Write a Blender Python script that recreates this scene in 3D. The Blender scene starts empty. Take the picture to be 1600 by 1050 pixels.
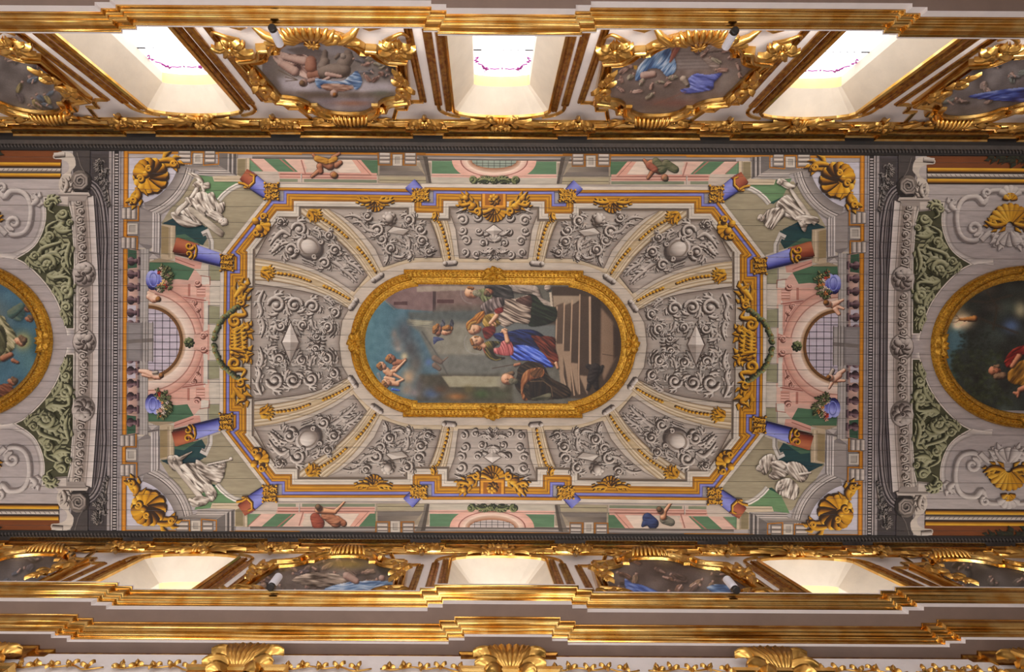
import bpy, math, random
import numpy as np
from mathutils import Vector
from mathutils.geometry import tessellate_polygon
random.seed(7)
# ---------------------------------------------------------------- camera, world, lights, exposure
SC = bpy.context.scene
COL = SC.collection
FPX = 876.0                       # focal length in pixels of a 1600 px wide frame
ZX, ZY, ROLL = 756.0, 605.0, .006 # where straight-up falls in the frame, and the small roll
CX, CY, ZB = -.37, 1.205, 1.6     # camera spot; eye height above the floor
cam = bpy.data.objects.new('camera', bpy.data.cameras.new('camera'))
COL.objects.link(cam)
cam.location = (CX, CY, ZB)
cam.rotation_euler = (math.pi, 0, -ROLL)
cam.data.sensor_width = 36
cam.data.lens = FPX / 1600 * 36
cam.data.shift_x = (800 - ZX) / 1600
cam.data.shift_y = (ZY - 525) / 1600
cam.data.clip_end = 200
SC.camera = cam
SC.view_settings.view_transform = 'Standard'
SC.view_settings.look = 'None'
SC.view_settings.gamma = 1
SC.view_settings.use_curve_mapping = False
SC.view_settings.exposure = 0.0
W = bpy.data.worlds.new('world'); SC.world = W; W.use_nodes = True
W.node_tree.nodes['Background'].inputs[0].default_value = (.80, .86, 1, 1)
W.node_tree.nodes['Background'].inputs[1].default_value = .13

BAY1 = 7.15
def area(name, loc, size, power, col=(1, .9, .75), rot=(math.pi, 0, 0)):
    l = bpy.data.lights.new(name, 'AREA'); l.shape = 'RECTANGLE'
    l.size, l.size_y = size; l.energy = power; l.color = col
    o = bpy.data.objects.new(name, l); COL.objects.link(o)
    o.location = loc; o.rotation_euler = rot
    return o
area('nave_fill', (-2.4, 0, .3), (11, 4), 470, (1, .96, .93))  # added fill without a fixture, brightens the ceiling from below
for sg in (-1, 1):               # lamp strips lying on the ledge of the main cornice, turned to the wall
    for sx in (-BAY1 * 1.5, -BAY1 * .5, BAY1 * .5, BAY1 * 1.5):
        l = area('cornice_lamp', (sx, sg * 4.62, ZB + 8.80), (6.4, .12), 46, (1, .92, .82), (math.pi - sg * .34, 0, 0))
        l.data.spread = math.radians(90)
for sx in (-10.5, -3.5, 3.5):      # unseen fill lights added low along both walls to brighten cornices opposite
    area('side_fill', (sx, -4.8, 3.4), (2.6, 4), 210, (1, .95, .90), (math.pi * .62, 0, 0))
    area('side_fill', (sx, 4.8, 3.4), (2.6, 4), 210, (1, .95, .90), (-math.pi * .62, 0, 0))

# ---------------------------------------------------------------- helpers
def lin(c):
    c = np.asarray(c, float) / 255.
    return np.where(c <= .04045, c / 12.92, ((c + .055) / 1.055) ** 2.4)

def mat(name, col, rough=.6, metal=0., var=.0, scale=3., vcol=False, bump=0., emit=None, col2=None, gain=1., streak=False):
    m = bpy.data.materials.new(name); m.use_nodes = True
    nt = m.node_tree; N = nt.nodes; Lk = nt.links
    b = N['Principled BSDF']
    b.inputs['Roughness'].default_value = rough
    b.inputs['Metallic'].default_value = metal
    tc = N.new('ShaderNodeTexCoord')
    c = (*lin(col), 1) if col is not None else (1, 1, 1, 1)
    b.inputs['Base Color'].default_value = c
    if emit:
        b.inputs['Emission Color'].default_value = c
        b.inputs['Emission Strength'].default_value = emit
    if vcol or var > 0:
        nz = N.new('ShaderNodeTexNoise'); nz.inputs['Scale'].default_value = scale
        nz.inputs['Detail'].default_value = 8; nz.inputs['Roughness'].default_value = .62
        src = tc.outputs['Object']
        geo = N.new('ShaderNodeNewGeometry')
        mp = N.new('ShaderNodeMapping')
        mp.inputs['Scale'].default_value = (.35, 2.2, 1) if streak else (1, 1, 1)
        Lk.new(geo.outputs['Position'], mp.inputs['Vector']); Lk.new(mp.outputs[0], nz.inputs['Vector'])
        mr = N.new('ShaderNodeMapRange'); mr.inputs['From Min'].default_value = .3; mr.inputs['From Max'].default_value = .7
        mr.inputs['To Min'].default_value = (1 - var) * gain; mr.inputs['To Max'].default_value = (1 + var * .5) * gain
        Lk.new(nz.outputs['Fac'], mr.inputs['Value'])
        mx = N.new('ShaderNodeMix'); mx.data_type = 'RGBA'; mx.blend_type = 'MULTIPLY'; mx.inputs[0].default_value = 1
        mx.clamp_result = False
        if vcol:
            at = N.new('ShaderNodeAttribute'); at.attribute_name = 'Col'
            Lk.new(at.outputs['Color'], mx.inputs[6])
        elif col2 is not None:
            n2 = N.new('ShaderNodeTexNoise'); n2.inputs['Scale'].default_value = scale * 3
            Lk.new(mp.outputs[0], n2.inputs['Vector'])
            m2 = N.new('ShaderNodeMix'); m2.data_type = 'RGBA'
            m2.inputs[6].default_value = c; m2.inputs[7].default_value = (*lin(col2), 1)
            r2 = N.new('ShaderNodeMapRange'); r2.inputs['From Min'].default_value = .4; r2.inputs['From Max'].default_value = .65
            Lk.new(n2.outputs['Fac'], r2.inputs['Value']); Lk.new(r2.outputs[0], m2.inputs[0])
            Lk.new(m2.outputs[2], mx.inputs[6])
        else:
            mx.inputs[6].default_value = c
        Lk.new(mr.outputs[0], mx.inputs[7])
        Lk.new(mx.outputs[2], b.inputs['Base Color'])
    if bump:
        nb = N.new('ShaderNodeTexNoise'); nb.inputs['Scale'].default_value = 14; nb.inputs['Detail'].default_value = 6
        bp = N.new('ShaderNodeBump'); bp.inputs['Strength'].default_value = bump; bp.inputs['Distance'].default_value = .02
        g2 = N.new('ShaderNodeNewGeometry'); Lk.new(g2.outputs['Position'], nb.inputs['Vector'])
        Lk.new(nb.outputs['Fac'], bp.inputs['Height']); Lk.new(bp.outputs[0], b.inputs['Normal'])
    return m

GOLD = mat('gold_leaf', (224, 184, 110), .20, 1, .06, 1.2,  col2=(206, 150, 62))
GOLD_OLD = mat('aged_gold', (192, 142, 58), .34, 1, .22, 3, bump=.2, col2=(150, 92, 34))
GOLD_CARVED = mat('carved_gold', (224, 176, 92), .28, 1, .15, 4, bump=.12)
for g_ in (GOLD, GOLD_OLD, GOLD_CARVED):
    g_.node_tree.nodes['Principled BSDF'].inputs['Coat Weight'].default_value = .35
    g_.node_tree.nodes['Principled BSDF'].inputs['Coat Roughness'].default_value = .2
WHITE = mat('white_stucco', (236, 231, 232), .7, 0, .07, 2, bump=.15)
CREAM = mat('cream_stucco', (236, 226, 210), .8, 0, .10, 1.6, bump=.15)
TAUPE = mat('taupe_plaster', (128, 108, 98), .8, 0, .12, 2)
YELLOW = mat('yellow_reveal', (246, 228, 160), .7, 0, .1, 3)
PANE = mat('bright_window_glass', (250, 250, 255), .3, 0, emit=2.0)
LILAC = mat('magenta_leading', (172, 70, 160), .5)
DARKM = mat('dark_metal', (30, 26, 26), .5)
SPOTW = mat('spotlight_white', (225, 225, 235), .4)
FLOORM = mat('floor_marble', (84, 74, 66), .35, 0, .2, 1.2)
RDK = mat('charcoal_paint', (36, 32, 32), .7, 0, .2, 4)
RGR = mat('grey_rope_paint', (78, 72, 70), .7, 0, .25, 6)
FRAMEG = mat('yellow_frame_gold', (222, 172, 62), .36, .6, .3, 9, bump=.6, col2=(170, 112, 24))
GAIN = 1.28
PAINT = mat('ceiling_tempera', None, .62, 0, .2, 6, vcol=True, gain=GAIN, streak=True)
CANVAS = mat('oil_canvas', None, .5, 0, .06, 8, vcol=True, gain=GAIN)
WALLPAINT = mat('wall_painting_oil', None, .5, 0, .12, 6, vcol=True, gain=GAIN)

def wloc(o):
    v = np.zeros(3)
    while o is not None:
        v += np.array(o.location); o = o.parent
    return v

def mesh(name, V, F, m, cols=None, smooth=False):
    V = np.asarray(V, dtype=np.float32)
    me = bpy.data.meshes.new(name)
    if isinstance(F, np.ndarray):
        n, k = F.shape
        me.vertices.add(len(V)); me.vertices.foreach_set('co', V.ravel())
        me.loops.add(n * k); me.loops.foreach_set('vertex_index', F.astype(np.int32).ravel())
        me.polygons.add(n); me.polygons.foreach_set('loop_start', np.arange(0, n * k, k, dtype=np.int32))
        me.update(calc_edges=True)
    else:
        me.from_pydata(V.tolist(), [], F); me.update()
    if smooth == 'auto':
        me.polygons.foreach_set('use_smooth', np.ones(len(me.polygons), dtype=bool)); me.set_sharp_from_angle(angle=math.radians(38))
    elif smooth:
        me.polygons.foreach_set('use_smooth', np.ones(len(me.polygons), dtype=bool))
    if cols is not None:
        at = me.color_attributes.new('Col', 'FLOAT_COLOR', 'POINT')
        c4 = np.ones((len(V), 4), np.float32); c4[:, :3] = cols
        at.data.foreach_set('color', c4.ravel())
    me.materials.append(m)
    return me

def obj(name, V, F, m, parent=None, cols=None, smooth=False, kind=None):
    """V in room coordinates with heights measured from the eye; returns the linked object."""
    V = np.array(V, dtype=np.float64).reshape(-1, 3)
    V[:, 2] += ZB
    if parent is not None:
        c = wloc(parent)
    else:
        c = (V.min(0) + V.max(0)) / 2
    me = mesh(name, V - c, F, m, cols, smooth)
    o = bpy.data.objects.new(name, me); COL.objects.link(o)
    if parent is None: o.location = c
    else: o.parent = parent
    if kind: o['kind'] = kind
    return o

def tag(o, label=None, cat=None, group=None, kind=None):
    if label: o['label'] = label
    if cat: o['category'] = cat
    if group: o['group'] = group
    if kind: o['kind'] = kind
    return o

def thing(name, label, cat, loc=(0, 0, 0), group=None, rotz=0):
    o = bpy.data.objects.new(name, None); COL.objects.link(o)
    o.empty_display_size = .1
    o.location = (loc[0], loc[1], loc[2] + ZB); o.rotation_euler = (0, 0, rotz)
    return tag(o, label, cat, group)

def struct(name, loc=(0, 0, 0)):
    o = bpy.data.objects.new(name, None); COL.objects.link(o)
    o.empty_display_size = .1
    o.location = (loc[0], loc[1], loc[2] + ZB); o['kind'] = 'structure'
    return o

class MB:
    def __init__(s): s.V = []; s.F = []
    def add(s, V, F):
        n = len(s.V); s.V += [tuple(v) for v in V]; s.F += [tuple(i + n for i in f) for f in F]; return s
    def box(s, a, b):
        x0, y0, z0 = a; x1, y1, z1 = b
        return s.add([(x0, y0, z0), (x1, y0, z0), (x1, y1, z0), (x0, y1, z0), (x0, y0, z1), (x1, y0, z1), (x1, y1, z1), (x0, y1, z1)],
              [(0, 3, 2, 1), (4, 5, 6, 7), (0, 1, 5, 4), (1, 2, 6, 5), (2, 3, 7, 6), (3, 0, 4, 7)])
    def tube(s, path, rad, n=8, squash=1.):
        """round bar along a 3-D path, radius per point"""
        P = [Vector(p) for p in path]; m = len(P)
        if not hasattr(rad, '__len__'): rad = [rad] * m
        V = []; up = None
        for i, p in enumerate(P):
            d = (P[min(i + 1, m - 1)] - P[max(i - 1, 0)])
            d = d.normalized() if d.length > 1e-9 else Vector((0, 0, 1))
            if up is None: up = Vector((0, 1, 0)) if abs(d.y) < .9 else Vector((1, 0, 0))
            a = (up - d * up.dot(d)).normalized(); b = d.cross(a); up = a
            for k in range(n):
                t = 2 * math.pi * k / n
                V.append(p + a * math.cos(t) * rad[i] * squash + b * math.sin(t) * rad[i])
        F = [(i * n + k, i * n + (k + 1) % n, (i + 1) * n + (k + 1) % n, (i + 1) * n + k) for i in range(m - 1) for k in range(n)]
        F += [tuple(range(n - 1, -1, -1)), tuple(range((m - 1) * n, m * n))]
        return s.add(V, F)
    def leaf(s, base, ang, L, wd, lift=.06, curl=.5, lobes=4, n=9, bend=0.):
        """acanthus leaf lying on the xz plane, rising towards +y; ang in radians in the plane"""
        V = []; x0, y0, z0 = base; w5 = (-1, -.62, -.2, 0, .2, .62, 1)
        x, z, a = x0, z0, ang
        for i in range(n + 1):
            t = i / n
            wl = wd * (math.sin(math.pi * min(1, t * .92 + .1)) ** .7) * (1 + .28 * abs(math.sin(lobes * math.pi * t)))
            if i == n: wl = wd * .12
            h = y0 + lift * (.25 + math.sin(math.pi * t * .75)) - curl * lift * t * t * .3
            for q in w5:
                hh = h + (.35 * lift * (1 - abs(q)) if abs(q) != .2 else .1 * lift) - lift * .5 * q * q
                V.append((x - math.sin(a) * q * wl, hh, z + math.cos(a) * q * wl))
            x += math.cos(a) * L / n; z += math.sin(a) * L / n; a += bend / n
        m = len(w5)
        F = [(i * m + k, i * m + k + 1, (i + 1) * m + k + 1, (i + 1) * m + k) for i in range(n) for k in range(m - 1)]
        return s.add(V, F)
    def mesh(s, name, m, smooth=True): return mesh(name, s.V, s.F, m, None, smooth)
    def obj(s, name, m, parent=None, smooth=False, kind=None): return obj(name, s.V, s.F, m, parent, None, smooth, kind)

def offs(path, d, closed=False):
    """offset a 2-D polyline to its left by d with mitred corners"""
    P = np.asarray(path, float); n = len(P); out = []
    for i in range(n):
        a = P[i - 1] if (i > 0 or closed) else None
        b = P[(i + 1) % n] if (i < n - 1 or closed) else None
        e1 = P[i] - a if a is not None else b - P[i]
        e2 = b - P[i] if b is not None else P[i] - a
        e1 = e1 / (np.linalg.norm(e1) + 1e-12); e2 = e2 / (np.linalg.norm(e2) + 1e-12)
        n1 = np.array((-e1[1], e1[0])); n2 = np.array((-e2[1], e2[0]))
        mm = n1 + n2; L = np.linalg.norm(mm)
        if L < 1e-6: out.append(P[i] + n1 * d); continue
        mm /= L; k = max(.35, mm.dot(n1))
        out.append(P[i] + mm * d / k)
    return np.array(out)

def sweep(path, prof, to3, closed=False, flip=False):
    """prof = [(offset, height)]; to3(x, y, h) -> 3-D"""
    V = []; n = len(path); m = len(prof)
    for d, h in prof:
        for x, y in offs(path, d, closed): V.append(to3(x, y, h))
    F = []
    for j in range(m - 1):
        for i in range(n if closed else n - 1):
            k = (i + 1) % n
            f = (j * n + i, j * n + k, (j + 1) * n + k, (j + 1) * n + i)
            F.append(f[::-1] if flip else f)
    return V, F

def arc(cx, cy, r, a0, a1, n=10, ry=None):
    ry = r if ry is None else ry
    return [(cx + r * math.cos(math.radians(a0 + (a1 - a0) * i / n)), cy + ry * math.sin(math.radians(a0 + (a1 - a0) * i / n))) for i in range(n + 1)]

def cat(pts, n=6, closed=False):
    """Catmull-Rom through the points"""
    P = [np.array(p, float) for p in pts]; m = len(P); out = []
    for i in range(m if closed else m - 1):
        p0 = P[(i - 1) % m] if (closed or i > 0) else P[0]
        p1 = P[i]; p2 = P[(i + 1) % m]; p3 = P[(i + 2) % m] if (closed or i < m - 2) else P[-1]
        for k in range(n):
            t = k / n
            out.append(tuple(.5 * (2 * p1 + (p2 - p0) * t + (2 * p0 - 5 * p1 + 4 * p2 - p3) * t * t + (3 * p1 - p0 - 3 * p2 + p3) * t ** 3)))
    if not closed: out.append(tuple(P[-1]))
    return out

def fill2(outer, holes=()):
    """triangulate; returns point list and triangles"""
    loops = [[Vector((p[0], p[1], 0)) for p in outer]] + [[Vector((p[0], p[1], 0)) for p in h] for h in holes]
    tr = tessellate_polygon(loops)
    pts = [(v.x, v.y) for l in loops for v in l]
    return pts, [tuple(t) for t in tr]
# ================================================================= ROOM SHELL
XE = 15.0                    # half length built
floor_o = MB().box((-XE - 1, -6.4, -ZB - .1), (XE + 1, 6.4, -ZB)).obj('floor', FLOORM, kind='structure')
BAY = 7.15
WINX = (-BAY, 0., BAY); PANX = (-1.5 * BAY, -.5 * BAY, .5 * BAY, 1.5 * BAY)
SIDE = {-1: 'north', 1: 'south'}
def wside(sg, w=5.25):       # in-plane (x, z) and projection from the wall -> room coordinates
    return lambda x, z, h: (x, sg * (w - h), z)

def win_outline(hw, z0, zs, zc, n=8):
    o = [(-hw, z0), (hw, z0), (hw, zs)]
    for i in range(1, n):
        t = math.pi * i / n
        o.append((hw * math.cos(t), zs + (zc - zs) * math.sin(t)))
    return o + [(-hw, zs)]
def shifted(o, dx): return [(x + dx, z) for x, z in o]
OUT0 = win_outline(1.08, 9.3, 13.03, 13.3); OUT1 = win_outline(.64, 9.7, 12.86, 12.97); OUT2 = win_outline(.63, 9.7, 12.84, 12.95)

for sg in (-1, 1):
    nm = SIDE[sg]
    V, F = fill2([(-XE, 7.9), (XE, 7.9), (XE, 14.2), (-XE, 14.2)], [shifted(OUT0, c + .0) for c in WINX])
    mb = MB().add([(x, sg * 5.25, z) for x, z in V], F)
    mb.box((-XE, sg * 5.0, -ZB), (XE, sg * 5.6, 7.9))
    mb.box((-XE, sg * 5.62, 7.9), (WINX[0] - 1.3, sg * 5.7, 14.2))
    w_ = mb.obj('wall_' + nm, WHITE, kind='structure')

for x_, nm in ((-XE - 1.0, 'west'), (XE + .9, 'east')):
    MB().box((x_, -5.6, -ZB), (x_ + .1, 5.6, 14.2)).obj('wall_' + nm, WHITE, kind='structure')

# ---- windows: splayed cream reveal, yellow inner reveal, bright panes, leading
def window(i, xc, sg):
    w = struct('window_%d' % i, (xc, sg * 5.25, 9.3))
    n = len(OUT0)
    def loft(A, a, B, b, name, m):
        V = [(x + xc, sg * a, z) for x, z in A] + [(x + xc, sg * b, z) for x, z in B]
        F = [(k, (k + 1) % n, n + (k + 1) % n, n + k) for k in range(n)]
        return obj(name, V, F, m, w)
    loft(OUT0, 5.25, OUT1, 5.75, 'window_reveal', CREAM)
    for nm_, ks, m_ in (('yellow_inner_head', range(2, n - 1), YELLOW), ('inner_reveal', (0, 1, n - 1), CREAM)):
        V = [(x + xc, sg * 5.75, z) for x, z in OUT1] + [(x + xc, sg * 5.97, z) for x, z in OUT2]
        obj(nm_, V, [(k, (k + 1) % n, n + (k + 1) % n, n + k) for k in ks], m_, w)
    # panes: three lights high, two wide, in dark leading
    zs = (9.7, 10.85, 11.92, 12.95)
    for r in range(3):
        for c in range(2):
            x0, x1 = (-.70, -.004) if c == 0 else (.004, .70)
            top = zs[r + 1] - .008
            if r < 2: o = [(x0, zs[r]), (x1, zs[r]), (x1, top), (x0, top)]
            else:
                o = [(x0, zs[r]), (x1, zs[r])] + [(x1 + (x0 - x1) * k / 6, 12.84 + .11 * math.sin(math.pi * (.5 + (x1 + (x0 - x1) * k / 6) / 1.4))) for k in range(7)]
            V, F = fill2(o); m = len(V)
            VV = [(x + xc, sg * 5.97, z) for x, z in V] + [(x + xc, sg * 5.985, z) for x, z in V]
            obj('pane', VV, F + [tuple(k + m for k in f[::-1]) for f in F], PANE, w)
    mb = MB()
    mb.box((xc - .70, sg * 5.955, 11.905), (xc - .46, sg * 5.975, 11.93)); mb.box((xc + .46, sg * 5.955, 11.905), (xc + .70, sg * 5.975, 11.93))
    for k in range(5): mb.box((xc - .30 + k * .15, sg * 5.96, 11.912), (xc - .27 + k * .15, sg * 5.975, 11.922))
    mb.obj('glazing_bar', mat_bar, w)
    mb = MB()
    for s in (-1, 1):
        def P(l): return [(xc + s * a, sg * 5.96, b) for a, b in l]
        mb.tube(P(cat([(.60, 12.22), (.53, 12.17), (.58, 12.27), (.62, 12.30), (.54, 12.33), (.60, 12.37), (.52, 12.34)], 4)), .013, 5)
        mb.tube(P(cat([(.55, 12.42), (.46, 12.46), (.40, 12.56), (.46, 12.52), (.38, 12.62), (.44, 12.60)], 4)), .015, 5)
        mb.tube(P(cat([(.40, 12.60), (.34, 12.57), (.37, 12.66), (.30, 12.62)], 4)), .018, 5)
        mb.tube(P(cat([(.28, 12.60), (.17, 12.63), (.06, 12.60)], 4)), .013, 5)
        mb.tube(P([(.39, 12.68), (.39, 12.77)]), .008, 5)
    mb.tube([(xc, sg * 5.96, 12.55), (xc, sg * 5.96, 12.6), (xc, sg * 5.96, 12.64)], [.004, .02, .006], 6)
    mb.obj('magenta_scroll_leading', LILAC, w)
    # gilded architrave round the opening: bright inner lip, broad band
    o = shifted(OUT0, xc)
    o = o[1:] + o[:1]        # open run: right foot up over the head, down the left side
    f3 = wside(sg)
    V, F = sweep(o, [(0, 0), (-.0, .055), (-.035, .09), (-.075, .05)], f3)
    obj('gilded_inner_lip', V, F, GOLD, w, smooth=False)
    side = [(1.08, 9.3), (1.08, 13.05)]
    for s in (1, -1):
        mb = MB()
        V, F = sweep([(s * x + xc, z) for x, z in side], [(-s * .05, .05), (-s * .08, .03), (-s * .12, .05), (-s * .16, .035), (-s * .20, .055), (-s * .23, 0)], f3)
        obj('gilded_band', V, F, GOLD_OLD, w)
    return w
mat_bar = DARKM
i = 1
for sg in (-1, 1):
    for xc in WINX:
        window(i, xc, sg); i += 1

# ---- main entablature: one profile swept along a plan line that breaks forward at each window bay
def plan(x_end=XE):
    pts = []; w0, w1, w2 = 4.27, 4.325, 4.38
    pts.append((-x_end, w2 if False else w2))
    for c in (-2 * BAY, -BAY, 0, BAY, 2 * BAY):
        for s in (-1, 1):
            if s < 0: seq = [(c - 1.345, w2), (c - 1.345, w1), (c - 1.12, w1), (c - 1.12, w0)]
            else: seq = [(c + 1.12, w0), (c + 1.12, w1), (c + 1.345, w1), (c + 1.345, w2)]
            pts += [p for p in seq if abs(p[0]) < x_end]
    last = pts[-1]; pts.append((x_end, last[1])); pts[0] = (-x_end, pts[1][1])
    return pts
PLAN = plan()
def entab(sg, name, prof, m, parent):
    # offset to the left of +x travel is +w direction (away from the nave)
    V, F = sweep(PLAN, prof, lambda x, w, z: (x, sg * w, z))
    return obj(name, V, F, m, parent, smooth='auto')
def cyma(a, b, n=6, k=1):
    """s-shaped run from (d,z) a to b"""
    out = []
    for i in range(n + 1):
        t = i / n; e = t + k * .16 * math.sin(2 * math.pi * t)
        out.append((a[0] + (b[0] - a[0]) * t, a[1] + (b[1] - a[1]) * e))
    return out
def entablature(i, sg):
    t = struct('trim_%d' % i, (0, sg * 4.27, 8.7))
    entab(sg, 'shelf_top', [(1.0, 8.74), (0.0, 8.74), (0, 8.706)], WHITE, t)
    entab(sg, 'gilded_lip', [(0, 8.706), (.0, 8.690), (.004, 8.686), (.030, 8.680)], GOLD, t)
    entab(sg, 'gilded_cyma', cat([(.030, 8.680), (.036, 8.645), (.044, 8.605), (.066, 8.572), (.100, 8.560)], 5), GOLD, t)
    entab(sg, 'gilded_bead', [(.100, 8.560), (.102, 8.540)] + cat([(.102, 8.540), (.128, 8.530), (.140, 8.500), (.142, 8.475)], 4) + [(.155, 8.470), (.155, 8.46)], GOLD, t)
    entab(sg, 'white_fascia', [(.155, 8.46), (.158, 8.33)], WHITE, t)
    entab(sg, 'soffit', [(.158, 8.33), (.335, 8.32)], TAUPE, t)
    entab(sg, 'gilded_cyma', [(.335, 8.32), (.336, 8.305), (.345, 8.302)] + cat([(.345, 8.302), (.350, 8.27), (.362, 8.235), (.392, 8.210), (.432, 8.204)], 5) + [(.434, 8.175)], GOLD, t)
    entab(sg, 'gilded_bead', cat([(.434, 8.175), (.462, 8.165), (.476, 8.135), (.478, 8.10)], 4) + [(.49, 8.09), (.49, 8.07)], GOLD, t)
    entab(sg, 'white_fascia', [(.49, 8.07), (.495, 8.0)], WHITE, t)
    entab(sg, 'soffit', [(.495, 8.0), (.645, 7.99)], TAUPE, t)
    entab(sg, 'gilded_architrave', [(.645, 7.99), (.645, 7.96), (.67, 7.94), (.675, 7.82), (.69, 7.80), (.70, 7.74), (.72, 7.72)], GOLD_OLD, t)
    entab(sg, 'white_frieze', [(.72, 7.72), (.73, 7.0), (.73, 5.2)], WHITE, t)
    entab(sg, 'gilded_bead', [(.725, 7.43), (.70, 7.42), (.70, 7.40), (.725, 7.39)], GOLD, t)
entablature(1, -1); entablature(2, 1)

# ---- gilded cornice just under the ceiling, recessed over each pilaster
PILX = [c + s * 1.80 for c in (-2 * BAY, -BAY, 0, BAY, 2 * BAY) for s in (-1, 1)]
PILX = [p for p in PILX if abs(p) < XE - .5]
def top_cornice(i, sg):
    t = struct('trim_%d' % i, (0, sg * 5, 13.5))
    pl = [(-XE, 4.985)]
    for p in PILX: pl += [(p - .36, 4.985), (p - .36, 5.065), (p + .36, 5.065), (p + .36, 4.985)]
    pl.append((XE, 4.985))
    def sw(prof, name, m, P=pl):
        V, F = sweep(P, prof, lambda x, w, z: (x, sg * w, z)); return obj(name, V, F, m, t, smooth='auto')
    sw([(0, 14.1), (0, 13.97), (.02, 13.95), (.035, 13.93)], 'gilded_lip', GOLD)
    sw([(.035, 13.93), (.04, 13.90), (.06, 13.87), (.065, 13.85)], 'gilded_bead', GOLD_OLD)
    sw([(.065, 13.85), (.075, 13.78), (.10, 13.74)], 'gilded_cove', GOLD)
    pl2 = [(-XE, 5.11)]
    for p in PILX: pl2 += [(p - .50, 5.11), (p - .50, 5.06), (p + .50, 5.06), (p + .50, 5.11)]
    pl2.append((XE, 5.11))
    sw([(-.03, 13.74), (0, 13.70), (.0, 13.63), (.02, 13.62)], 'gilded_fillet', GOLD_OLD, pl2)
    sw([(.02, 13.62), (.05, 13.585), (.07, 13.57), (.075, 13.53), (.09, 13.52), (.2, 13.515)], 'gilded_ovolo', GOLD, pl2)
top_cornice(3, -1); top_cornice(4, 1)

# ---- pilaster strips between the windows and the painted panels (white wall shows between)
def bar_xz(path, wd, h, f3):
    """raised flat moulding of width wd centred on the path"""
    return sweep(path, [(-wd / 2, 0), (-wd / 2, h * .7), (-wd / 4, h), (0, h * .6), (wd / 4, h), (wd / 2, h * .7), (wd / 2, 0)], f3)
def strips(sg):
    t = None
    f3 = wside(sg)
    n = 0
    for c in (-2 * BAY, -BAY, 0, BAY, 2 * BAY):
        for s in (-1, 1):
            x = c + s * 1.44
            if abs(x) > XE - .3: continue
            o = struct('trim_%d' % (10 + n + (0 if sg < 0 else 20)), (x, sg * 5.25, 9.3)); n += 1
            V, F = bar_xz([(x, 9.0), (x, 12.78)], .17, .05, f3); obj('gilded_strip', V, F, GOLD_OLD, o)
            # short curved turn at the head
            q = [(x - s * .10, 12.78), (x - s * .06, 13.1)] + arc(x - s * .22, 13.06, .18, 90 if s > 0 else 90, 10 if s > 0 else 170, 6)[::-1]
            q = [(x, 12.74), (x, 12.98), (x - s * .05, 13.10), (x - s * .16, 13.22), (x - s * .30, 13.30), (x - s * .46, 13.36)]
            V, F = bar_xz(cat(q, 3), .08, .05, f3); obj('gilded_turn', V, F, GOLD, o)
strips(-1); strips(1)
# outer gilded frame line round each cartouche, notched round the corner ornaments
def panel_outline(c):
    H, z1, r = 1.80, 12.68, .30
    right = [(H, 9.2), (H, 12.66), (H - .22, 12.66)] + [(H - .22 - .2 * math.sin(a), 12.66 + .02 + .28 * (1 - math.cos(a))) for a in (.5, 1., 1.4)] + [(H - .44, 13.0), (H - .66, 13.0), (H - .80, 13.46)]
    return [(c + x, z) for x, z in right]
def panel_lines(i, c, sg):
    o = struct('trim_%d' % i, (c, sg * 5.25, 9.3)); f3 = wside(sg)
    R = panel_outline(0)
    for s in (1, -1):
        V, F = bar_xz([(c + s * x, z) for x, z in R[:2]], .15, .045, f3); obj('gilded_strip', V, F, GOLD_OLD, o)
        V, F = bar_xz([(c + s * x, z) for x, z in R[1:]], .09, .05, f3); obj('gilded_strip', V, F, GOLD, o)
k = 50
for sg in (-1, 1):
    for c in PANX: panel_lines(k, c, sg); k += 1
# ================================================================= CARTOUCHES AND CARVED, GILDED ORNAMENT
def half_cart():
    a = cat([(0, 13.14), (.3, 13.10), (.54, 12.94), (.62, 12.73)], 4)
    b = cat([(.76, 12.73), (.82, 12.60), (1.0, 12.45), (1.30, 12.37)], 3)
    c = cat([(1.41, 11.15), (1.22, 11.11), (1.06, 10.98), (.97, 10.81)], 3)
    d = cat([(.76, 10.79), (.66, 10.60), (.38, 10.42), (0, 10.37)], 4)
    return a + b + c + d
HC = half_cart()
CART = HC + [(-x, z) for x, z in HC[-2:0:-1]]       # clockwise: left of travel is outside
def spiral(cx, cz, r0, r1, a0, turns, n=22, y=.0, y1=None):
    out = []
    for i in range(n + 1):
        t = i / n; a = math.radians(a0) + turns * 2 * math.pi * t; r = r0 * (r1 / r0) ** t
        out.append((cx + r * math.cos(a), y + ((y1 if y1 is not None else y) - y) * t, cz + r * math.sin(a)))
    return out
def taper(a, b, n, p=1.): return [a + (b - a) * (i / (n - 1)) ** p for i in range(n)]
def fan(mb, cx, cz, r0, r1, a0, a1, n, rad, y=.05, arch=.07):
    for i in range(n):
        a = math.radians(a0 + (a1 - a0) * (i + .5) / n); k = .82 + .18 * math.sin(math.pi * (i + .5) / n)
        p = [(cx + math.cos(a) * (r0 + (r1 * k - r0) * t), y + arch * math.sin(math.pi * (.15 + .8 * t)), cz + math.sin(a) * (r0 + (r1 * k - r0) * t)) for t in (0, .25, .5, .75, .92, 1)]
        mb.tube(p, [rad * q for q in (.35, .6, .85, 1.05, .9, .3)], 6)
def L1(base, ang, L, wd, **k): return MB().leaf(base, math.radians(ang), L, wd, **k).mesh('leaf', GOLD_CARVED)

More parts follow.
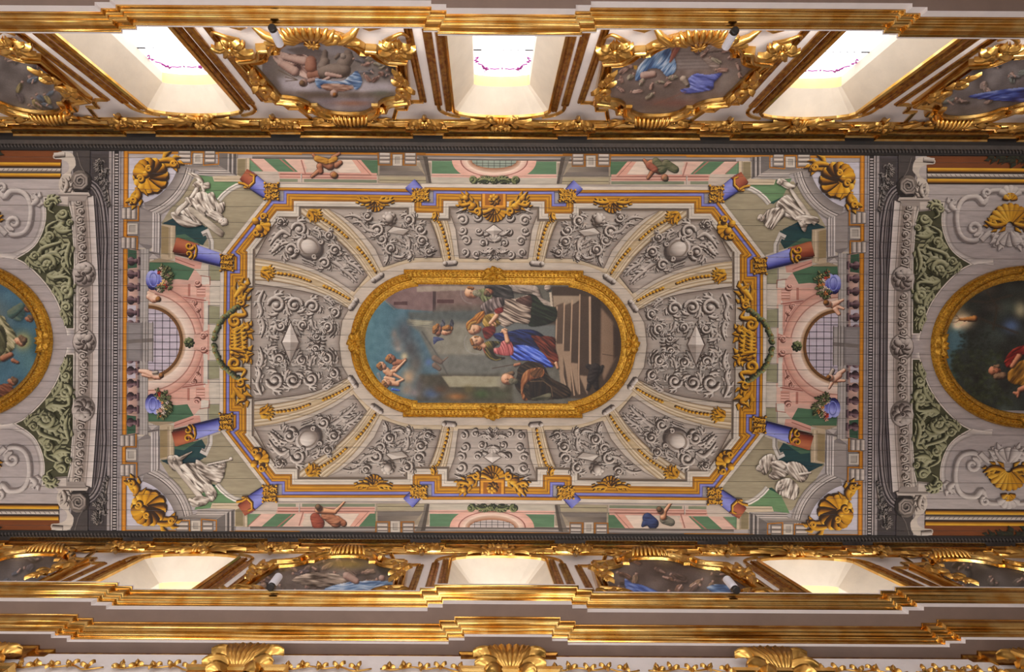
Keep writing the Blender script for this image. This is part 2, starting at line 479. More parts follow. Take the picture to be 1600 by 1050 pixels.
def proto_leaf_spray():
    P = [('leaf', L1((0, .05, -.02), a, l, w, bend=b, lift=.09)) for a, l, w, b in
         ((90, .30, .09, .2), (60, .33, .08, -.5), (120, .33, .08, .5), (28, .38, .08, -.6), (152, .38, .08, .6), (2, .45, .075, .7), (178, .45, .075, -.7), (-40, .2, .06, .8), (220, .2, .06, -.8))]
    P += [('leaf', L1((s * .22, .10, .06), 90 - s * a, .22, .055, bend=s * .9, lift=.08)) for s in (-1, 1) for a in (15, 70)]
    mb = MB()
    for i in range(5): mb.leaf((0, .12, 0), i * 1.257 + .3, .11, .05, lift=.06, lobes=1, n=5)
    mb.tube([(0, .12, 0), (0, .20, 0), (0, .22, 0)], [.04, .045, .01], 8)
    P.append(('rosette', mb.mesh('rosette', GOLD_CARVED)))
    mb = MB().tube([(0, .03, -.1), (0, .12, -.20), (0, .10, -.30)], [.06, .05, .01], 8)
    P.append(('bud', mb.mesh('bud', GOLD_CARVED)))
    return P
def proto_window_crown():
    P = []
    for s in (-1, 1):
        mb = MB().tube([(s * .05, .08, .10), (s * .10, .14, .0), (s * .18, .17, -.10), (s * .24, .15, -.17)], [.04, .06, .065, .06], 9)
        mb.tube(spiral(s * .25, -.17, .07, .02, 0, s * 1.2, 12, .15, .2), taper(.035, .012, 13), 6)
        P.append(('horn_scroll', mb.mesh('horn_scroll', GOLD_CARVED)))
        for a, l, w, b in ((14, .55, .06, .35), (0, .75, .06, .15), (-8, .45, .05, -.3), (40, .3, .07, .3)):
            P.append(('leaf', L1((s * .16, .06, .08), a if s > 0 else 180 - a, l, w, bend=b * s, lift=.08)))
    mb = MB(); fan(mb, 0, .13, .0, .20, -160, -20, 7, .03, .10, .08)
    P.append(('shell', mb.mesh('shell', GOLD_CARVED)))
    mb = MB()
    for i in range(5):
        a = math.radians(180 + 180 * (i + .5) / 5); mb.leaf((.1 * math.cos(a), .12, .2), math.radians(90) + (a - math.radians(270)) * -.9, .13, .06, lift=.07, lobes=1, n=5)
    mb.tube([(-.16, .10, .16), (0, .18, .13), (.16, .10, .16)], [.03, .06, .03], 8)
    P.append(('ribbon_knot', mb.mesh('ribbon_knot', GOLD_CARVED)))
    for _, me in P:
        co = np.empty(len(me.vertices) * 3, np.float32); me.vertices.foreach_get('co', co); co = co.reshape(-1, 3); co[:, 0] *= 1.22; co[:, 1] *= 1.15; co[:, 2] *= 1.25; me.vertices.foreach_set('co', co.ravel()); me.update()
    return P
def proto_top_crest():
    P = []
    for i in range(9):
        x = -.36 + i * .09; k = 1 - abs(x) / .6
        mb = MB().tube([(x * 1.15, .04, -.10), (x * 1.05, .16 + .05 * k, -.02), (x * .95, .19 + .06 * k, .08), (x * .85, .1, .17 * k + .05)], [.028, .045, .045, .02], 7)
        P.append(('flute', mb.mesh('flute', GOLD_CARVED)))
    for s in (-1, 1):
        mb = MB().tube(spiral(s * .50, .02, .13, .03, 90, -s * 1.4, 20, .10, .17), taper(.05, .025, 21), 8)
        mb.tube([(s * .52, .08, .14), (s * .66, .07, .16), (s * .84, .05, .10), (s * .95, .05, .12)], [.045, .04, .03, .012], 7)
        P.append(('volute', mb.mesh('volute', GOLD_CARVED)))
        P.append(('leaf', L1((s * .6, .06, .12), 5 if s > 0 else 175, .42, .08, bend=s * .5, lift=.08)))
    return P
def proto_bottom_crest():
    P = []
    for i in range(11):
        a = math.radians(200 + 140 * (i + .5) / 11)
        mb = MB().tube([(.16 * math.cos(a), .10, .32 + .10 * math.sin(a)), (.34 * math.cos(a), .22, .30 + .26 * math.sin(a)), (.54 * math.cos(a), .24, .28 + .42 * math.sin(a)), (.66 * math.cos(a), .14, .26 + .56 * math.sin(a))], [.02, .045, .06, .03], 7)
        P.append(('flute', mb.mesh('flute', GOLD_CARVED)))
    for s in (-1, 1):
        mb = MB().tube([(s * .95, .06, -.10), (s * .80, .14, .06), (s * .62, .17, .16)] + spiral(s * .52, .08, .11, .03, 60 if s > 0 else 120, s * 1.3, 16, .17, .2), [.04, .075, .085] + taper(.08, .03, 17), 9)
        P.append(('volute', mb.mesh('volute', GOLD_CARVED)))
        mb = MB().tube([(s * .98, .06, -.12), (s * 1.15, .10, -.16), (s * 1.34, .08, -.08)], [.05, .10, .03], 8)
        P.append(('roll', mb.mesh('roll', GOLD_CARVED)))
        P.append(('leaf', L1((s * .5, .1, .25), 30 if s > 0 else 150, .40, .09, bend=-s * .9)))
    mb = MB(); fan(mb, 0, .34, 0, .16, 0, 360, 9, .026, .12, .05)
    P.append(('shell', mb.mesh('shell', GOLD_CARVED)))
    return P
def proto_side_volute():
    """scroll with open eye, flower swag hanging below; right-hand side"""
    P = []
    mb = MB().tube([(-.02, .06, .75), (.02, .10, .5), (.05, .13, .28)] + spiral(.0, .16, .13, .045, 60, 1.15, 18, .14, .20), [.05, .075, .085] + taper(.075, .035, 19), 9)
    P.append(('volute', mb.mesh('volute', GOLD_CARVED)))
    for a, l, x, z in ((75, .34, .04, .2), (110, .30, -.05, .26), (-60, .26, .04, .0), (-110, .26, -.04, -.02), (-80, .34, 0, -.1), (-95, .42, .02, -.22), (20, .24, .06, .1)):
        P.append(('leaf', L1((x, .11, z), a, l, .075, bend=.5 if a > 0 else -.5, lift=.09)))
    for x, z, r in ((-.02, -.12, .06), (.05, -.24, .055), (-.03, -.34, .05), (.02, -.46, .04)):
        mb = MB()
        for i in range(6): mb.leaf((x, .13, z), i * 1.047, r * 1.5, r * .6, lift=.05, lobes=1, n=4)
        mb.tube([(x, .13, z), (x, .19, z), (x, .2, z)], [r * .5, r * .5, .005], 7)
        P.append(('flower', mb.mesh('flower', GOLD_CARVED)))
    return P
def proto_corner_bouquet():
    P = []
    for a, l, w, b in ((100, .36, .10, .8), (60, .38, .10, -.6), (20, .36, .10, -.9), (140, .40, .10, .8), (180, .34, .09, .9), (-20, .26, .08, .6), (225, .30, .08, -.6), (80, .22, .12, .2), (270, .24, .09, .3)):
        P.append(('leaf', L1((.02 * math.cos(a), .07, .02 * math.sin(a)), a, l, w, bend=b, lift=.13)))
    mb = MB(); fan(mb, 0, 0, 0, .18, 0, 360, 8, .035, .14, .07)
    mb.tube([(0, .16, 0), (0, .26, 0), (0, .28, 0)], [.05, .05, .01], 8)
    P.append(('rosette', mb.mesh('rosette', GOLD_CARVED)))
    mb = MB().tube(cat([(-.2, .1, -.1), (-.05, .16, -.3), (.14, .12, -.36), (.24, .1, -.22)], 4), taper(.05, .02, 13), 8)
    P.append(('tendril', mb.mesh('tendril', GOLD_CARVED)))
    return P
def proto_frieze_shell():
    P = []
    for i in range(7):
        a = math.radians(30 + 120 * i / 6)
        mb = MB().tube([(.05 * math.cos(a), .05, -.18), (.20 * math.cos(a), .18, .02), (.30 * math.cos(a), .20, .16 + .08 * math.sin(a)), (.38 * math.cos(a), .10, .14 + .12 * math.sin(a))], [.03, .05, .055, .03], 7)
        P.append(('flute', mb.mesh('flute', GOLD_CARVED)))
    for s in (-1, 1):
        for z, L, a in ((.10, .42, 35), (-.05, .40, 10), (-.18, .30, -15)):
            P.append(('leaf', L1((s * .10, .07, z), a if s > 0 else 180 - a, L, .09, bend=-s * 1.0, lift=.12)))
        mb = MB().tube(spiral(s * .36, -.14, .09, .02, 90, -s * 1.3, 16, .08, .13), taper(.035, .018, 17), 7)
        P.append(('volute', mb.mesh('volute', GOLD_CARVED)))
    return P
def proto_frieze_swag():
    P = []
    mb = MB().tube(cat([(-.62, .03, .02), (-.4, .04, -.06), (-.2, .04, .04), (0, .05, -.02), (.2, .04, .05), (.42, .04, -.02), (.62, .03, .02)], 4), .012, 5)
    P.append(('stem', mb.mesh('stem', GOLD_CARVED)))
    for x, z in ((-.42, 0), (-.18, .03), (.05, 0), (.3, .03), (.5, 0)):
        for a in (40, 160, 280): P.append(('leaf', L1((x, .04, z), a + x * 90, .10, .03, lift=.05, n=4, lobes=1)))
    return P
PROTO = {}
DEFER = []
def place(kind, fn, label, catg, group, x, z, sg, w=5.25, mirror=1, on=None):
    if kind not in PROTO:
        PROTO[kind] = fn(); MIRRORED[kind] = None
    src = PROTO[kind]
    if mirror * 1 < 0:
        if MIRRORED[kind] is None:
            MIRRORED[kind] = []
            for n, me in src:
                m2 = me.copy(); co = np.empty(len(m2.vertices) * 3, np.float32)
                m2.vertices.foreach_get('co', co); co[0::3] *= -1; m2.vertices.foreach_set('co', co); m2.update()
                m2.flip_normals(); MIRRORED[kind].append((n, m2))
        src = MIRRORED[kind]
    if on is not None:                 # carved on a picture frame: a part of that frame, its pieces one level down
        c = wloc(on); t = None
        for n, me in src:
            if t is None:
                t = o = bpy.data.objects.new(kind, me); o.parent = on
                o.location = (x - c[0], sg * w - c[1], z + ZB - c[2]); o.rotation_euler = (0, 0, 0 if sg < 0 else math.pi)
            else: o = bpy.data.objects.new(n, me); o.parent = t
            COL.objects.link(o)
        return t
    t = thing(kind, label, catg, (x, sg * w, z), group, 0 if sg < 0 else math.pi)
    for n, me in src:
        o = bpy.data.objects.new(n, me); COL.objects.link(o); o.parent = t
    return t
MIRRORED = {}

WN = {-1: ('upper wall', 'above'), 1: ('lower wall', 'below')}
POSN = {-2: 'far left', -1: 'left', 0: 'centre', 1: 'right', 2: 'far right'}
def wn(sg): return 'upper' if sg < 0 else 'lower'
def gx(v, sg): return v if sg < 0 else -v    # ornament frames on the lower wall are turned round
for sg in (-1, 1):
    for i, c in enumerate(WINX):
        place('window_crown', proto_window_crown, 'gilded shell and twin horns over the %s window of the %s wall' % (('left', 'centre', 'right')[i], wn(sg)),
              'ornament', 'gilded window crowns', c, 13.29, sg)
    for i, p in enumerate(PILX):
        if abs(p) > 13: continue
        b = round(p / BAY); side = 'left' if p < b * BAY else 'right'
        place('leaf_spray', proto_leaf_spray, 'gilded acanthus spray at the pilaster head %s of the %s window, %s wall' % (side, POSN[b], wn(sg)),
              'ornament', 'gilded leaf sprays under the ceiling cornice', p, 13.22, sg, 5.14)
    for i, c in enumerate(PANX):
        pn = ('outer left', 'inner left', 'inner right', 'outer right')[i]
        DEFER.append(('panel_crest', proto_top_crest, i, c, 13.30, sg, 5.25, 1))
        DEFER.append(('panel_shell', proto_bottom_crest, i, c, 10.02, sg, 5.25, 1))
        for s in (-1, 1):
            sd = 'left' if s < 0 else 'right'
            DEFER.append(('side_volute', proto_side_volute, i, c + s * 1.46, 11.62, sg, 5.18, s * -sg))
            place('corner_bouquet', proto_corner_bouquet, 'gilded leaf bouquet below the %s corner of the %s panel, %s wall' % (sd, pn, wn(sg)), 'ornament', 'gilded corner bouquets', c + s * 1.55, 10.42, sg, mirror=s * -sg)
for k in range(-2, 3):
    place('frieze_shell', proto_frieze_shell, '%s gilded acanthus shell on the white frieze of the lower wall' % ('far left', 'left of centre', 'centre', 'right of centre', 'far right')[k + 2], 'ornament', 'gilded frieze shells', k * BAY / 2, 7.50, 1, 5.0)
for k in range(-4, 4):
    for q, dx in ((0, .31), (1, .69)):
        x = (k + dx) * BAY / 2
        if abs(x) > 7.2: continue
        bay = 'between the %s and %s frieze shells' % {-2: ('far left', 'left'), -1: ('left', 'centre'), 0: ('centre', 'right'), 1: ('right', 'far right')}.get(k, ('outer', 'outer')) if -2 <= k <= 1 else 'beyond the outer shells'
        place('frieze_swag', proto_frieze_swag, 'thin gilded twig garland, %s one %s' % (('left', 'right')[q], bay), 'ornament', 'gilded frieze garlands', x, 7.46, 1, 5.0)
# gilded tablets under the frieze shells
for k in range(-2, 3):
    t = struct('trim_%d' % (70 + k), (k * BAY / 2, 5.0, 7.3))
    x = k * BAY / 2
    V, F = sweep([(x - .62, 5.0), (x - .62, 4.9), (x + .62, 4.9), (x + .62, 5.0)], [(0, 6.95), (0, 7.28), (-.03, 7.30), (-.05, 7.34), (-.03, 7.38), (.0, 7.40)], lambda a, w, z: (a, w, z))
    obj('gilded_tablet', V, F, GOLD, t)
    V, F = fill2([(x - .62, 5.0), (x - .62, 4.9), (x + .62, 4.9), (x + .62, 5.0)])
    obj('tablet_top', [(a, b, 7.39) for a, b in V], F, GOLD, t); obj('tablet_underside', [(a, b, 6.95) for a, b in V], F, GOLD_OLD, t)

# cartouche frames
def cartouche_frame(c, sg, t):
    f3 = wside(sg)
    p = [(c + x, z) for x, z in CART]
    for nm, prof, m in (('inner_lip', [(-.01, .03), (0, .09), (.035, .11), (.055, .07)], GOLD),
                        ('frame_hollow', cat([(.055, .07), (.075, .045), (.11, .045), (.15, .09), (.17, .14)], 3), GOLD),
                        ('outer_roll', cat([(.17, .14), (.19, .168), (.215, .172), (.24, .14), (.25, .09), (.26, 0)], 3), GOLD)):
        V, F = sweep(p, prof, f3, closed=True)
        obj(nm, V, F, m, t, smooth='auto')

# spotlights on brackets at the cornice edge
for n, (x, sg) in enumerate(((-3.66, -1), (3.46, -1), (-3.63, 1), (3.53, 1))):
    side = 'left' if x < 0 else 'right'
    t = thing('spotlight', 'small white cylindrical spotlight with black lens on the %s cornice, %s' % ('upper' if sg < 0 else 'lower', side), 'spotlight', (x, sg * 4.30, 8.7), 'cornice spotlights')
    y = sg * 4.30
    tilt = -sg * .05
    MB().tube([(x, y, 8.66), (x, y + tilt * .2, 8.70), (x, y + tilt, 8.95)], [.062, .066, .066], 16).obj('housing', SPOTW, t, smooth=False)
    MB().tube([(x, y, 8.60), (x, y, 8.61), (x, y, 8.70)], [.045, .062, .064], 16).obj('lens', DARKM, t)
    MB().box((x - .02, min(y, sg * 4.5), 8.745), (x + .02, max(y, sg * 4.5), 8.765)).obj('bracket', DARKM, t)
# ================================================================= PAINTING ENGINES
S = FPX / 14.0                               # painted ceiling scale used for tracing: units per metre
OX, OY, CEZ = CX + (770 - ZX) / S, CY + (537.5 - ZY) / S, 14.0
cr, sr = math.cos(ROLL), math.sin(ROLL)
def q(*pts):
    """traced point(s) -> ceiling units about the ceiling's centre"""
    out = []
    for x, y in pts:
        dx, dy = x - ZX, y - ZY
        out.append((cr * dx - sr * dy + ZX - 770, sr * dx + cr * dy + ZY - 537.5))
    return out
def z5(*p): return q(*[(x / 3.56, 230 + y / 3.56) for x, y in p])
def z6(*p): return q(*[(380 + x / 3.56, 230 + y / 3.56) for x, y in p])
def z8(*p): return q(*[(180 + x / 5.25, 360 + y / 5.25) for x, y in p])
def z9(*p): return q(*[(180 + x / 7., 230 + y / 7.) for x, y in p])
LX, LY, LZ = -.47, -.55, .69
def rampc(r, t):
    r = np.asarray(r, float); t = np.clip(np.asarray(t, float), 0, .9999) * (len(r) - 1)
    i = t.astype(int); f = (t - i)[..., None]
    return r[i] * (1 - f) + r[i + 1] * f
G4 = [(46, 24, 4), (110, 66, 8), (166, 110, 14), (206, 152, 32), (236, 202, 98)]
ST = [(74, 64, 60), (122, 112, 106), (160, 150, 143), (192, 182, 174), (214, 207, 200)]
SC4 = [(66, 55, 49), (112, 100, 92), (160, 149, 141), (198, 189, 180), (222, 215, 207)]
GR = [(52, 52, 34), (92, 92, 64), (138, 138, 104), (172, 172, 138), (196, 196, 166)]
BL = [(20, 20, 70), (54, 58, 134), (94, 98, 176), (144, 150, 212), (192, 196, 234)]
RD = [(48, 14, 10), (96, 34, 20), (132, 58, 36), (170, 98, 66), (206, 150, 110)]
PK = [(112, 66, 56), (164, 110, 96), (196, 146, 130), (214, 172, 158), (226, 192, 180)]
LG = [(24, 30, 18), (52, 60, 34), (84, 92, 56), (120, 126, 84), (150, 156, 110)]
JOINT = 25.0; GAPW = .26      # board width and half the open joint, in ceiling units

def clip_rows(T, C):
    """cut triangles (N,3,2) with colours (N,3,3) at the board joints so that the joint stays open"""
    y = T[:, :, 1]; k0 = np.floor((y.min(1) + GAPW - 12.5) / JOINT + 1e-9); k1 = np.floor((y.max(1) - GAPW - 12.5) / JOINT - 1e-9)
    k0b = np.floor((y.min(1) - 12.5) / JOINT); 
    lo = 12.5 + k0b * JOINT + GAPW; hi = 12.5 + (k0b + 1) * JOINT - GAPW
    ok = (y.min(1) >= lo) & (y.max(1) <= hi)
    outT = [T[ok]]; outC = [C[ok]]
    tt = []; cc = []
    for t, c in zip(T[~ok], C[~ok]):
        ya, yb = t[:, 1].min(), t[:, 1].max()
        for k in range(int(math.floor((ya - 12.5) / JOINT)), int(math.floor((yb - 12.5) / JOINT)) + 1):
            a, b = 12.5 + k * JOINT + GAPW, 12.5 + (k + 1) * JOINT - GAPW
            P = [(t[i][0], t[i][1], *c[i]) for i in range(3)]
            for lim, sgn in ((a, 1), (b, -1)):
                R = []
                for i in range(len(P)):
                    p, r = P[i], P[(i + 1) % len(P)]
                    dp, dr = sgn * (p[1] - lim), sgn * (r[1] - lim)
                    if dp >= 0: R.append(p)
                    if dp * dr < 0:
                        f = dp / (dp - dr); R.append(tuple(p[j] + (r[j] - p[j]) * f for j in range(5)))
                P = R
                if len(P) < 3: break
            if len(P) >= 3:
                for i in range(1, len(P) - 1):
                    tri = (P[0], P[i], P[i + 1]); tt.append([x[:2] for x in tri]); cc.append([x[2:] for x in tri])
    if tt: outT.append(np.array(tt)); outC.append(np.array(cc))
    return np.concatenate(outT), np.concatenate(outC)

class Art:
    """painted shapes in ceiling units, each new shape laid a hair below the one before"""
    def __init__(s, rnd=1): s.L = []; s.k = 0; s.rng = random.Random(rnd)
    def tris(s, T, C, hold=False):
        if not hold: s.k += 1
        s.L.append((np.asarray(T, float), np.asarray(C, float), s.k)); return s
    def poly(s, pts, col, hold=False):
        V, F = fill2(pts); V = np.array(V)
        if not len(F): return s
        T = V[np.array(F)]
        C = np.empty(T.shape[:2] + (3,))
        if callable(col): C[:] = np.array([[col(*p) for p in t] for t in T])
        else: C[:] = col
        return s.tris(T, C, hold)
    def quadgrid(s, G, C, hold=False):
        """G (n,m,2), C (n,m,3)"""
        a, b, c, d = G[:-1, :-1], G[1:, :-1], G[1:, 1:], G[:-1, 1:]
        ca, cb, cc, cd = C[:-1, :-1], C[1:, :-1], C[1:, 1:], C[:-1, 1:]
        T = np.concatenate([np.stack([a, b, c], 2).reshape(-1, 3, 2), np.stack([a, c, d], 2).reshape(-1, 3, 2)])
        K = np.concatenate([np.stack([ca, cb, cc], 2).reshape(-1, 3, 3), np.stack([ca, cc, cd], 2).reshape(-1, 3, 3)])
        return s.tris(T, K, hold)
    def grad(s, p0, p1, p2, p3, c0, c1, hold=False):
        """quad p0 p1 (colour c0) to p3 p2 (colour c1)"""
        return s.quadgrid(np.array([[p0, p3], [p1, p2]], float), np.array([[c0, c1], [c0, c1]], float), hold)
    def bands(s, path, stops, closed=False, hold=True, hard=True):
        """stops = [(offset, colour)...]; offset bands along the path, blended between stops"""
        s.k += 1
        for (o0, c0), (o1, c1) in zip(stops[:-1], stops[1:]):
            if o1 - o0 < 1e-6: continue
            A = offs(path, o0, closed); B = offs(path, o1, closed)
            if closed: A = np.vstack([A, A[:1]]); B = np.vstack([B, B[:1]])
            G = np.stack([A, B], 1); C = np.empty(G.shape[:2] + (3,)); C[:, 0] = c0; C[:, 1] = c1
            s.quadgrid(G, C, True)
        return s
    def tube(s, path, rad, ramp, sh=1.2, m=5, shc=None):
        P = np.asarray(path, float); n = len(P)
        r = np.full(n, float(rad)) if not hasattr(rad, '__len__') else np.interp(np.linspace(0, 1, n), np.linspace(0, 1, len(rad)), rad)
        d = np.gradient(P, axis=0); d /= (np.linalg.norm(d, axis=1)[:, None] + 1e-9)
        N = np.stack([-d[:, 1], d[:, 0]], 1)
        u = np.linspace(-1, 1, m)
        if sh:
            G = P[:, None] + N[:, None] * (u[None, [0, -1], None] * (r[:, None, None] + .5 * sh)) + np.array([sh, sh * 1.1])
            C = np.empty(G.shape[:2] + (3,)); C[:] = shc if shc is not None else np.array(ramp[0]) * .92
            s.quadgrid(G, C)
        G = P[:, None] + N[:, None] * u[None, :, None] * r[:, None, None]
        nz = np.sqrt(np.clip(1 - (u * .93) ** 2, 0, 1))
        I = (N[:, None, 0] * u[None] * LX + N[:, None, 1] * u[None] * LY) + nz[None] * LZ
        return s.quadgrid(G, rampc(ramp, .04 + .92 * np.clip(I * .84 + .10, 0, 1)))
    def blob(s, cx, cy, rx, ry, rot, ramp, sh=1.2, n=12):
        a = np.linspace(0, 2 * np.pi, n + 1); rr = np.array([.001, .45, .8, 1.])
        c, si = math.cos(math.radians(rot)), math.sin(math.radians(rot))
        X = rr[None] * np.cos(a)[:, None] * rx; Y = rr[None] * np.sin(a)[:, None] * ry
        G = np.stack([cx + X * c - Y * si, cy + X * si + Y * c], 2)
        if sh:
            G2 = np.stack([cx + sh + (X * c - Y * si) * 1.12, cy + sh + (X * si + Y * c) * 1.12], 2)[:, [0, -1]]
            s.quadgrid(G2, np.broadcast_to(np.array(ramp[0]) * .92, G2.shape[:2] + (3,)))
        D = (G - np.array([cx, cy])) / max(rx, ry)
        nz = np.sqrt(np.clip(1 - (rr * .93) ** 2, 0, 1))[None]
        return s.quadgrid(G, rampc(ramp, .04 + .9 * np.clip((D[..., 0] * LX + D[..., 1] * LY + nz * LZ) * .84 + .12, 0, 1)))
    def leafy(s, path, w, ramp, lobes=4, sh=1.):
        """acanthus frond: tapering stem with side lobes"""
        P = np.array(cat(path, 5)); n = len(P)
        d = np.gradient(P, axis=0); d /= (np.linalg.norm(d, axis=1)[:, None] + 1e-9)
        for i in range(lobes):
            t = int((i + .6) / (lobes + .6) * (n - 1)); k = w * (1.25 - .6 * i / lobes)
            for sg in (-1, 1):
                nn = np.array([-d[t][1], d[t][0]]) * sg
                a = P[t]; b = a + nn * k * .9 + d[t] * k * .5; c = a + nn * k * 1.15 + d[t] * k * 1.5
                s.tube([a, b, c], [w * .28, w * .42, .1], ramp, sh * .7, 3)
        return s.tube(P, [w * .25, w * .55, w * .45, .15], ramp, sh)
    def volute(s, cx, cy, R, dr, a0, ramp, tail=None, turns=1.25, w=None, fl=True, sh=1.2):
        w = w or R * .2
        p = []
        for i in range(17):
            t = i / 16; a = math.radians(a0) + dr * turns * 2 * math.pi * t; r = R * (1 - .78 * t) - w * .5 * (1 - t)
            p.append((cx + r * math.cos(a), cy + r * math.sin(a)))
        n0 = 0
        if tail: tt = cat(list(tail) + [p[0]], 4); n0 = len(tt) - 1; p = tt[:-1] + p
        rad = [w * .35] * 1 + [w * (.4 + .6 * (i + 1) / max(1, n0)) for i in range(n0)] + [w * (1 - .45 * i / 16) for i in range(17)]
        s.tube(p, rad, ramp, sh)
        if fl: s.blob(cx, cy, R * .30, R * .30, 0, ramp, sh * .6, 8)
        return s
    def rosette(s, cx, cy, R, n, ramp, sh=1.2, a0=0):
        for i in range(n):
            a = a0 + 2 * math.pi * i / n
            s.blob(cx + math.cos(a) * R * .58, cy + math.sin(a) * R * .58, R * .45, R * .32, math.degrees(a), ramp, sh, 8)
        return s.blob(cx, cy, R * .28, R * .28, 0, [ramp[0]] + list(ramp[2:]), sh * .5, 8)
    def fan(s, cx, cy, R, a0, a1, n, ramp, r0=.1, w=None, sh=1.):
        for i in range(n):
            a = math.radians(a0 + (a1 - a0) * (i + .5) / n); w_ = w or R * math.radians(abs(a1 - a0)) / n * .5
            s.tube([(cx + math.cos(a) * R * t, cy + math.sin(a) * R * t) for t in (r0, .4, .7, .9, 1)], [w_ * .25, w_ * .6, w_ * .95, w_ * 1.1, w_ * .5], ramp, sh)
        return s
    def emit(s, name, level, mx=1, my=1, parent=None, m=None, step=.00016, clip=True, keep=None, kind=None, sub=None):
        """build as one mesh; mx / my mirror about the ceiling's centre lines"""
        TT = []; CC = []; ZZ = []
        hx = max(T[..., 0].max() for T, C, k in s.L if len(T)); hy = max(T[..., 1].max() for T, C, k in s.L if len(T))
        if min(T[..., 0].min() for T, C, k in s.L if len(T)) > -60: hx = 0
        if min(T[..., 1].min() for T, C, k in s.L if len(T)) > -60: hy = 0
        for T, C, k in s.L:
            if not len(T): continue
            T = T.copy()
            if 0 < hx < 8: T[..., 0] = np.minimum(T[..., 0], 0)     # mirrored halves meet on the centre line
            if 0 < hy < 8: T[..., 1] = np.minimum(T[..., 1], 0)
            T = T * np.array([mx, my])
            T, C2 = clip_rows(T, C) if clip else (T, C)
            e1 = T[:, 1] - T[:, 0]; e2 = T[:, 2] - T[:, 0]; ar = e1[:, 0] * e2[:, 1] - e1[:, 1] * e2[:, 0]
            g = np.abs(ar) > 1e-5; T = T[g]; C2 = C2[g]; ar = ar[g]
            fl = ar > 0                                   # seen from below
            T[fl] = T[fl][:, ::-1]; C2[fl] = C2[fl][:, ::-1]
            TT.append(T); CC.append(C2); ZZ.append(CEZ - .004 * level - step * k - np.repeat(np.arange(len(T)) / max(1, len(T)), 3) * step * .7)
        T = np.concatenate(TT).reshape(-1, 2); C = np.concatenate(CC).reshape(-1, 3)
        V = np.column_stack([OX + T[:, 0] / S, OY + T[:, 1] / S, np.concatenate(ZZ)])
        return obj(name, V, np.arange(len(V)).reshape(-1, 3), m or PAINT, parent, lin(C), False, kind)

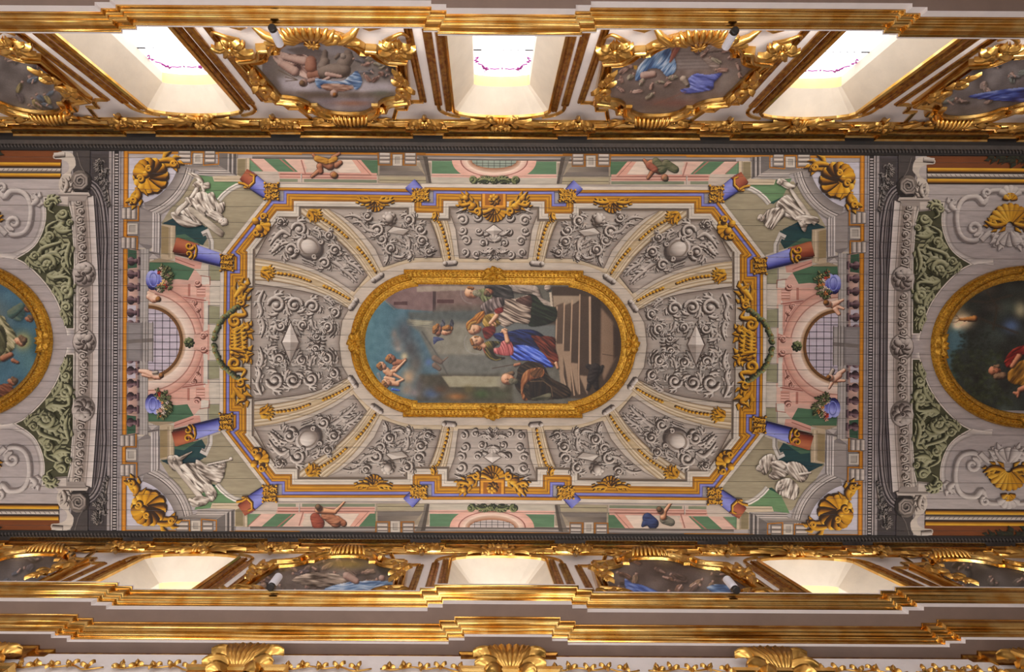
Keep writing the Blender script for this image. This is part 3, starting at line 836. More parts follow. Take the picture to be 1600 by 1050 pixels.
def blur(a, n, it=2):
    n = int(n)
    if n < 1: return a
    for _ in range(it):
        for ax in (0, 1):
            p = np.concatenate([np.repeat(a.take([0], ax), n, ax), a, np.repeat(a.take([-1], ax), n, ax)], ax)
            c = np.cumsum(p, ax, dtype=float); z = np.zeros_like(c.take([0], ax)); c = np.concatenate([z, c], ax)
            m = 2 * n + 1
            a = (c.take(range(m, c.shape[ax]), ax) - c.take(range(0, c.shape[ax] - m), ax)) / m
    return a
class Canvas:
    """small soft painting; (x0,y0)-(x1,y1) in traced units, k samples per unit"""
    def __init__(s, x0, y0, x1, y1, k=1., base=None, seed=3):
        s.x0, s.y0, s.k = x0, y0, k
        s.w = int((x1 - x0) * k) + 1; s.h = int((y1 - y0) * k) + 1
        s.X, s.Y = np.meshgrid(x0 + np.arange(s.w) / k, y0 + np.arange(s.h) / k)
        s.C = np.zeros((s.h, s.w, 3)); s.A = np.zeros((s.h, s.w)); s.rs = np.random.RandomState(seed)
        if base is not None: s.C[:] = base; s.A[:] = 1
    def noise(s, r, it=2):
        n = blur(s.rs.rand(s.h, s.w), r * s.k, it); n -= n.mean(); return n / (n.std() + 1e-9)
    def inside(s, P):
        P = np.asarray(P, float); m = np.zeros((s.h, s.w), bool)
        xa, ya = P.min(0); xb, yb = P.max(0)
        i0, i1 = max(0, int((ya - s.y0) * s.k)), min(s.h, int((yb - s.y0) * s.k) + 2)
        j0, j1 = max(0, int((xa - s.x0) * s.k)), min(s.w, int((xb - s.x0) * s.k) + 2)
        if i1 <= i0 or j1 <= j0: return m.astype(float)
        X = s.X[i0:i1, j0:j1]; Y = s.Y[i0:i1, j0:j1]; mm = m[i0:i1, j0:j1]
        for a, b in zip(P, np.roll(P, -1, 0)):
            if a[1] == b[1]: continue
            mm ^= ((a[1] > Y) != (b[1] > Y)) & (X < (b[0] - a[0]) * (Y - a[1]) / (b[1] - a[1]) + a[0])
        return m.astype(float)
    def mix(s, M, col, alpha=1.):
        M = (M * alpha)[..., None]; s.C = s.C * (1 - M) + np.asarray(col, float) * M; s.A = np.maximum(s.A, M[..., 0]); return s
    def fill(s, P, col, soft=.6, col2=None, ax=0, alpha=1., smooth=False):
        if smooth: P = cat(P, 5, True)
        M = blur(s.inside(P), soft * s.k)
        if col2 is not None:
            P = np.asarray(P); a, b = P[:, ax].min(), P[:, ax].max()
            t = np.clip(((s.X if ax == 0 else s.Y) - a) / (b - a + 1e-9), 0, 1)[..., None]
            col = np.asarray(col) * (1 - t) + np.asarray(col2) * t
        return s.mix(M, col, alpha)
    def glow(s, cx, cy, rx, ry, col, alpha=1., p=1.):
        d = ((s.X - cx) / rx) ** 2 + ((s.Y - cy) / ry) ** 2
        return s.mix(np.exp(-d ** p * 1.6), col, alpha)
    def line(s, P, w, col, soft=.5, alpha=1.):
        P = np.asarray(P, float)
        D = np.full((s.h, s.w), 1e9)
        for a, b in zip(P[:-1], P[1:]):
            v = b - a; L = v.dot(v) + 1e-9
            t = np.clip(((s.X - a[0]) * v[0] + (s.Y - a[1]) * v[1]) / L, 0, 1)
            D = np.minimum(D, np.hypot(s.X - a[0] - t * v[0], s.Y - a[1] - t * v[1]))
        return s.mix(np.clip((w / 2 + soft - D) / (2 * soft), 0, 1), col, alpha)
    def form(s, caps, ramp, fold=0., freq=.9, ang=0., sh=1.5, lt=None, amb=.16, rough=0.):
        """a rounded body made of tapering capsules (x1,y1,r1,x2,y2,r2), shaded by its own relief"""
        H = np.zeros((s.h, s.w))
        for c in caps:
            x1, y1, r1, x2, y2, r2 = c if len(c) == 6 else (c[0], c[1], c[2], c[0] + .01, c[1], c[2])
            R = max(r1, r2) + 1
            j0 = max(0, int((min(x1, x2) - R - s.x0) * s.k)); j1 = min(s.w, int((max(x1, x2) + R - s.x0) * s.k) + 2)
            i0 = max(0, int((min(y1, y2) - R - s.y0) * s.k)); i1 = min(s.h, int((max(y1, y2) + R - s.y0) * s.k) + 2)
            if i1 <= i0 or j1 <= j0: continue
            X, Y = s.X[i0:i1, j0:j1], s.Y[i0:i1, j0:j1]
            vx, vy = x2 - x1, y2 - y1; L = vx * vx + vy * vy + 1e-9
            t = np.clip(((X - x1) * vx + (Y - y1) * vy) / L, 0, 1)
            d2 = (X - x1 - t * vx) ** 2 + (Y - y1 - t * vy) ** 2; r = r1 + (r2 - r1) * t
            H[i0:i1, j0:j1] = np.maximum(H[i0:i1, j0:j1], np.sqrt(np.clip(r * r - d2, 0, None)))
        M = np.clip(H * 1.6 * s.k, 0, 1); M = np.where(H > 0, np.maximum(M, .55), 0)
        if rough: H = H + rough * s.noise(1.2) * (H > 0)
        if fold:
            a = math.radians(ang); l = s.X * math.cos(a) + s.Y * math.sin(a); w = -s.X * math.sin(a) + s.Y * math.cos(a)
            w = w + 6 * (s.vn(l * .07 + 7, w * .07 + 7, 5) - .5)         # drapery: long creases that wander
            Fh = s.vn(w * .34 + 30, l * .10 + 30, 11) * .7 + s.vn(w * .8 + 9, l * .2 + 9, 12) * .3
            H = H * .75 + 4.2 * fold * (Fh - .5) * np.clip(H / 3, 0, 1)
        Hs = blur(H, .5 * s.k, 1)
        gy, gx = np.gradient(Hs, 1 / s.k); n = np.sqrt(gx * gx + gy * gy + 1)
        lx, ly, lz = lt or (LX, LY, LZ)
        I = np.clip((-gx * lx - gy * ly + lz) / n, 0, 1)
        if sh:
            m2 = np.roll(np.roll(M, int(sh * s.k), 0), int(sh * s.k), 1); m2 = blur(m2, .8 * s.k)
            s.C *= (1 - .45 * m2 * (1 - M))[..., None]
        return s.mix(M, rampc(ramp, amb + .84 * I))
    def vn(s, u, v, seed):
        '''smooth lattice noise of (u, v)'''
        R_ = np.random.RandomState(seed).rand(64, 64); i, j = np.floor(u).astype(int), np.floor(v).astype(int)
        fu, fv = u - i, v - j; fu = fu * fu * (3 - 2 * fu); fv = fv * fv * (3 - 2 * fv); g = lambda a, b: R_[a % 64, b % 64]
        return (g(i, j) * (1 - fu) + g(i + 1, j) * fu) * (1 - fv) + (g(i, j + 1) * (1 - fu) + g(i + 1, j + 1) * fu) * fv
    def drape(s, P, ramp, ang=0., fu=.45, fv=.07, k=.9, mid=.5, dome=2.5, sh=1.):
        '''cloth: smooth outline, long folds running along ang (degrees), rounded off to the edge'''
        P = cat(P, 5, True); M0 = s.inside(P); M = blur(M0, .45 * s.k, 1)
        a = math.radians(ang); sd = int(abs(P[0][0] * 7 + P[0][1] * 3)) % 997
        l = s.X * math.cos(a) + s.Y * math.sin(a); w = -s.X * math.sin(a) + s.Y * math.cos(a)
        w = w + 5 * (s.vn(l * .05, w * .05, sd + 1) - .5); F = s.vn(w * fu + 40, l * fv + 40, sd) * .65 + s.vn(w * fu * 2.1 + 9, l * fv * 1.6 + 9, sd + 2) * .35
        D = blur(M0, dome * s.k, 2); gy, gx = np.gradient(D)
        I = mid + k * (F - .5) * 1.5 - (gx * LX + gy * LY) * 2.2 * s.k - .25 * (1 - np.clip(D * 1.25, 0, 1))
        if sh:
            m2 = blur(np.roll(np.roll(M0, int(1.2 * s.k), 0), int(1.2 * s.k), 1), 1.2 * s.k); s.C *= (1 - .4 * m2 * (1 - M))[..., None]
        return s.mix(M, rampc(ramp, np.clip(I, .02, 1)))
    def head(s, x, y, r, up, side, skin, hair, beard=None, cap=.55):
        '''up: degrees towards the crown; side: +1/-1 which way the face turns'''
        a = math.radians(up); ux, uy = math.cos(a), math.sin(a); lx, ly = -uy * side, ux * side
        s.form([(x - ux * r * .75, y - uy * r * .75, r * .45)], skin, sh=0)
        s.form([(x - ux * r * .25, y - uy * r * .25, r * .74, x + ux * r * .25, y + uy * r * .25, r * .86)], skin, sh=.8)
        if hair: s.form([(x + ux * r * .5 - lx * r * .42, y + uy * r * .5 - ly * r * .42, r * .72, x - ux * r * .2 - lx * r * .75, y - uy * r * .2 - ly * r * .75, r * .45), (x + ux * r * .85 * cap * 1.4, y + uy * r * .85 * cap * 1.4, r * .45)], hair, sh=0, rough=.3)
        d = lambda u, l, rr, c, al=.8: s.glow(x + ux * u * r + lx * l * r, y + uy * u * r + ly * l * r, rr * r, rr * r, c, al)
        d(.10, .02, .16, skin[0]); d(.10, .52, .14, skin[0]); d(-.14, .36, .14, skin[1], .6); d(-.40, .30, .15, (120, 44, 36), .7); d(.3, .3, .3, skin[-1], .45); d(-.1, .2, .16, skin[-1], .5)
        if beard: s.form([(x - ux * r * .6 + lx * r * .2, y - uy * r * .6 + ly * r * .2, r * .5, x - ux * r * 1.15 + lx * r * .1, y - uy * r * 1.15 + ly * r * .1, r * .4)], beard, rough=.3, sh=0)
        return s
    def finish(s, amt=6, r=.6, big=0):
        s.C = s.C + (s.noise(r, 1) * amt)[..., None] + (s.noise(7) * big)[..., None]; s.C = np.clip(s.C, 2, 250); return s
    def emit(s, name, to3, parent=None, m=None, thr=.5, keep=None, rows=False):
        ys = s.y0 + np.arange(s.h) / s.k
        G = to3(s.X, s.Y)                         # (h,w,3)
        V = G.reshape(-1, 3); C = s.C.reshape(-1, 3)
        ii, jj = np.meshgrid(np.arange(s.h - 1), np.arange(s.w - 1), indexing='ij')
        a = ii * s.w + jj
        ok = (s.A[:-1, :-1] > thr) | (s.A[1:, 1:] > thr)
        if keep is not None:
            K = keep(s.X, s.Y); ok &= K[:-1, :-1] & K[1:, 1:] & K[:-1, 1:] & K[1:, :-1]
        if rows:                                   # leave the board joint open
            v = np.abs(((s.Y[:-1, :-1] + .5 / s.k - 12.5) + JOINT / 2) % JOINT - JOINT / 2)
        a = a[ok]
        F = np.stack([a, a + 1, a + s.w + 1, a + s.w], 1)
        p0, p1, p2 = V[F[0, 0]], V[F[0, 1]], V[F[0, 2]]
        nrm = np.cross(p1 - p0, p2 - p0)
        want = s.facing
        if nrm.dot(want) < 0: F = F[:, ::-1]
        used = np.unique(F); remap = np.zeros(len(V), int); remap[used] = np.arange(len(used))
        o = obj(name, V[used], remap[F], m or PAINT, parent, lin(C[used]), True)
        return o
    facing = np.array((0, 0, -1.))
def on_ceiling(level, mx=1, my=1):
    def f(X, Y):
        dx, dy = X - ZX, Y - ZY
        u = (cr * dx - sr * dy + ZX - 770) * mx; v = (sr * dx + cr * dy + ZY - 537.5) * my
        return np.stack([OX + u / S, OY + v / S, np.full_like(u, CEZ - .004 * level)], -1)
    return f
# ================================================================= CEILING: BOARDS AND PAINTED ARCHITECTURE
ceil = struct('ceiling', (0, 0, CEZ))
# a boarded ceiling: every board its own piece with an open joint to the next
rb = random.Random(4)
bx = [-15.8, -10.9, -5.68, 0.0 - .1, 5.1, 10.4, 15.8]
boards = MB().box((-15.9, -5.3, CEZ + .03), (15.9, 5.45, CEZ + .08)).obj('backing', mat('dark_backing', (30, 22, 16), .9), ceil)
PLANK = mat('distempered_board', (172, 162, 152), .7, 0, .12, 5, gain=1.0, streak=True)
for r in range(-13, 14):
    y0 = OY + (12.5 + (r - 1) * JOINT + GAPW) / S; y1 = OY + (12.5 + r * JOINT - GAPW) / S
    if y1 < -5.3 or y0 > 5.45: continue
    sh = (r * 37 % 5 - 2) * .35
    for a, b in zip(bx[:-1], bx[1:]):
        xa = a + (sh if a > -15 else 0); xb = b + (sh if b < 15 else 0)
        MB().box((xa + .003, max(y0, -5.3), CEZ), (xb - .003, min(y1, 5.45), CEZ + .026)).obj('board', PLANK, ceil)

QUAD = [(1, 1, 'upper left'), (-1, 1, 'upper right'), (1, -1, 'lower left'), (-1, -1, 'lower right')]
HOR = [(1, 1, 'left'), (-1, 1, 'right')]
VER = [(1, 1, 'upper'), (1, -1, 'lower')]
def pieces(art, name, level, label, catg, group, which=QUAD, part=None, **k):
    """one painted thing per mirrored place"""
    out = []
    for mx, my, w in which:
        o = art.emit(name, level, mx, my, **k); tag(o, label.replace('@', w), catg, group); out.append(o)
    return out
def grounds(art, name, level, which=QUAD):
    for mx, my, w in which: art.emit(name, level, mx, my, parent=ceil)
def R(x0, y0, x1, y1): return q((x0, y0), (x1, y0), (x1, y1), (x0, y1))
EDT = -297.5                                   # v of the painted field's top edge
# ---- 1. flat grounds -------------------------------------------------
g = Art()
g.poly([(-575, EDT), (0, EDT), (0, 0), (-575, 0)], (166, 158, 158))
g.poly(z9((125, 165), (665, 165), (670, 240), (560, 560), (240, 690), (125, 690)), (190, 186, 198))
g.poly([(x, min(0, y)) for x, y in z8((480, 0), (700, 0), (980, 0), (1000, 30), (880, 210), (860, 1050), (480, 1050))], (152, 142, 118))   # olive wall
g.poly(q((300, 283), (400, 292), (420, 300), (365, 395), (305, 410), (272, 385), (249, 355), (270, 320)), (150, 140, 116))
g.poly(z9((490, 880), (700, 770), (960, 900), (960, 1050), (645, 1050), (640, 900)), (22, 54, 62))
g.poly(z8((485, 0), (740, 0), (760, 60), (700, 160), (640, 140), (485, 90)), (28, 62, 64))
g.poly(z8((485, 70), (560, 60), (700, 150), (640, 160), (485, 100)), (70, 100, 78))
g.poly(z9((860, 340), (1050, 360), (1330, 420), (1200, 520), (1110, 610), (960, 540)), (96, 130, 90))
g.poly(z9((960, 540), (1110, 610), (1060, 620)), (30, 70, 60))
grounds(g, 'painted_ground', 0)

# ---- 2. top and bottom strips of the painted storey -------------------
g = Art()
g.poly(R(390, 250, 770, 290), (186, 172, 160))
g.poly(R(390, 241, 770, 244), (176, 112, 24)); g.poly(R(390, 244, 770, 251), (112, 104, 100)); g.poly(R(390, 246.5, 770, 248.5), (158, 150, 146)); g.poly(R(390, 251, 770, 252), (52, 44, 42))
for p, c in (([(0, 80), (20, 80), (95, 150), (0, 150)], (98, 130, 98)), ([(20, 80), (100, 80), (185, 150), (100, 150)], (204, 168, 154)),
             ([(100, 80), (215, 80), (290, 150), (180, 150)], (80, 114, 84)), ([(215, 80), (330, 80), (345, 110), (330, 165), (290, 150)], (206, 172, 158)),
             ([(320, 85), (600, 85), (640, 150), (350, 150)], (198, 182, 168)), ([(480, 80), (590, 80), (640, 150), (520, 150)], (214, 196, 182)),
             ([(590, 80), (640, 80), (720, 160), (650, 160)], (206, 156, 140)),
             ([(640, 80), (735, 80), (735, 165), (700, 150)], (76, 108, 80)),
             ([(180, 152), (730, 152), (730, 188), (190, 188)], (200, 154, 140)), ([(190, 160), (700, 160), (700, 166), (190, 166)], (158, 100, 88)),
             ([(190, 178), (730, 178), (730, 182), (190, 182)], (150, 96, 86)),
             ([(190, 190), (290, 190), (290, 206), (190, 206)], (124, 132, 108)), ([(325, 190), (730, 190), (730, 206), (325, 206)], (120, 128, 106)),
             ([(750, 190), (1030, 190), (1030, 208), (750, 208)], (176, 166, 150)),
             ([(1035, 80), (1160, 80), (1215, 150), (1035, 150)], (84, 118, 88)), ([(1035, 152), (1390, 152), (1390, 170), (1035, 170)], (206, 164, 150)),
             ([(1035, 174), (1390, 174), (1390, 205), (1035, 205)], (178, 170, 156))):
    g.poly(z6(*p), c)
g.bands(z6((185, 80), (270, 150)), [(-2, (160, 110, 98)), (0, (160, 110, 98))]); g.bands(z6((305, 85), (330, 165)), [(-2, (168, 116, 104)), (0, (150, 100, 90))])
g.bands(z6((20, 80), (95, 150)), [(-1.2, (150, 96, 84)), (0, (160, 110, 98))]); g.bands(z6((615, 80), (690, 160)), [(-1, (150, 96, 84)), (0, (160, 110, 98))])
for x in (310, 740): g.tube(z6((x, 160), (x, 208)), 1.2, ST, 0)
grounds(g, 'painted_storey_ground', 1)
# pink arch with a glazed half round in the middle of each long side
def halfell(cx, cy, rx, ry, n=20, a0=0, a1=180): return [(cx + rx * math.cos(math.radians(a0 + (a1 - a0) * i / n)), cy + ry * math.sin(math.radians(a0 + (a1 - a0) * i / n))) for i in range(n + 1)]
def ring(A, cx, cy, r0, r1, c0, c1, a0=0, a1=180, hold=False, n=24):
    i = np.array(halfell(cx, cy, r0[0], r0[1], n, a0, a1)); o = np.array(halfell(cx, cy, r1[0], r1[1], n, a0, a1))
    G = np.stack([i, o], 1); C = np.empty(G.shape[:2] + (3,)); C[:, 0] = c0; C[:, 1] = c1
    return A.quadgrid(G, C, hold)
for mx, my, w in VER:
    t = thing('painted_arch_window', 'painted pink arch round a grey glazed half window, middle of the %s long side' % w, 'painted window', (OX, OY - my * 285 / S, CEZ - .02), 'painted arches of the long sides')
    A = Art(); y = EDT + 11
    ring(A, 0, y, (35, 12), (42, 19), (150, 96, 60), (196, 168, 150)); ring(A, 0, y, (42, 19), (52, 25), (222, 200, 184), (200, 160, 146))
    ring(A, 0, y, (52, 25), (66, 34), (214, 172, 158), (206, 158, 142)); ring(A, 0, y, (51, 24.4), (53, 25.6), (140, 84, 74), (140, 84, 74))
    A.emit('arch', 3, mx, my, parent=t)
    A = Art(); A.poly(halfell(0, y, 35, 12), (140, 152, 140) if my > 0 else (188, 178, 176)); A.emit('glazing', 2, mx, my, parent=t)
    A = Art()
    for k in range(-3, 4):
        hh = 12 * math.sqrt(max(0, 1 - (k * 9 / 35) ** 2)); A.poly([(k * 9 - .35, y), (k * 9 + .35, y), (k * 9 + .35, y + hh), (k * 9 - .35, y + hh)], (50, 46, 46), True)
    A.poly([(-34, y + 4), (34, y + 4), (34, y + 4.7), (-34, y + 4.7)], (50, 46, 46), True); A.poly([(-28, y + 8), (28, y + 8), (28, y + 8.7), (-28, y + 8.7)], (50, 46, 46), True)
    A.emit('glazing_bar', 3.2, mx, my, parent=t)
A = Art()
for s in (-1, 1):
    A.volute(s * 34, EDT + 41, 7, s, 90 if s > 0 else 90, LG, [(s * 4, EDT + 36), (s * 14, EDT + 46), (s * 24, EDT + 40)], w=2.2)
    A.leafy([(s * 6, EDT + 42), (s * 16, EDT + 40), (s * 26, EDT + 44)], 4, LG)
A.fan(0, EDT + 36, 11, 30, 150, 5, LG); A.rosette(0, EDT + 43, 5, 6, LG)
pieces(A, 'painted_green_bracket', 4, 'painted dark green scrolled bracket under the pink arch, @ long side', 'ornament', 'painted green brackets', VER)

# stone piers with paired consoles (long sides)
def console_pair(A, pts, hor=True):
    for (x0, y0, x1, y1), kind in pts:
        A.poly(R(x0, y0, x1, y1), (108, 100, 96))
        if kind:
            n = 3
            for k in range(n):
                if hor: A.tube(q((x0 + 1.5, y0 + (y1 - y0) * (k + .5) / n), (x1 - 1.5, y0 + (y1 - y0) * (k + .5) / n)), (y1 - y0) / n * .42, ST, 0)
                else: A.tube(q((x0 + (x1 - x0) * (k + .5) / n, y0 + 1.5), (x0 + (x1 - x0) * (k + .5) / n, y1 - 1.5)), (x1 - x0) / n * .42, ST, 0)
        else:
            A.poly(R(x0 + 1, y0 + 1, x1 - 1, y1 - 1), (186, 178, 168)); A.poly(R(x0 + 4, y0 + 4, x1 - 4, y1 - 4), (124, 118, 112)); A.poly(R(x0 + 5, y0 + 5, x1 - 4, y1 - 4), (160, 152, 144))
A = Art()
A.poly(z6((735, 90), (1030, 90), (1030, 208), (735, 208)), (150, 138, 120))
A.grad(*z6((745, 110), (745, 165), (1000, 165), (955, 110)), (92, 84, 80), (134, 124, 112)); A.poly(z6((745, 140), (980, 140), (1000, 165), (745, 165)), (112, 104, 98))
A.poly(z6((745, 172), (1010, 172), (1012, 205), (745, 205)), (160, 150, 124)); A.poly(z6((745, 190), (1012, 190), (1012, 194), (745, 194)), (96, 86, 70))
A.poly(z6((955, 50), (1005, 60), (1030, 205), (1005, 205), (1000, 165)), (112, 104, 96)); A.poly(z6((985, 55), (1010, 60), (1034, 205), (1020, 205)), (74, 66, 60))
A.poly(z6((730, 35), (1000, 35), (1000, 50), (950, 50), (950, 110), (735, 110)), (142, 90, 22))
console_pair(A, [((588, 241, 606, 259), 1), ((609, 243, 625, 262), 0), ((628, 241, 646, 259), 1)])
pieces(A, 'painted_pier', 5, 'painted grey stone pier with paired consoles half way along, @ quarter', 'painted architecture', 'painted piers of the long sides')
A = Art(); A.tube(z6((915, 212), (938, 236), (965, 262)), [10, 9.5, 9], BL, 1.5, 9)
pieces(A, 'painted_column_stub', 15, 'short painted blue marble column on the @ long side beneath its gilded capital', 'painted column', 'painted short blue columns')

# ---- 3. octagonal gilded cornice of the painted storey -----------------
OCT = q((770, 302), (676, 302), (676, 321), (658, 321), (658, 305), (443, 305), (443, 321), (424, 321), (363, 400), (372, 406), (372, 430), (356.5, 430), (356.5, 537.5))
OCT[0] = (0, OCT[0][1]); OCT[-1] = (OCT[-1][0], 0)
OCTO = [OCT[0]] + q((667, 302), (667, 305), (424, 305)) + OCT[7:]      # outer members run straight past the brackets
WC = (200, 190, 178)
# travelling from the centre-top to the left end, the left-hand offset is the inside for y-down coordinates when negative
gs = [(0, 0)]
sgn = -1
def inn(stops): return [(sgn * o, c) for o, c in stops][::-1] if sgn < 0 else stops
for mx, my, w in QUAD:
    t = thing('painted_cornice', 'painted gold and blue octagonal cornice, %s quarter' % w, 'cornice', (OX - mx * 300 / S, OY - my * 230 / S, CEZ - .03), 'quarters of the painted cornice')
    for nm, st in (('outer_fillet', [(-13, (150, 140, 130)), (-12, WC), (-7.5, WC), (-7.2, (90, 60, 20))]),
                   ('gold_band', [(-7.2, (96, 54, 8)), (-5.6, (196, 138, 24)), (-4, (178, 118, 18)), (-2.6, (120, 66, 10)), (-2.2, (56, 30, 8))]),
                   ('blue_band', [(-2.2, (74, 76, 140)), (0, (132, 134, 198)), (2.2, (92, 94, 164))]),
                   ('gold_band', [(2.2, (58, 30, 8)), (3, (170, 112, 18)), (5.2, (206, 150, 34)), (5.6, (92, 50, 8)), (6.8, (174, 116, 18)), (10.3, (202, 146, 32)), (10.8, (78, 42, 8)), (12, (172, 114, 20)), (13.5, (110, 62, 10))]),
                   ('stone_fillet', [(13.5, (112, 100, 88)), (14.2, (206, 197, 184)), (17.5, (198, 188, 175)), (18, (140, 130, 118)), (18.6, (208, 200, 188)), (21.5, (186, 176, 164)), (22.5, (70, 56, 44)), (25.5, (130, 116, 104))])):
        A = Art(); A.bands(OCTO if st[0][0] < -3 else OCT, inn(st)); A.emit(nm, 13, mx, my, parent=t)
# capitals at the cornice corners
def capital(name, P, level=10):
    A = Art()
    x0, y0, x1, y1 = P
    A.poly(R(x0, y0, x1, y1), (118, 70, 16))
    rr = random.Random(int(x0))
    for k in range(4):
        for j in range(3):
            c = q((x0 + (x1 - x0) * (k + .5) / 4, y0 + (y1 - y0) * (j + .5) / 3))[0]
            an = rr.uniform(0, 6.28); r_ = (x1 - x0) / 6
            A.leafy([(c[0] - math.cos(an) * r_, c[1] - math.sin(an) * r_), c, (c[0] + math.cos(an + .5) * r_, c[1] + math.sin(an + .5) * r_)], r_ * .8, G4, 2, .9)
    for c in ((x0, y0), (x1, y0), (x0, y1), (x1, y1)):
        c = q(c)[0]; A.blob(c[0], c[1], 2, 2, 0, G4, .6, 7)
    return A
pieces(capital('c', (642, 299, 666, 316)), 'painted_capital', 18, 'painted gilded leaf capital half way along the @ long side', 'painted capital', 'painted capitals of the long sides')
pieces(capital('c', (412, 292, 433, 317)), 'painted_capital', 18, 'painted gilded leaf capital on the long side at the @ corner', 'painted capital', 'painted capitals of the corners')
pieces(capital('c', (345, 404, 364, 429)), 'painted_capital', 18, 'painted gilded leaf capital on the short side at the @ corner', 'painted capital', 'painted capitals at the short sides')

# ---- 4. central field: stone ring, ribs and eight scroll panels -------
g = Art()
INN = [tuple(p) for p in offs(OCT, sgn * 22)]
g.poly(INN + [(0, 0)], (192, 180, 166))
rr_ = np.array(halfell(-110, 0, 138, 134, 26, 270, 180)); 
a = [(0, -134)] + [tuple(p) for p in rr_]
g.bands([(0, -129.)] + [tuple(p) for p in halfell(-110, 0, 134, 129, 26, 270, 180)], [(-2, (172, 150, 120)), (0, (196, 178, 150)), (5, (204, 188, 162)), (6, (176, 158, 132))])
grounds(g, 'stone_ring_ground', 6)
def panel(outline, shade=(150, 139, 131), edge=(84, 70, 60), base=(170, 159, 150)):
    A = Art(); cx = np.mean([p[0] for p in outline]); cy = np.mean([p[1] for p in outline])
    def f(x, y): return base
    o = np.array(outline); c = np.array([cx, cy])
    A.poly(outline, edge)
    # graded ground: rings towards the centre, darker on the outer side as painted
    G = []; C = []
    for t, col in ((.985, (126, 113, 104)), (.93, (150, 138, 129)), (.8, base), (0.01, tuple(np.array(base) + 5))):
        ring_ = c + (o - c) * t; G.append(np.vstack([ring_, ring_[:1]])); C.append([col] * (len(o) + 1))
    A.quadgrid(np.array(G), np.array(C, float)); return A
# long-side centre panel (half of it; mirrored)
cs = q((697, 327), (770, 325), (770, 407), (715, 405), (709, 360))
cs[1] = (0, cs[1][1]); cs[2] = (0, cs[2][1])
full = [cs[0]] + [(-cs[0][0], cs[0][1]), (-cs[4][0], cs[4][1]), (-cs[3][0], cs[3][1])] + [cs[3], cs[4]]
A = panel(full)
for s in (-1, 1):
    for (x, y, r, d, a0) in ((720, 345, 10, 1, 200), (720, 361, 8, -1, 160), (726, 377, 8.5, 1, 200), (724, 395, 7.5, -1, 90), (742, 398, 7, 1, 60), (752, 380, 7.5, -1, 30), (744, 340, 8, -1, 200), (745, 362, 7, 1, 0)):
        c = q((x, y))[0]; A.volute(s * -c[0] * -1 if s > 0 else -c[0], c[1], r, d * s, a0 if s > 0 else 180 - a0, SC4, w=r * .24)
    A.leafy([(s * 4, -176 + 0), (s * 14, -170), (s * 26, -178)], 4, SC4); A.leafy([(s * 3, -150), (s * 12, -142), (s * 24, -146)], 3.5, SC4)
    A.leafy([(s * 30, -205), (s * 44, -210), (s * 60, -204)], 4, SC4); A.leafy([(s * 2, -140), (s * 8, -132)], 3, SC4, 2)
A.poly([(0, -187), (15, -176), (0, -166), (-15, -176)], (96, 84, 78)); A.poly([(0, -185), (13, -176), (0, -176)], (206, 198, 190)); A.poly([(0, -185), (-13, -176), (0, -176)], (222, 214, 206)); A.poly([(0, -167), (13, -176), (0, -176)], (150, 140, 132)); A.poly([(0, -167), (-13, -176), (0, -176)], (176, 166, 158))
A.fan(0, -158, 12, 200, 340, 5, SC4); A.fan(0, -148, 10, 30, 150, 5, SC4)
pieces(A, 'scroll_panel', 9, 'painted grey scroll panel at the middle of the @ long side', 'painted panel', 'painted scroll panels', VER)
# panels between centre and diagonal
def vols(A, L, off=(0, 0)):
    for (x, y, r, d, a0, *tl) in L:
        c = q((x, y))[0]
        for k in range(3):
            a = math.radians(a0 + 70 + k * 95) ; b = a + d * .55; e = a + d * .95
            A.leafy([(c[0] + math.cos(a) * r * .95, c[1] + math.sin(a) * r * .95), (c[0] + math.cos(b) * r * 1.2, c[1] + math.sin(b) * r * 1.2), (c[0] + math.cos(e) * r * 1.42, c[1] + math.sin(e) * r * 1.42)], r * .34, SC4, 2, .8)
        A.volute(c[0], c[1], r * 1.08, d, a0, SC4, q(*tl) if tl else None, w=r * .21, sh=1.5)
A = panel([tuple(p) for p in cat(q((504, 327), (655, 326)), 2)] + cat(q((668, 343), (680, 372), (688, 404)), 3) + q((640, 405), (597, 420)) + cat(q((584, 392), (560, 364), (530, 340)), 3))
for p, w in (([(600, 352), (575, 350), (552, 340), (535, 342)], 5), ([(590, 366), (572, 362), (560, 350), (548, 352)], 4.5), ([(625, 340), (645, 332), (660, 334)], 4), ([(616, 372), (628, 380), (640, 384)], 6), ([(624, 366), (636, 378), (637, 394)], 5.5),
             ([(600, 392), (604, 404), (600, 416)], 4), ([(650, 388), (664, 396), (680, 392)], 4.5), ([(636, 392), (640, 402), (634, 408)], 4), ([(612, 402), (625, 404), (632, 398)], 4)): A.leafy(q(*p), w, SC4)
vols(A, [(588, 363, 10, 1, 200), (636, 346, 9.5, -1, 90), (654, 361, 9, 1, 0), (595, 377, 8.5, -1, 180), (609, 391, 9, 1, 90), (657, 379, 8.5, -1, 0), (572, 342, 7, 1, 0), (668, 396, 6.5, 1, 30)])
c = q((606, 345))[0]; A.rosette(c[0], c[1], 11, 9, SC4); A.blob(c[0], c[1], 6, 7, 0, SC4, 1)
A.poly(q((602, 366), (612, 356), (640, 362), (630, 372)), (92, 80, 72)); A.poly(q((604, 366), (613, 358), (637, 362.5), (628, 370)), (198, 190, 181)); A.poly(q((606, 367), (620, 363), (637, 362.5), (628, 370)), (168, 158, 149))
pieces(A, 'scroll_panel', 9, 'painted grey scroll panel with a tilted tablet, @ quarter', 'painted panel', 'painted scroll panels')
A = panel(cat(q((432, 340), (470, 347)), 2) + cat(q((505, 362), (540, 392), (573, 433)), 3) + q((552, 459),) + cat(q((520, 439), (470, 418), (397, 407)), 3))
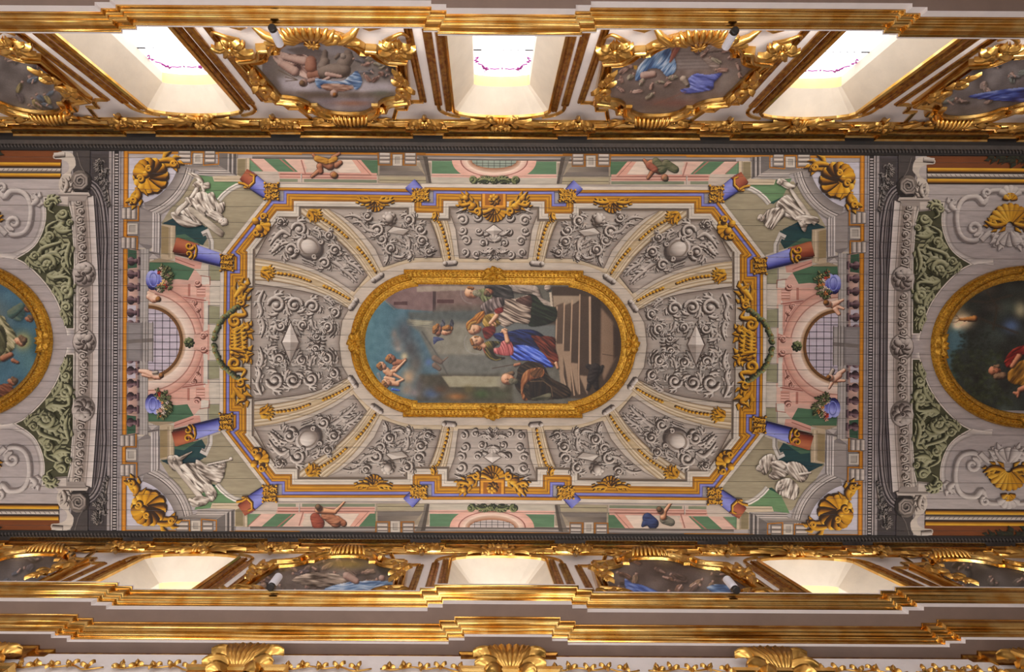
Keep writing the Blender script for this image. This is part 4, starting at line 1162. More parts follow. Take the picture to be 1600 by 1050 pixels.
for p, w in (([(500, 405), (520, 412), (540, 425), (560, 428)], 6), ([(530, 422), (545, 432), (556, 444)], 5), ([(520, 392), (535, 402), (545, 415)], 5), ([(540, 412), (555, 420), (566, 432)], 4.5), ([(495, 368), (515, 378), (526, 392)], 5),
             ([(452, 372), (440, 366), (428, 376), (420, 388)], 6), ([(440, 380), (430, 392), (422, 400)], 5.5), ([(446, 356), (440, 350), (434, 352)], 4), ([(470, 408), (482, 412), (492, 418)], 4), ([(487, 362), (497, 366), (500, 375)], 4), ([(508, 398), (516, 402), (520, 410)], 4)): A.leafy(q(*p), w, SC4)
vols(A, [(466, 363, 12, 1, 180), (453, 395, 12, -1, 90), (506, 415, 9, 1, 200), (522, 395, 9, -1, 0), (513, 372, 7, 1, 90), (437, 352, 6, -1, 0)])
c = q((482, 390))[0]; A.blob(c[0], c[1], 20, 17, 35, ST, 1.8, 20); A.blob(c[0], c[1], 16.5, 13.5, 35, [(120, 108, 98)] * 2 + [(150, 138, 128)], 0, 20); A.blob(c[0] + 1, c[1] + 1, 14, 11, 35, SC4[1:], 0, 20)
for a0 in (30, 120, 210, 300):
    aa = math.radians(a0 + 35); A.volute(c[0] + math.cos(aa) * 20, c[1] + math.sin(aa) * 17, 4.5, 1, a0, SC4, w=1.4, fl=False)
pieces(A, 'scroll_panel', 9, 'painted grey scroll panel with an oval boss, @ diagonal', 'painted panel', 'painted scroll panels')
# short-side panels (mirror top to bottom inside one mesh)
up = cat(q((391, 447), (430, 452), (490, 462), (545, 485)), 3) + cat(q((534, 505), (530, 537.5)), 2)
up = [p for p in up]; up[-1] = (up[-1][0], 0)
A = panel(up + [(x, -y) for x, y in up[-2::-1]])
for s in (1, -1):
    B = Art()
    for p, w in (([(470, 505), (462, 518), (470, 530)], 7), ([(500, 500), (508, 512), (500, 526)], 6), ([(520, 505), (522, 518), (514, 530)], 5), ([(440, 505), (430, 515), (428, 530)], 6), ([(480, 528), (495, 534), (510, 534)], 6),
                 ([(411, 458), (404, 475), (408, 492), (402, 508)], 5.5), ([(408, 500), (412, 515), (408, 532)], 5), ([(450, 500), (446, 512), (452, 522)], 5), ([(486, 502), (488, 514), (494, 520)], 5), ([(505, 468), (515, 474), (520, 480)], 4), ([(420, 520), (425, 530), (436, 534)], 5)): B.leafy(q(*p), w, SC4)
    vols(B, [(432, 481, 14, 1, 180), (460, 481, 12.5, -1, 0), (488, 483, 11, 1, 180), (523, 491, 8, -1, 90), (474, 512, 8, 1, 90), (512, 514, 8.5, -1, 90), (440, 514, 8, -1, 200), (495, 530, 6, 1, 0)])
    for T, C, k in B.L: A.tris(T * np.array([1, s]), C)
c = q((457, 537.5))[0][0]
A.poly([(c - 15, 0), (c, -33), (c + 15, 0), (c, 33)], (84, 72, 66)); A.poly([(c - 12.5, 0), (c, -30), (c, 0)], (216, 208, 200)); A.poly([(c + 12.5, 0), (c, -30), (c, 0)], (178, 168, 160)); A.poly([(c - 12.5, 0), (c, 30), (c, 0)], (166, 156, 148)); A.poly([(c + 12.5, 0), (c, 30), (c, 0)], (138, 127, 119))
pieces(A, 'scroll_panel', 9, 'painted grey scroll panel with a tall diamond boss, @ short side', 'painted panel', 'painted scroll panels', HOR)
# ribs
def rib(name, path, w0, w1, leafp, chains, foot, label):
    P = np.array(cat(q(*path), 5)); n = len(P)
    for mx, my, w in QUAD:
        t = thing(name, label.replace('@', w), 'painted rib', (OX + mx * P[n // 2][0] / S, OY + my * P[n // 2][1] / S, CEZ - .05), 'painted ribs of the central field')
        d = np.gradient(P, axis=0); d /= np.linalg.norm(d, axis=1)[:, None]; N = np.stack([-d[:, 1], d[:, 0]], 1)
        ww = np.linspace(w0, w1, n) / 2
        prof = [(-1, (122, 98, 72)), (-.93, (170, 148, 116)), (-.72, (208, 194, 170)), (-.68, (150, 128, 98)), (-.5, (200, 182, 152)), (-.42, (222, 210, 190)), (-.36, (160, 136, 104)), (0, (190, 170, 136)), (.36, (176, 154, 120)), (.42, (222, 210, 190)), (.5, (150, 126, 94)), (.68, (196, 178, 150)), (.74, (212, 200, 178)), (.93, (150, 126, 96)), (1, (104, 82, 60))]
        G = np.stack([P + N * (ww * u)[:, None] for u, _ in prof], 1); C = np.empty(G.shape[:2] + (3,)); C[:] = [c for _, c in prof]
        A = Art(); A.quadgrid(G, C); A.emit('rib_moulding', 10, mx, my, parent=t)
        A = Art(); x0, y0, ang, sz = leafp; c = q((x0, y0))[0]
        for k in (-50, -25, 0, 25, 50):
            a = math.radians(ang + k); A.leafy([(c[0] - math.cos(math.radians(ang)) * sz * .4, c[1] - math.sin(math.radians(ang)) * sz * .4), (c[0] + math.cos(a) * sz * .2, c[1] + math.sin(a) * sz * .2), (c[0] + math.cos(a) * sz * .75, c[1] + math.sin(a) * sz * .6)], sz * .26, G4, 3, .8)
        A.emit('gilded_leaf', 11, mx, my, parent=t)
        A = Art()
        for ch in chains:
            p = np.array(cat(q(*ch), 8)); L = np.linalg.norm(np.diff(p, axis=0), axis=1).sum(); m = int(L / 5)
            for k in range(m):
                f = (k + .5) / m * (len(p) - 1); i = int(f); pt = p[i] + (p[min(i + 1, len(p) - 1)] - p[i]) * (f - i); dd = p[min(i + 1, len(p) - 1)] - p[max(i - 1, 0)]
                A.blob(pt[0], pt[1], 3.1, 2.6 - .6 * k / m, math.degrees(math.atan2(dd[1], dd[0])), G4, .8, 7)
        A.emit('gilded_husk_chain', 11, mx, my, parent=t)
        A = Art(); c = q(foot[:2])[0]; a = math.radians(foot[2]); nx, ny = -math.sin(a), math.cos(a)
        A.tube([(c[0] - nx * 9, c[1] - ny * 9), (c[0] + nx * 9, c[1] + ny * 9)], 3.6, ST, 1.2); A.blob(c[0] - nx * 8, c[1] - ny * 8, 3.4, 3.4, 0, SC4, .8); A.blob(c[0] + nx * 8, c[1] + ny * 8, 3.4, 3.4, 0, SC4, .8)
        A.emit('scroll_foot', 11.5, mx, my, parent=t)
rib('painted_rib', [(388, 425), (430, 429), (480, 441), (522, 459), (552, 479)], 36, 17, (414, 430, 10, 20), [[(432, 431), (460, 435), (484, 443)], [(504, 450), (525, 459), (545, 470)]], (551, 478, 35), 'painted cream rib with gilded husks at the @ end of the short side')
rib('painted_rib', [(476, 322), (500, 342), (532, 366), (560, 395), (580, 424), (590, 440)], 36, 17, (486, 338, 35, 20), [[(497, 343), (520, 357), (541, 375)], [(556, 389), (572, 407), (586, 428)]], (588, 436, 55), 'painted cream diagonal rib with gilded husks in the @ corner of the field')
rib('painted_rib', [(674, 327), (685, 350), (693, 378), (699, 408)], 28, 18, (679, 338, 75, 14), [[(683, 348), (689, 362), (694, 380)], [(695, 382), (698, 394), (700, 406)]], (701, 412, 85), 'painted cream rib with gilded husks beside the centre panel, @ side')
for (P, lab) in ((R(385, 418, 402, 441), 'short'), (R(449, 336, 469, 346), 'long'), (R(660, 335, 690, 343), 'mid')):
    pass
# ================================================================= CEILING: SHORT SIDES, CORNERS AND END BAYS
def yc(pts): return [(x, min(0, y)) for x, y in pts]
# ---- short sides: pink arcade, glazed half round, balustrade ------------
g = Art()
g.poly(yc(z8((60, 175), (480, 175), (640, 130), (860, 200), (860, 1050), (60, 1050))), (196, 186, 172))
g.poly(yc(z8((265, 470), (500, 400), (640, 345), (690, 400), (770, 470), (770, 1050), (265, 1050))), (204, 164, 150))
g.poly(z8((270, 295), (480, 290), (640, 345), (590, 438), (500, 430), (400, 440), (265, 440)), (70, 104, 78))
g.poly(z8((480, 240), (700, 290), (690, 345), (640, 345), (480, 290)), (200, 150, 136)); g.bands(z8((480, 262), (640, 320)), [(-.7, (150, 90, 80)), (.7, (150, 90, 80))])
g.poly(z8((765, 310), (850, 330), (850, 435), (765, 435)), (142, 140, 112)); g.poly(z8((765, 645), (850, 650), (850, 792), (765, 792)), (142, 140, 112))
for y in (435, 640, 795): g.poly(z8((755, y), (855, y), (855, y + 5), (755, y + 5)), (104, 98, 92))
g.poly(z8((755, 310), (763, 310), (763, 435), (755, 435)), (112, 106, 100)); g.poly(z8((755, 640), (765, 640), (765, 795), (755, 795)), (112, 106, 100))
g.poly(yc(z8((700, 400), (755, 400), (755, 1060), (720, 1060), (720, 610), (770, 605), (770, 480), (700, 470))), (206, 198, 186))
grounds(g, 'painted_storey_ground', 1)
# pink cornice blocks over the columns of the arch
A = Art()
A.poly(z8((300, 540), (480, 470), (600, 480), (600, 560), (480, 570), (300, 548)), (206, 158, 142))
for x0, x1, y0, y1, c in ((590, 610, 470, 570, (170, 112, 98)), (610, 665, 480, 560, (214, 172, 156)), (660, 735, 490, 575, (198, 144, 128)), (735, 768, 470, 605, (212, 176, 160))):
    A.poly(z8((x0, y0), (x1, y0), (x1, y1), (x0, y1)), c)
for y in (505, 528, 551): A.tube(z8((665, y), (732, y)), 1.8, PK, 0)
A.poly(z8((350, 545), (740, 600), (738, 608), (345, 552)), (150, 84, 74)); A.volute(*z8((665, 460))[0], 6, 1, 0, PK, w=1.5)
A.bands(z8((690, 400), (770, 410), (770, 475)), [(-.6, (150, 96, 84)), (.6, (150, 96, 84))])
pieces(A, 'painted_pink_impost', 4, 'painted pink entablature block beside the arch, @ corner side', 'painted architecture', 'painted pink imposts')
A = Art()     # spandrel scroll
A.poly(yc(z8((480, 575), (720, 608), (725, 800), (680, 900), (600, 700))), (200, 154, 140)); A.volute(*z8((640, 620))[0], 5, 1, 180, PK, z8((690, 740), (660, 680)), w=1.5); A.volute(*z8((672, 680))[0], 4, -1, 0, PK, w=1.2)
A.bands(z8((500, 585), (705, 615), (712, 790)), [(-.5, (160, 104, 92)), (.5, (160, 104, 92))])
pieces(A, 'painted_spandrel', 4, 'painted pink spandrel with a small scroll beside the glazed arch, @', 'painted architecture', 'painted pink spandrels')
for mx, my, w in HOR:
    c = q((231, 537.5))[0][0]
    t = thing('painted_arch_window', 'painted half round window with dark grid in a pink arch, %s short side' % w, 'painted window', (OX + mx * (c + 20) / S, OY, CEZ - .02), 'painted arches of the short sides')
    def re(A, r0, r1, c0, c1): ring(A, c, 0, r0, r1, c0, c1, -90, 90, n=30)
    A = Art(); re(A, (50, 52), (55, 57), (120, 80, 40), (84, 54, 28)); re(A, (55, 57), (60, 61), (168, 130, 90), (206, 182, 164)); re(A, (60, 61), (74, 75), (226, 208, 194), (206, 178, 164)); re(A, (74, 75), (76, 77), (150, 96, 84), (190, 140, 126)); re(A, (76, 77), (86, 88), (212, 170, 154), (190, 138, 122)); re(A, (86, 88), (88, 90), (140, 84, 74), (196, 150, 136))
    A.emit('arch', 5, mx, 1, parent=t)
    A = Art(); A.poly([(c, -52)] + halfell(c, 0, 50, 52, 20, -90, 90), (186, 176, 188)); A.emit('glazing', 4, mx, 1, parent=t)
    A = Art()
    for k in range(1, 5):
        x = k * 11.3; h = 52 * math.sqrt(1 - (x / 50) ** 2) if x < 50 else 0; A.poly([(c + x - .45, -h), (c + x + .45, -h), (c + x + .45, h), (c + x - .45, h)], (40, 32, 42), True)
    for k in range(-4, 5):
        y = k * 11.0 + 5.5 * 0; ww = 50 * math.sqrt(max(0, 1 - (y / 52) ** 2)); A.poly([(c, y - .45), (c + ww, y - .45), (c + ww, y + .45), (c, y + .45)], (40, 32, 42), True)
    A.emit('glazing_bar', 5, mx, 1, parent=t)
    A = Art(); A.poly([(c + 72, -12), (c + 96, -20), (c + 96, 20), (c + 72, 12)], (206, 164, 148)); A.bands([(c + 76, -12), (c + 94, -18), (c + 94, 18), (c + 76, 12)], [(-.5, (150, 90, 80)), (.5, (150, 90, 80))])
    for s in (-1, 1): A.volute(c + 86, s * 10, 6, s, 0, PK, w=1.6)
    A.emit('keystone', 6, mx, 1, parent=t)
    A = Art(); A.rosette(c + 64, 0, 8, 8, LG); A.emit('green_rosette', 7, mx, 1, parent=t)
# balustrade: rail, dark turned balusters, central pedestal
for mx, my, w in QUAD:
    t = thing('painted_balustrade', 'painted grey balustrade with dark purple turned balusters, %s half of the short side' % w, 'balustrade', (OX + mx * -560 / S, OY + my * -80 / S, CEZ - .03), 'painted balustrades')
    A = Art(); P = q((224, 396), (224, 537.5)); P[1] = (P[1][0], 0)
    A.bands(P, [(-7.5, (74, 68, 66)), (-6.5, (150, 144, 140)), (-4, (172, 166, 162)), (-3.4, (90, 84, 82)), (-2.6, (180, 174, 170)), (1, (160, 153, 150)), (1.6, (90, 84, 82)), (2.4, (176, 170, 166)), (6, (140, 133, 130)), (7, (84, 78, 76))])
    A.emit('handrail', 6, mx, my, parent=t)
    A = Art(); P = q((207, 396), (207, 537.5)); P[1] = (P[1][0], 0)
    A.bands(P, [(-10, (128, 120, 124)), (-6, (172, 140, 128)), (6, (204, 168, 156)), (9, (150, 142, 138))])
    A.poly(z8((95, 190), (165, 200), (170, 340), (95, 350)), (54, 84, 64)); A.poly(z8((95, 650), (165, 650), (165, 850), (95, 850)), (188, 180, 190))
    A.emit('opening_ground', 3, mx, my, parent=t)
    for y in (285, 393, 497, 604, 708, 802):
        A = Art(); cy = 360 + y / 5.25
        PU = [(34, 22, 28), (58, 38, 46), (84, 60, 68), (112, 86, 92), (158, 134, 136)]
        A.blob(*q((203, cy))[0], 5.5, 6.2, 0, PU, 1.2, 10); A.blob(*q((211, cy))[0], 3.4, 3.6, 0, PU, .8, 8); A.tube(q((198, cy), (208, cy)), 2.2, PU, 0); A.tube(q((215.5, cy - 6), (215.5, cy + 6)), 1.8, PU, .6)
        A.emit('baluster', 6, mx, my, parent=t)
A = Art(); y0 = q((200, 511))[0][1]; x0, x1, x2 = [q((x, 530))[0][0] for x in (198, 222, 240)]
A.poly([(x0, y0), (x1, y0), (x1, -y0), (x0, -y0)], (122, 116, 116)); A.poly([(x1, y0), (x2, y0), (x2, -y0), (x1, -y0)], (160, 153, 150))
A.poly([(x0 + 3, y0 + 4), (x1 - 3, y0 + 4), (x1 - 3, -y0 - 4), (x0 + 3, -y0 - 4)], (136, 130, 130)); A.poly([(x0, -3), (x2, -6), (x2, 0), (x0, 3)], (112, 104, 100))
for xx in (x1, x1 + 5, x1 + 9, x2 - 2): A.poly([(xx, y0 - 2), (xx + 1.3, y0 - 2), (xx + 1.3, -y0 + 2), (xx, -y0 + 2)], (88, 82, 80))
pieces(A, 'painted_pedestal', 7, 'painted grey stone pedestal in the middle of the @ balustrade', 'painted architecture', 'painted pedestals', HOR)
# flower vases
for mx, my, w in QUAD:
    t = thing('painted_vase', 'painted blue vase of flowers lying on the %s balustrade rail' % w, 'vase', (OX + mx * -525 / S, OY + my * -98 / S, CEZ - .05), 'painted flower vases')
    A = Art(); c = q((243, 443))[0]; A.blob(c[0] - 7, c[1], 9, 14, 0, BL, 1.5, 14); A.blob(c[0] + 2, c[1], 9, 16, 0, BL, 1, 14); A.blob(c[0] + 9, c[1], 4, 12, 0, BL, .8, 12)
    ring(A, c[0] - 4, c[1], (5, 9), (7, 12), (54, 60, 140), (150, 160, 226), 0, 360)
    A.emit('vase_bowl', 8, mx, my, parent=t)
    rr = random.Random(5 + my + 2 * mx)
    fl = [(214, 190, 168), (206, 130, 70), (190, 60, 44), (220, 206, 190), (226, 190, 120), (200, 150, 130)]
    A = Art()
    for k in range(44):
        a = rr.uniform(-1.5, 1.5); d = rr.uniform(10, 27) ; p = (c[0] + 2 + math.cos(a) * d * .85, c[1] + math.sin(a) * d * .8)
        A.leafy([p, (p[0] + math.cos(a + .4) * 3, p[1] + math.sin(a + .4) * 3), (p[0] + math.cos(a) * 6, p[1] + math.sin(a) * 6)], 2, LG, 1, .6)
    A.emit('foliage', 8.6, mx, my, parent=t, kind='stuff')
    for k in range(12):
        A = Art(); a = -1.3 + 2.6 * (k % 6) / 5 + rr.uniform(-.1, .1); d = 14 + 7 * (k // 6); col = np.array(rr.choice(fl), float)
        A.rosette(c[0] + 3 + math.cos(a) * d * .75, c[1] + math.sin(a) * d * .8, 3.9, 5, [tuple(col * f) for f in (.45, .7, .9, 1.05, 1.15)], .8)
        A.emit('flower', 15, mx, my, parent=t)
# garlands and the gilded scroll ornament in the middle of each short side
for mx, my, w in QUAD:
    A = Art(); P = np.array(cat(q((371, 484), (352, 500), (340, 518), (336, 534)), 6)); rr = random.Random(2)
    for i in range(0, len(P)): A.blob(P[i][0] + rr.uniform(-1, 1), P[i][1] + rr.uniform(-1, 1), 4.4, 3.4, rr.uniform(0, 180), LG, 1, 7)
    for i in range(1, len(P), 3): A.blob(P[i][0] + rr.uniform(-3, 3), P[i][1] + rr.uniform(-3, 3), 1.8, 1.8, 0, [(70, 50, 20), (130, 100, 50), (180, 150, 80)], .5, 6)
    o = A.emit('painted_garland', 21, mx, my); tag(o, 'painted dark green leaf garland hanging over the cornice, %s half of the short side' % w, 'garland', 'painted garlands')
def side_orn(A, s):
    p = lambda *a: [(x, s * y) for x, y in q(*a)]
    def vo(x, y, R_, d, a0, tl=None, w=None): c = p((x, y))[0]; A.volute(c[0], c[1], R_, d * s, a0 if s > 0 else -a0, G4, p(*tl) if tl else None, w=w or R_ * .3, fl=False)
    A.leafy(p((367, 470), (376, 458), (382, 452), (374, 448)), 9, G4, 3); A.leafy(p((370, 480), (380, 474), (384, 464)), 7, G4, 2)
    vo(377, 478, 7, 1, 200); vo(368, 507, 12, -1, 300, [(378, 486), (384, 496)], 3.6)
    A.leafy(p((372, 518), (382, 524), (386, 534)), 9, G4, 3); A.leafy(p((362, 522), (370, 528), (372, 536)), 8, G4, 3); A.leafy(p((380, 520), (388, 516), (386, 508)), 6, G4, 2)
A = Art(); c0 = q((374, 537.5))[0][0]
A.poly([(c0 - 14, -20), (c0 + 14, -16), (c0 + 14, 16), (c0 - 14, 20)], (150, 88, 18))
side_orn(A, 1); side_orn(A, -1)
for k in range(-2, 3): A.leafy([(c0 - 12, k * 5), (c0 + 2, k * 6), (c0 + 12, k * 8)], 6, G4, 2)
pieces(A, 'painted_gold_scroll', 16, 'painted gold scrolled cartouche hung on the cornice, middle of the @ short side', 'ornament', 'painted gold cartouches', HOR)
# gold shells on the cornice: long sides (beside and in the middle) and diagonals
A = Art()
c = q((583, 320))[0]
A.fan(c[0], c[1] - 3, 17, 15, 165, 7, G4, .1); A.fan(c[0], c[1] - 3, 9, 10, 170, 5, G4, .1)
for s in (-1, 1): A.leafy([(c[0] + s * 6, c[1] - 3), (c[0] + s * 18, c[1] - 2), (c[0] + s * 30, c[1] - 5)], 5, G4, 3)
pieces(A, 'painted_gold_shell', 16, 'painted gold shell hanging from the cornice on the @ part of the long side', 'ornament', 'painted gold shells of the long sides')
A = Art(); c = q((402, 357))[0]; A.fan(c[0], c[1], 19, -60, 110, 7, G4, .1)
for k in ((-4, -6, 5), (2, 5, 5), (8, -10, 4)): A.blob(c[0] + k[0], c[1] + k[1], k[2] * 1.3, k[2], 50, G4, 1)
A.volute(c[0] - 3, c[1] + 12, 6, 1, 0, G4, w=2.2, fl=False); A.volute(c[0] + 8, c[1] - 13, 6, -1, 0, G4, w=2.2, fl=False)
pieces(A, 'painted_gold_shell', 16, 'painted gold shell hanging from the cornice on the @ diagonal', 'ornament', 'painted gold shells of the diagonals')
A = Art(); yy = q((770, 312))[0][1]
A.poly([(-20, yy - 8), (20, yy - 8), (20, yy + 16), (-20, yy + 16)], (120, 70, 14)); A.poly([(-18, yy - 8), (18, yy - 8), (18, yy + 14), (-18, yy + 14)], (208, 144, 42)); A.poly([(-14, yy - 8), (14, yy - 8), (14, yy + 10), (-14, yy + 10)], (150, 90, 20))
A.rosette(0, yy + 1, 9, 8, G4); A.fan(0, yy + 16, 20, 8, 172, 9, G4, .1); A.fan(0, yy + 14, 10, 10, 170, 5, G4, .1)
for s in (-1, 1):
    A.leafy([(s * 20, yy + 16), (s * 34, yy + 10), (s * 44, yy - 2), (s * 52, yy - 12)], 7, G4, 3); A.blob(s * 34, yy + 12, 7, 5, s * 30, G4); A.blob(s * 44, yy - 1, 5, 4, s * -40, G4); A.volute(s * 26, yy + 20, 7, s, 90, G4, w=2.4, fl=False); A.leafy([(s * 38, yy + 8), (s * 50, yy + 10), (s * 56, yy + 4)], 5, G4, 2)
pieces(A, 'painted_gold_crest', 16, 'painted gold block and shell flanked by cupids, middle of the @ long side', 'ornament', 'painted gold crests', VER)

# ---- corners: arched stone cornice, piers, pedestal, columns, shells ---
A = Art(); cc = q((199, 250))[0]
for r0, r1, c0, c1 in ((77, 79, (96, 88, 86), (130, 122, 118)), (79, 90, (118, 110, 108), (146, 138, 134)), (90, 91.5, (70, 62, 60), (70, 62, 60)), (91.5, 94, (200, 192, 188), (170, 162, 158)), (94, 95, (84, 76, 72), (84, 76, 72)), (95, 99, (190, 182, 178), (162, 154, 150)), (99, 100, (80, 72, 68), (80, 72, 68)), (100, 104, (176, 168, 164), (120, 112, 108))):
    ring(A, cc[0], cc[1], (r0, r0), (r1, r1), c0, c1, 8, 73)
pieces(A, 'painted_arched_cornice', 4, 'painted curved grey stone cornice below the statue, @ corner', 'painted architecture', 'painted curved cornices')
A = Art()
A.poly(z9((240, 690), (390, 755), (395, 1140), (340, 1170), (245, 1100)), (120, 113, 112)); A.grad(*z9((255, 720), (385, 765), (385, 1120), (255, 1100)), (136, 128, 126), (150, 142, 138))
for a, b, c in ((390, 410, (200, 193, 190)), (410, 418, (80, 74, 74)), (418, 440, (178, 170, 168)), (440, 447, (84, 76, 76)), (447, 470, (190, 183, 180)), (470, 480, (96, 88, 86))):
    A.poly(z9((a, 755), (b, 770 + (b - 390) * .3), (b, 1290), (a, 1240)), c)
A.poly(z8((90, 175), (350, 215), (360, 265), (265, 270), (230, 215)), (140, 132, 130)); A.poly(z8((110, 180), (350, 225), (350, 232), (120, 188)), (66, 58, 58)); A.poly(z8((200, 205), (262, 262), (262, 292), (215, 240)), (92, 84, 82))
A.poly(z8((300, 225), (350, 265), (270, 262)), (180, 172, 168))
pieces(A, 'painted_pier', 5, 'painted tall grey pier with stepped edge beside the balustrade, @ corner', 'painted architecture', 'painted piers of the short sides')
A = Art()
A.poly(z9((490, 895), (640, 905), (640, 1260), (490, 1300)), (176, 158, 132)); A.poly(z9((490, 900), (570, 920), (570, 1220), (490, 1210)), (140, 122, 88)); A.poly(z9((575, 925), (580, 925), (580, 1250), (575, 1250)), (100, 84, 60)); A.poly(z9((600, 910), (608, 910), (608, 1255), (600, 1255)), (206, 192, 168)); A.poly(z8((350, 262), (480, 285), (478, 296), (262, 296)), (150, 134, 110))
pieces(A, 'painted_column_pedestal', 6, 'painted tan stone pedestal carrying the column, @ corner on the short side', 'painted architecture', 'painted column pedestals')
A = Art()
A.poly(z9((665, 240), (1110, 235), (1300, 350), (920, 345), (880, 300)), (134, 126, 122)); A.grad(*z9((670, 245), (1100, 240), (1160, 280), (860, 285)), (96, 88, 84), (150, 142, 136)); A.poly(z9((690, 250), (900, 330), (760, 280)), (70, 62, 60))
for y0, y1, c in ((290, 300, (196, 188, 182)), (302, 308, (76, 68, 66)), (310, 322, (184, 176, 170)), (325, 331, (76, 68, 66)), (332, 348, (172, 164, 158))): A.poly(z9((880, y0), (1180 + (y0 - 290) * 1.6, y0), (1200 + (y1 - 290) * 1.6, y1), (900, y1)), c)
A.poly(z9((1200, 105), (1310, 115), (1310, 350), (1110, 240), (1100, 105)), (100, 94, 92))
for x0, c in ((1205, (170, 162, 158)), (1232, (64, 58, 58)), (1250, (178, 170, 166)), (1280, (60, 54, 54)), (1296, (126, 120, 116))): A.poly(z9((x0, 110), (x0 + 14, 110), (x0 + 14, 320 + (x0 - 1205) * .3), (x0, 300 + (x0 - 1205) * .3)), c)
A.poly(z9((1310, 160), (1445, 150), (1445, 415), (1060, 415), (1040, 355), (1310, 350)), (188, 172, 148)); A.poly(z9((1315, 165), (1400, 165), (1400, 380), (1315, 340)), (124, 112, 84)); A.poly(z9((1405, 160), (1412, 160), (1412, 410), (1405, 395)), (96, 84, 66)); A.poly(z9((1060, 385), (1410, 385), (1420, 390), (1062, 392)), (120, 104, 80))
pieces(A, 'painted_pier', 6, 'painted stepped grey and tan pier on the long side, @ corner', 'painted architecture', 'painted piers at the corners')
A = Art(); console_pair(A, [((275, 241, 295, 261), 1), ((298, 245, 314, 263), 0), ((316, 241, 333, 261), 1)])
A.bands(q((274, 262), (296, 262), (296, 243), (315, 243), (315, 264), (338, 262), (338, 243)), [(-1, (110, 66, 16)), (1, (190, 124, 34))])
pieces(A, 'painted_console', 7, 'painted grey scroll consoles with gold edges, long side, @ corner', 'painted architecture', 'painted consoles on the long sides')
A = Art(); console_pair(A, [((188, 331, 211, 350), 1), ((196, 355, 214, 374), 0), ((188, 377, 211, 396), 1)], False)
A.bands(q((197, 329), (214, 329), (214, 352), (196, 352), (196, 377), (213, 377), (213, 397)), [(-1.3, (110, 66, 16)), (1.3, (190, 124, 34))])
pieces(A, 'painted_console', 7, 'painted grey scroll consoles with gold edges, short side, @ corner', 'painted architecture', 'painted consoles on the short sides')
A = Art(); A.bands(z9((1110, 620), (1160, 560), (1230, 500), (1300, 460), (1370, 440)), [(-4, (210, 204, 196)), (-2, (226, 220, 212)), (-1.4, (120, 112, 106)), (1, (204, 198, 190)), (4, (150, 142, 134))])
pieces(A, 'painted_wall_arch', 3, 'painted pale arch moulding above the statue head, @ corner', 'painted architecture', 'painted wall arches')
A = Art(); A.bands(z8((700, 60), (740, 40), (775, 120), (778, 300)), [(-4, (190, 184, 178)), (0, (206, 200, 192)), (1, (110, 104, 98)), (4, (170, 162, 154))])
pieces(A, 'painted_wall_arch', 3, 'painted pale arch end beside the blue and red column, @ corner', 'painted architecture', 'painted wall arch ends')
for mx, my, w in QUAD:
    t = thing('painted_column', 'painted column of red and blue marble with gold collar on the short side, %s corner' % w, 'painted column', (OX + mx * -480 / S, OY + my * -140 / S, CEZ - .05), 'painted marble columns of the short sides')
    A = Art(); A.tube(q((272, 389), (306, 398)), [12, 11], RD, 2, 9); A.emit('red_shaft', 14.5, mx, my, parent=t)
    A = Art(); A.tube(q((303, 399), (344, 411)), [11, 9], BL, 2, 9); rr = random.Random(3)
    for k in range(9): f = rr.random(); p = q((306 + 36 * f, 394 + 11 * f + rr.uniform(-2, 12)))[0]; A.poly([(p[0], p[1]), (p[0] + 2.2, p[1] + .6), (p[0] + 1, p[1] + 2)], (72, 76, 150), True)
    A.emit('blue_shaft', 15, mx, my, parent=t)
    A = Art(); A.tube(z8((650, 150), (662, 190), (655, 240), (632, 268)), 1.8, G4, .8); A.volute(*z8((605, 160))[0], 8, 1, 0, G4, w=2, fl=False, turns=.95); A.volute(*z8((600, 228))[0], 7, -1, 90, G4, w=2, fl=False, turns=.9)
    A.emit('gold_collar', 16, mx, my, parent=t)
    t = thing('painted_column', 'painted column of blue marble with red and gold foot on the long side, %s corner' % w, 'painted column', (OX + mx * -370 / S, OY + my * -244 / S, CEZ - .05), 'painted marble columns of the long sides')
    A = Art(); A.tube(q((384, 283), (416, 306)), [12, 9.5], BL, 2, 9); A.emit('blue_shaft', 15, mx, my, parent=t)
    A = Art(); A.tube(q((378, 278), (392, 288)), [10, 11.5], RD, 1, 7); A.tube(z9((1455, 330), (1500, 350), (1500, 420), (1440, 480), (1390, 480)), 1.8, G4, .8); A.tube(z9((1330, 430), (1390, 440), (1440, 470)), 1.8, G4, .8)
    A.emit('gold_foot', 16, mx, my, parent=t)
# corner shells
A = Art(); c = q((226, 280))[0]
for x, y, R_, a0, a1, n in ((242, 268, 24, -60, 60, 4), (236, 290, 24, 40, 130, 4), (222, 262, 18, 180, 290, 4)):
    e = q((x, y))[0]
for k in range(13):
    ang = 165 - k * 27.7; L = 27 + 5 * math.cos(math.radians(ang - 10)); w_ = 7.6
    a = math.radians(ang); A.tube([(c[0] + math.cos(a) * L * f + 1, c[1] + math.sin(a) * L * f) for f in (.05, .35, .65, .9, 1.02)], [w_ * .35, w_ * .7, w_ * .95, w_ * .95, w_ * .4], G4, 2.4, 9)
A.volute(c[0] - 9, c[1] + 7, 7, 1, 200, G4, w=2.6, fl=False); A.blob(c[0] - 1, c[1] - 1, 5, 5, 30, G4, 1.5); A.volute(c[0] + 4, c[1] - 9, 6, -1, 300, G4, w=2.4, fl=False)
A.leafy(q((246, 258), (262, 256), (272, 262), (276, 268)), 8, G4, 3, 1.5); A.leafy(q((210, 300), (214, 312), (206, 322), (200, 326)), 8, G4, 3, 1.5)
A.volute(*q((268, 262))[0], 6, 1, 0, G4, w=2.5, fl=False); A.volute(*q((206, 320))[0], 6, -1, 90, G4, w=2.5, fl=False)
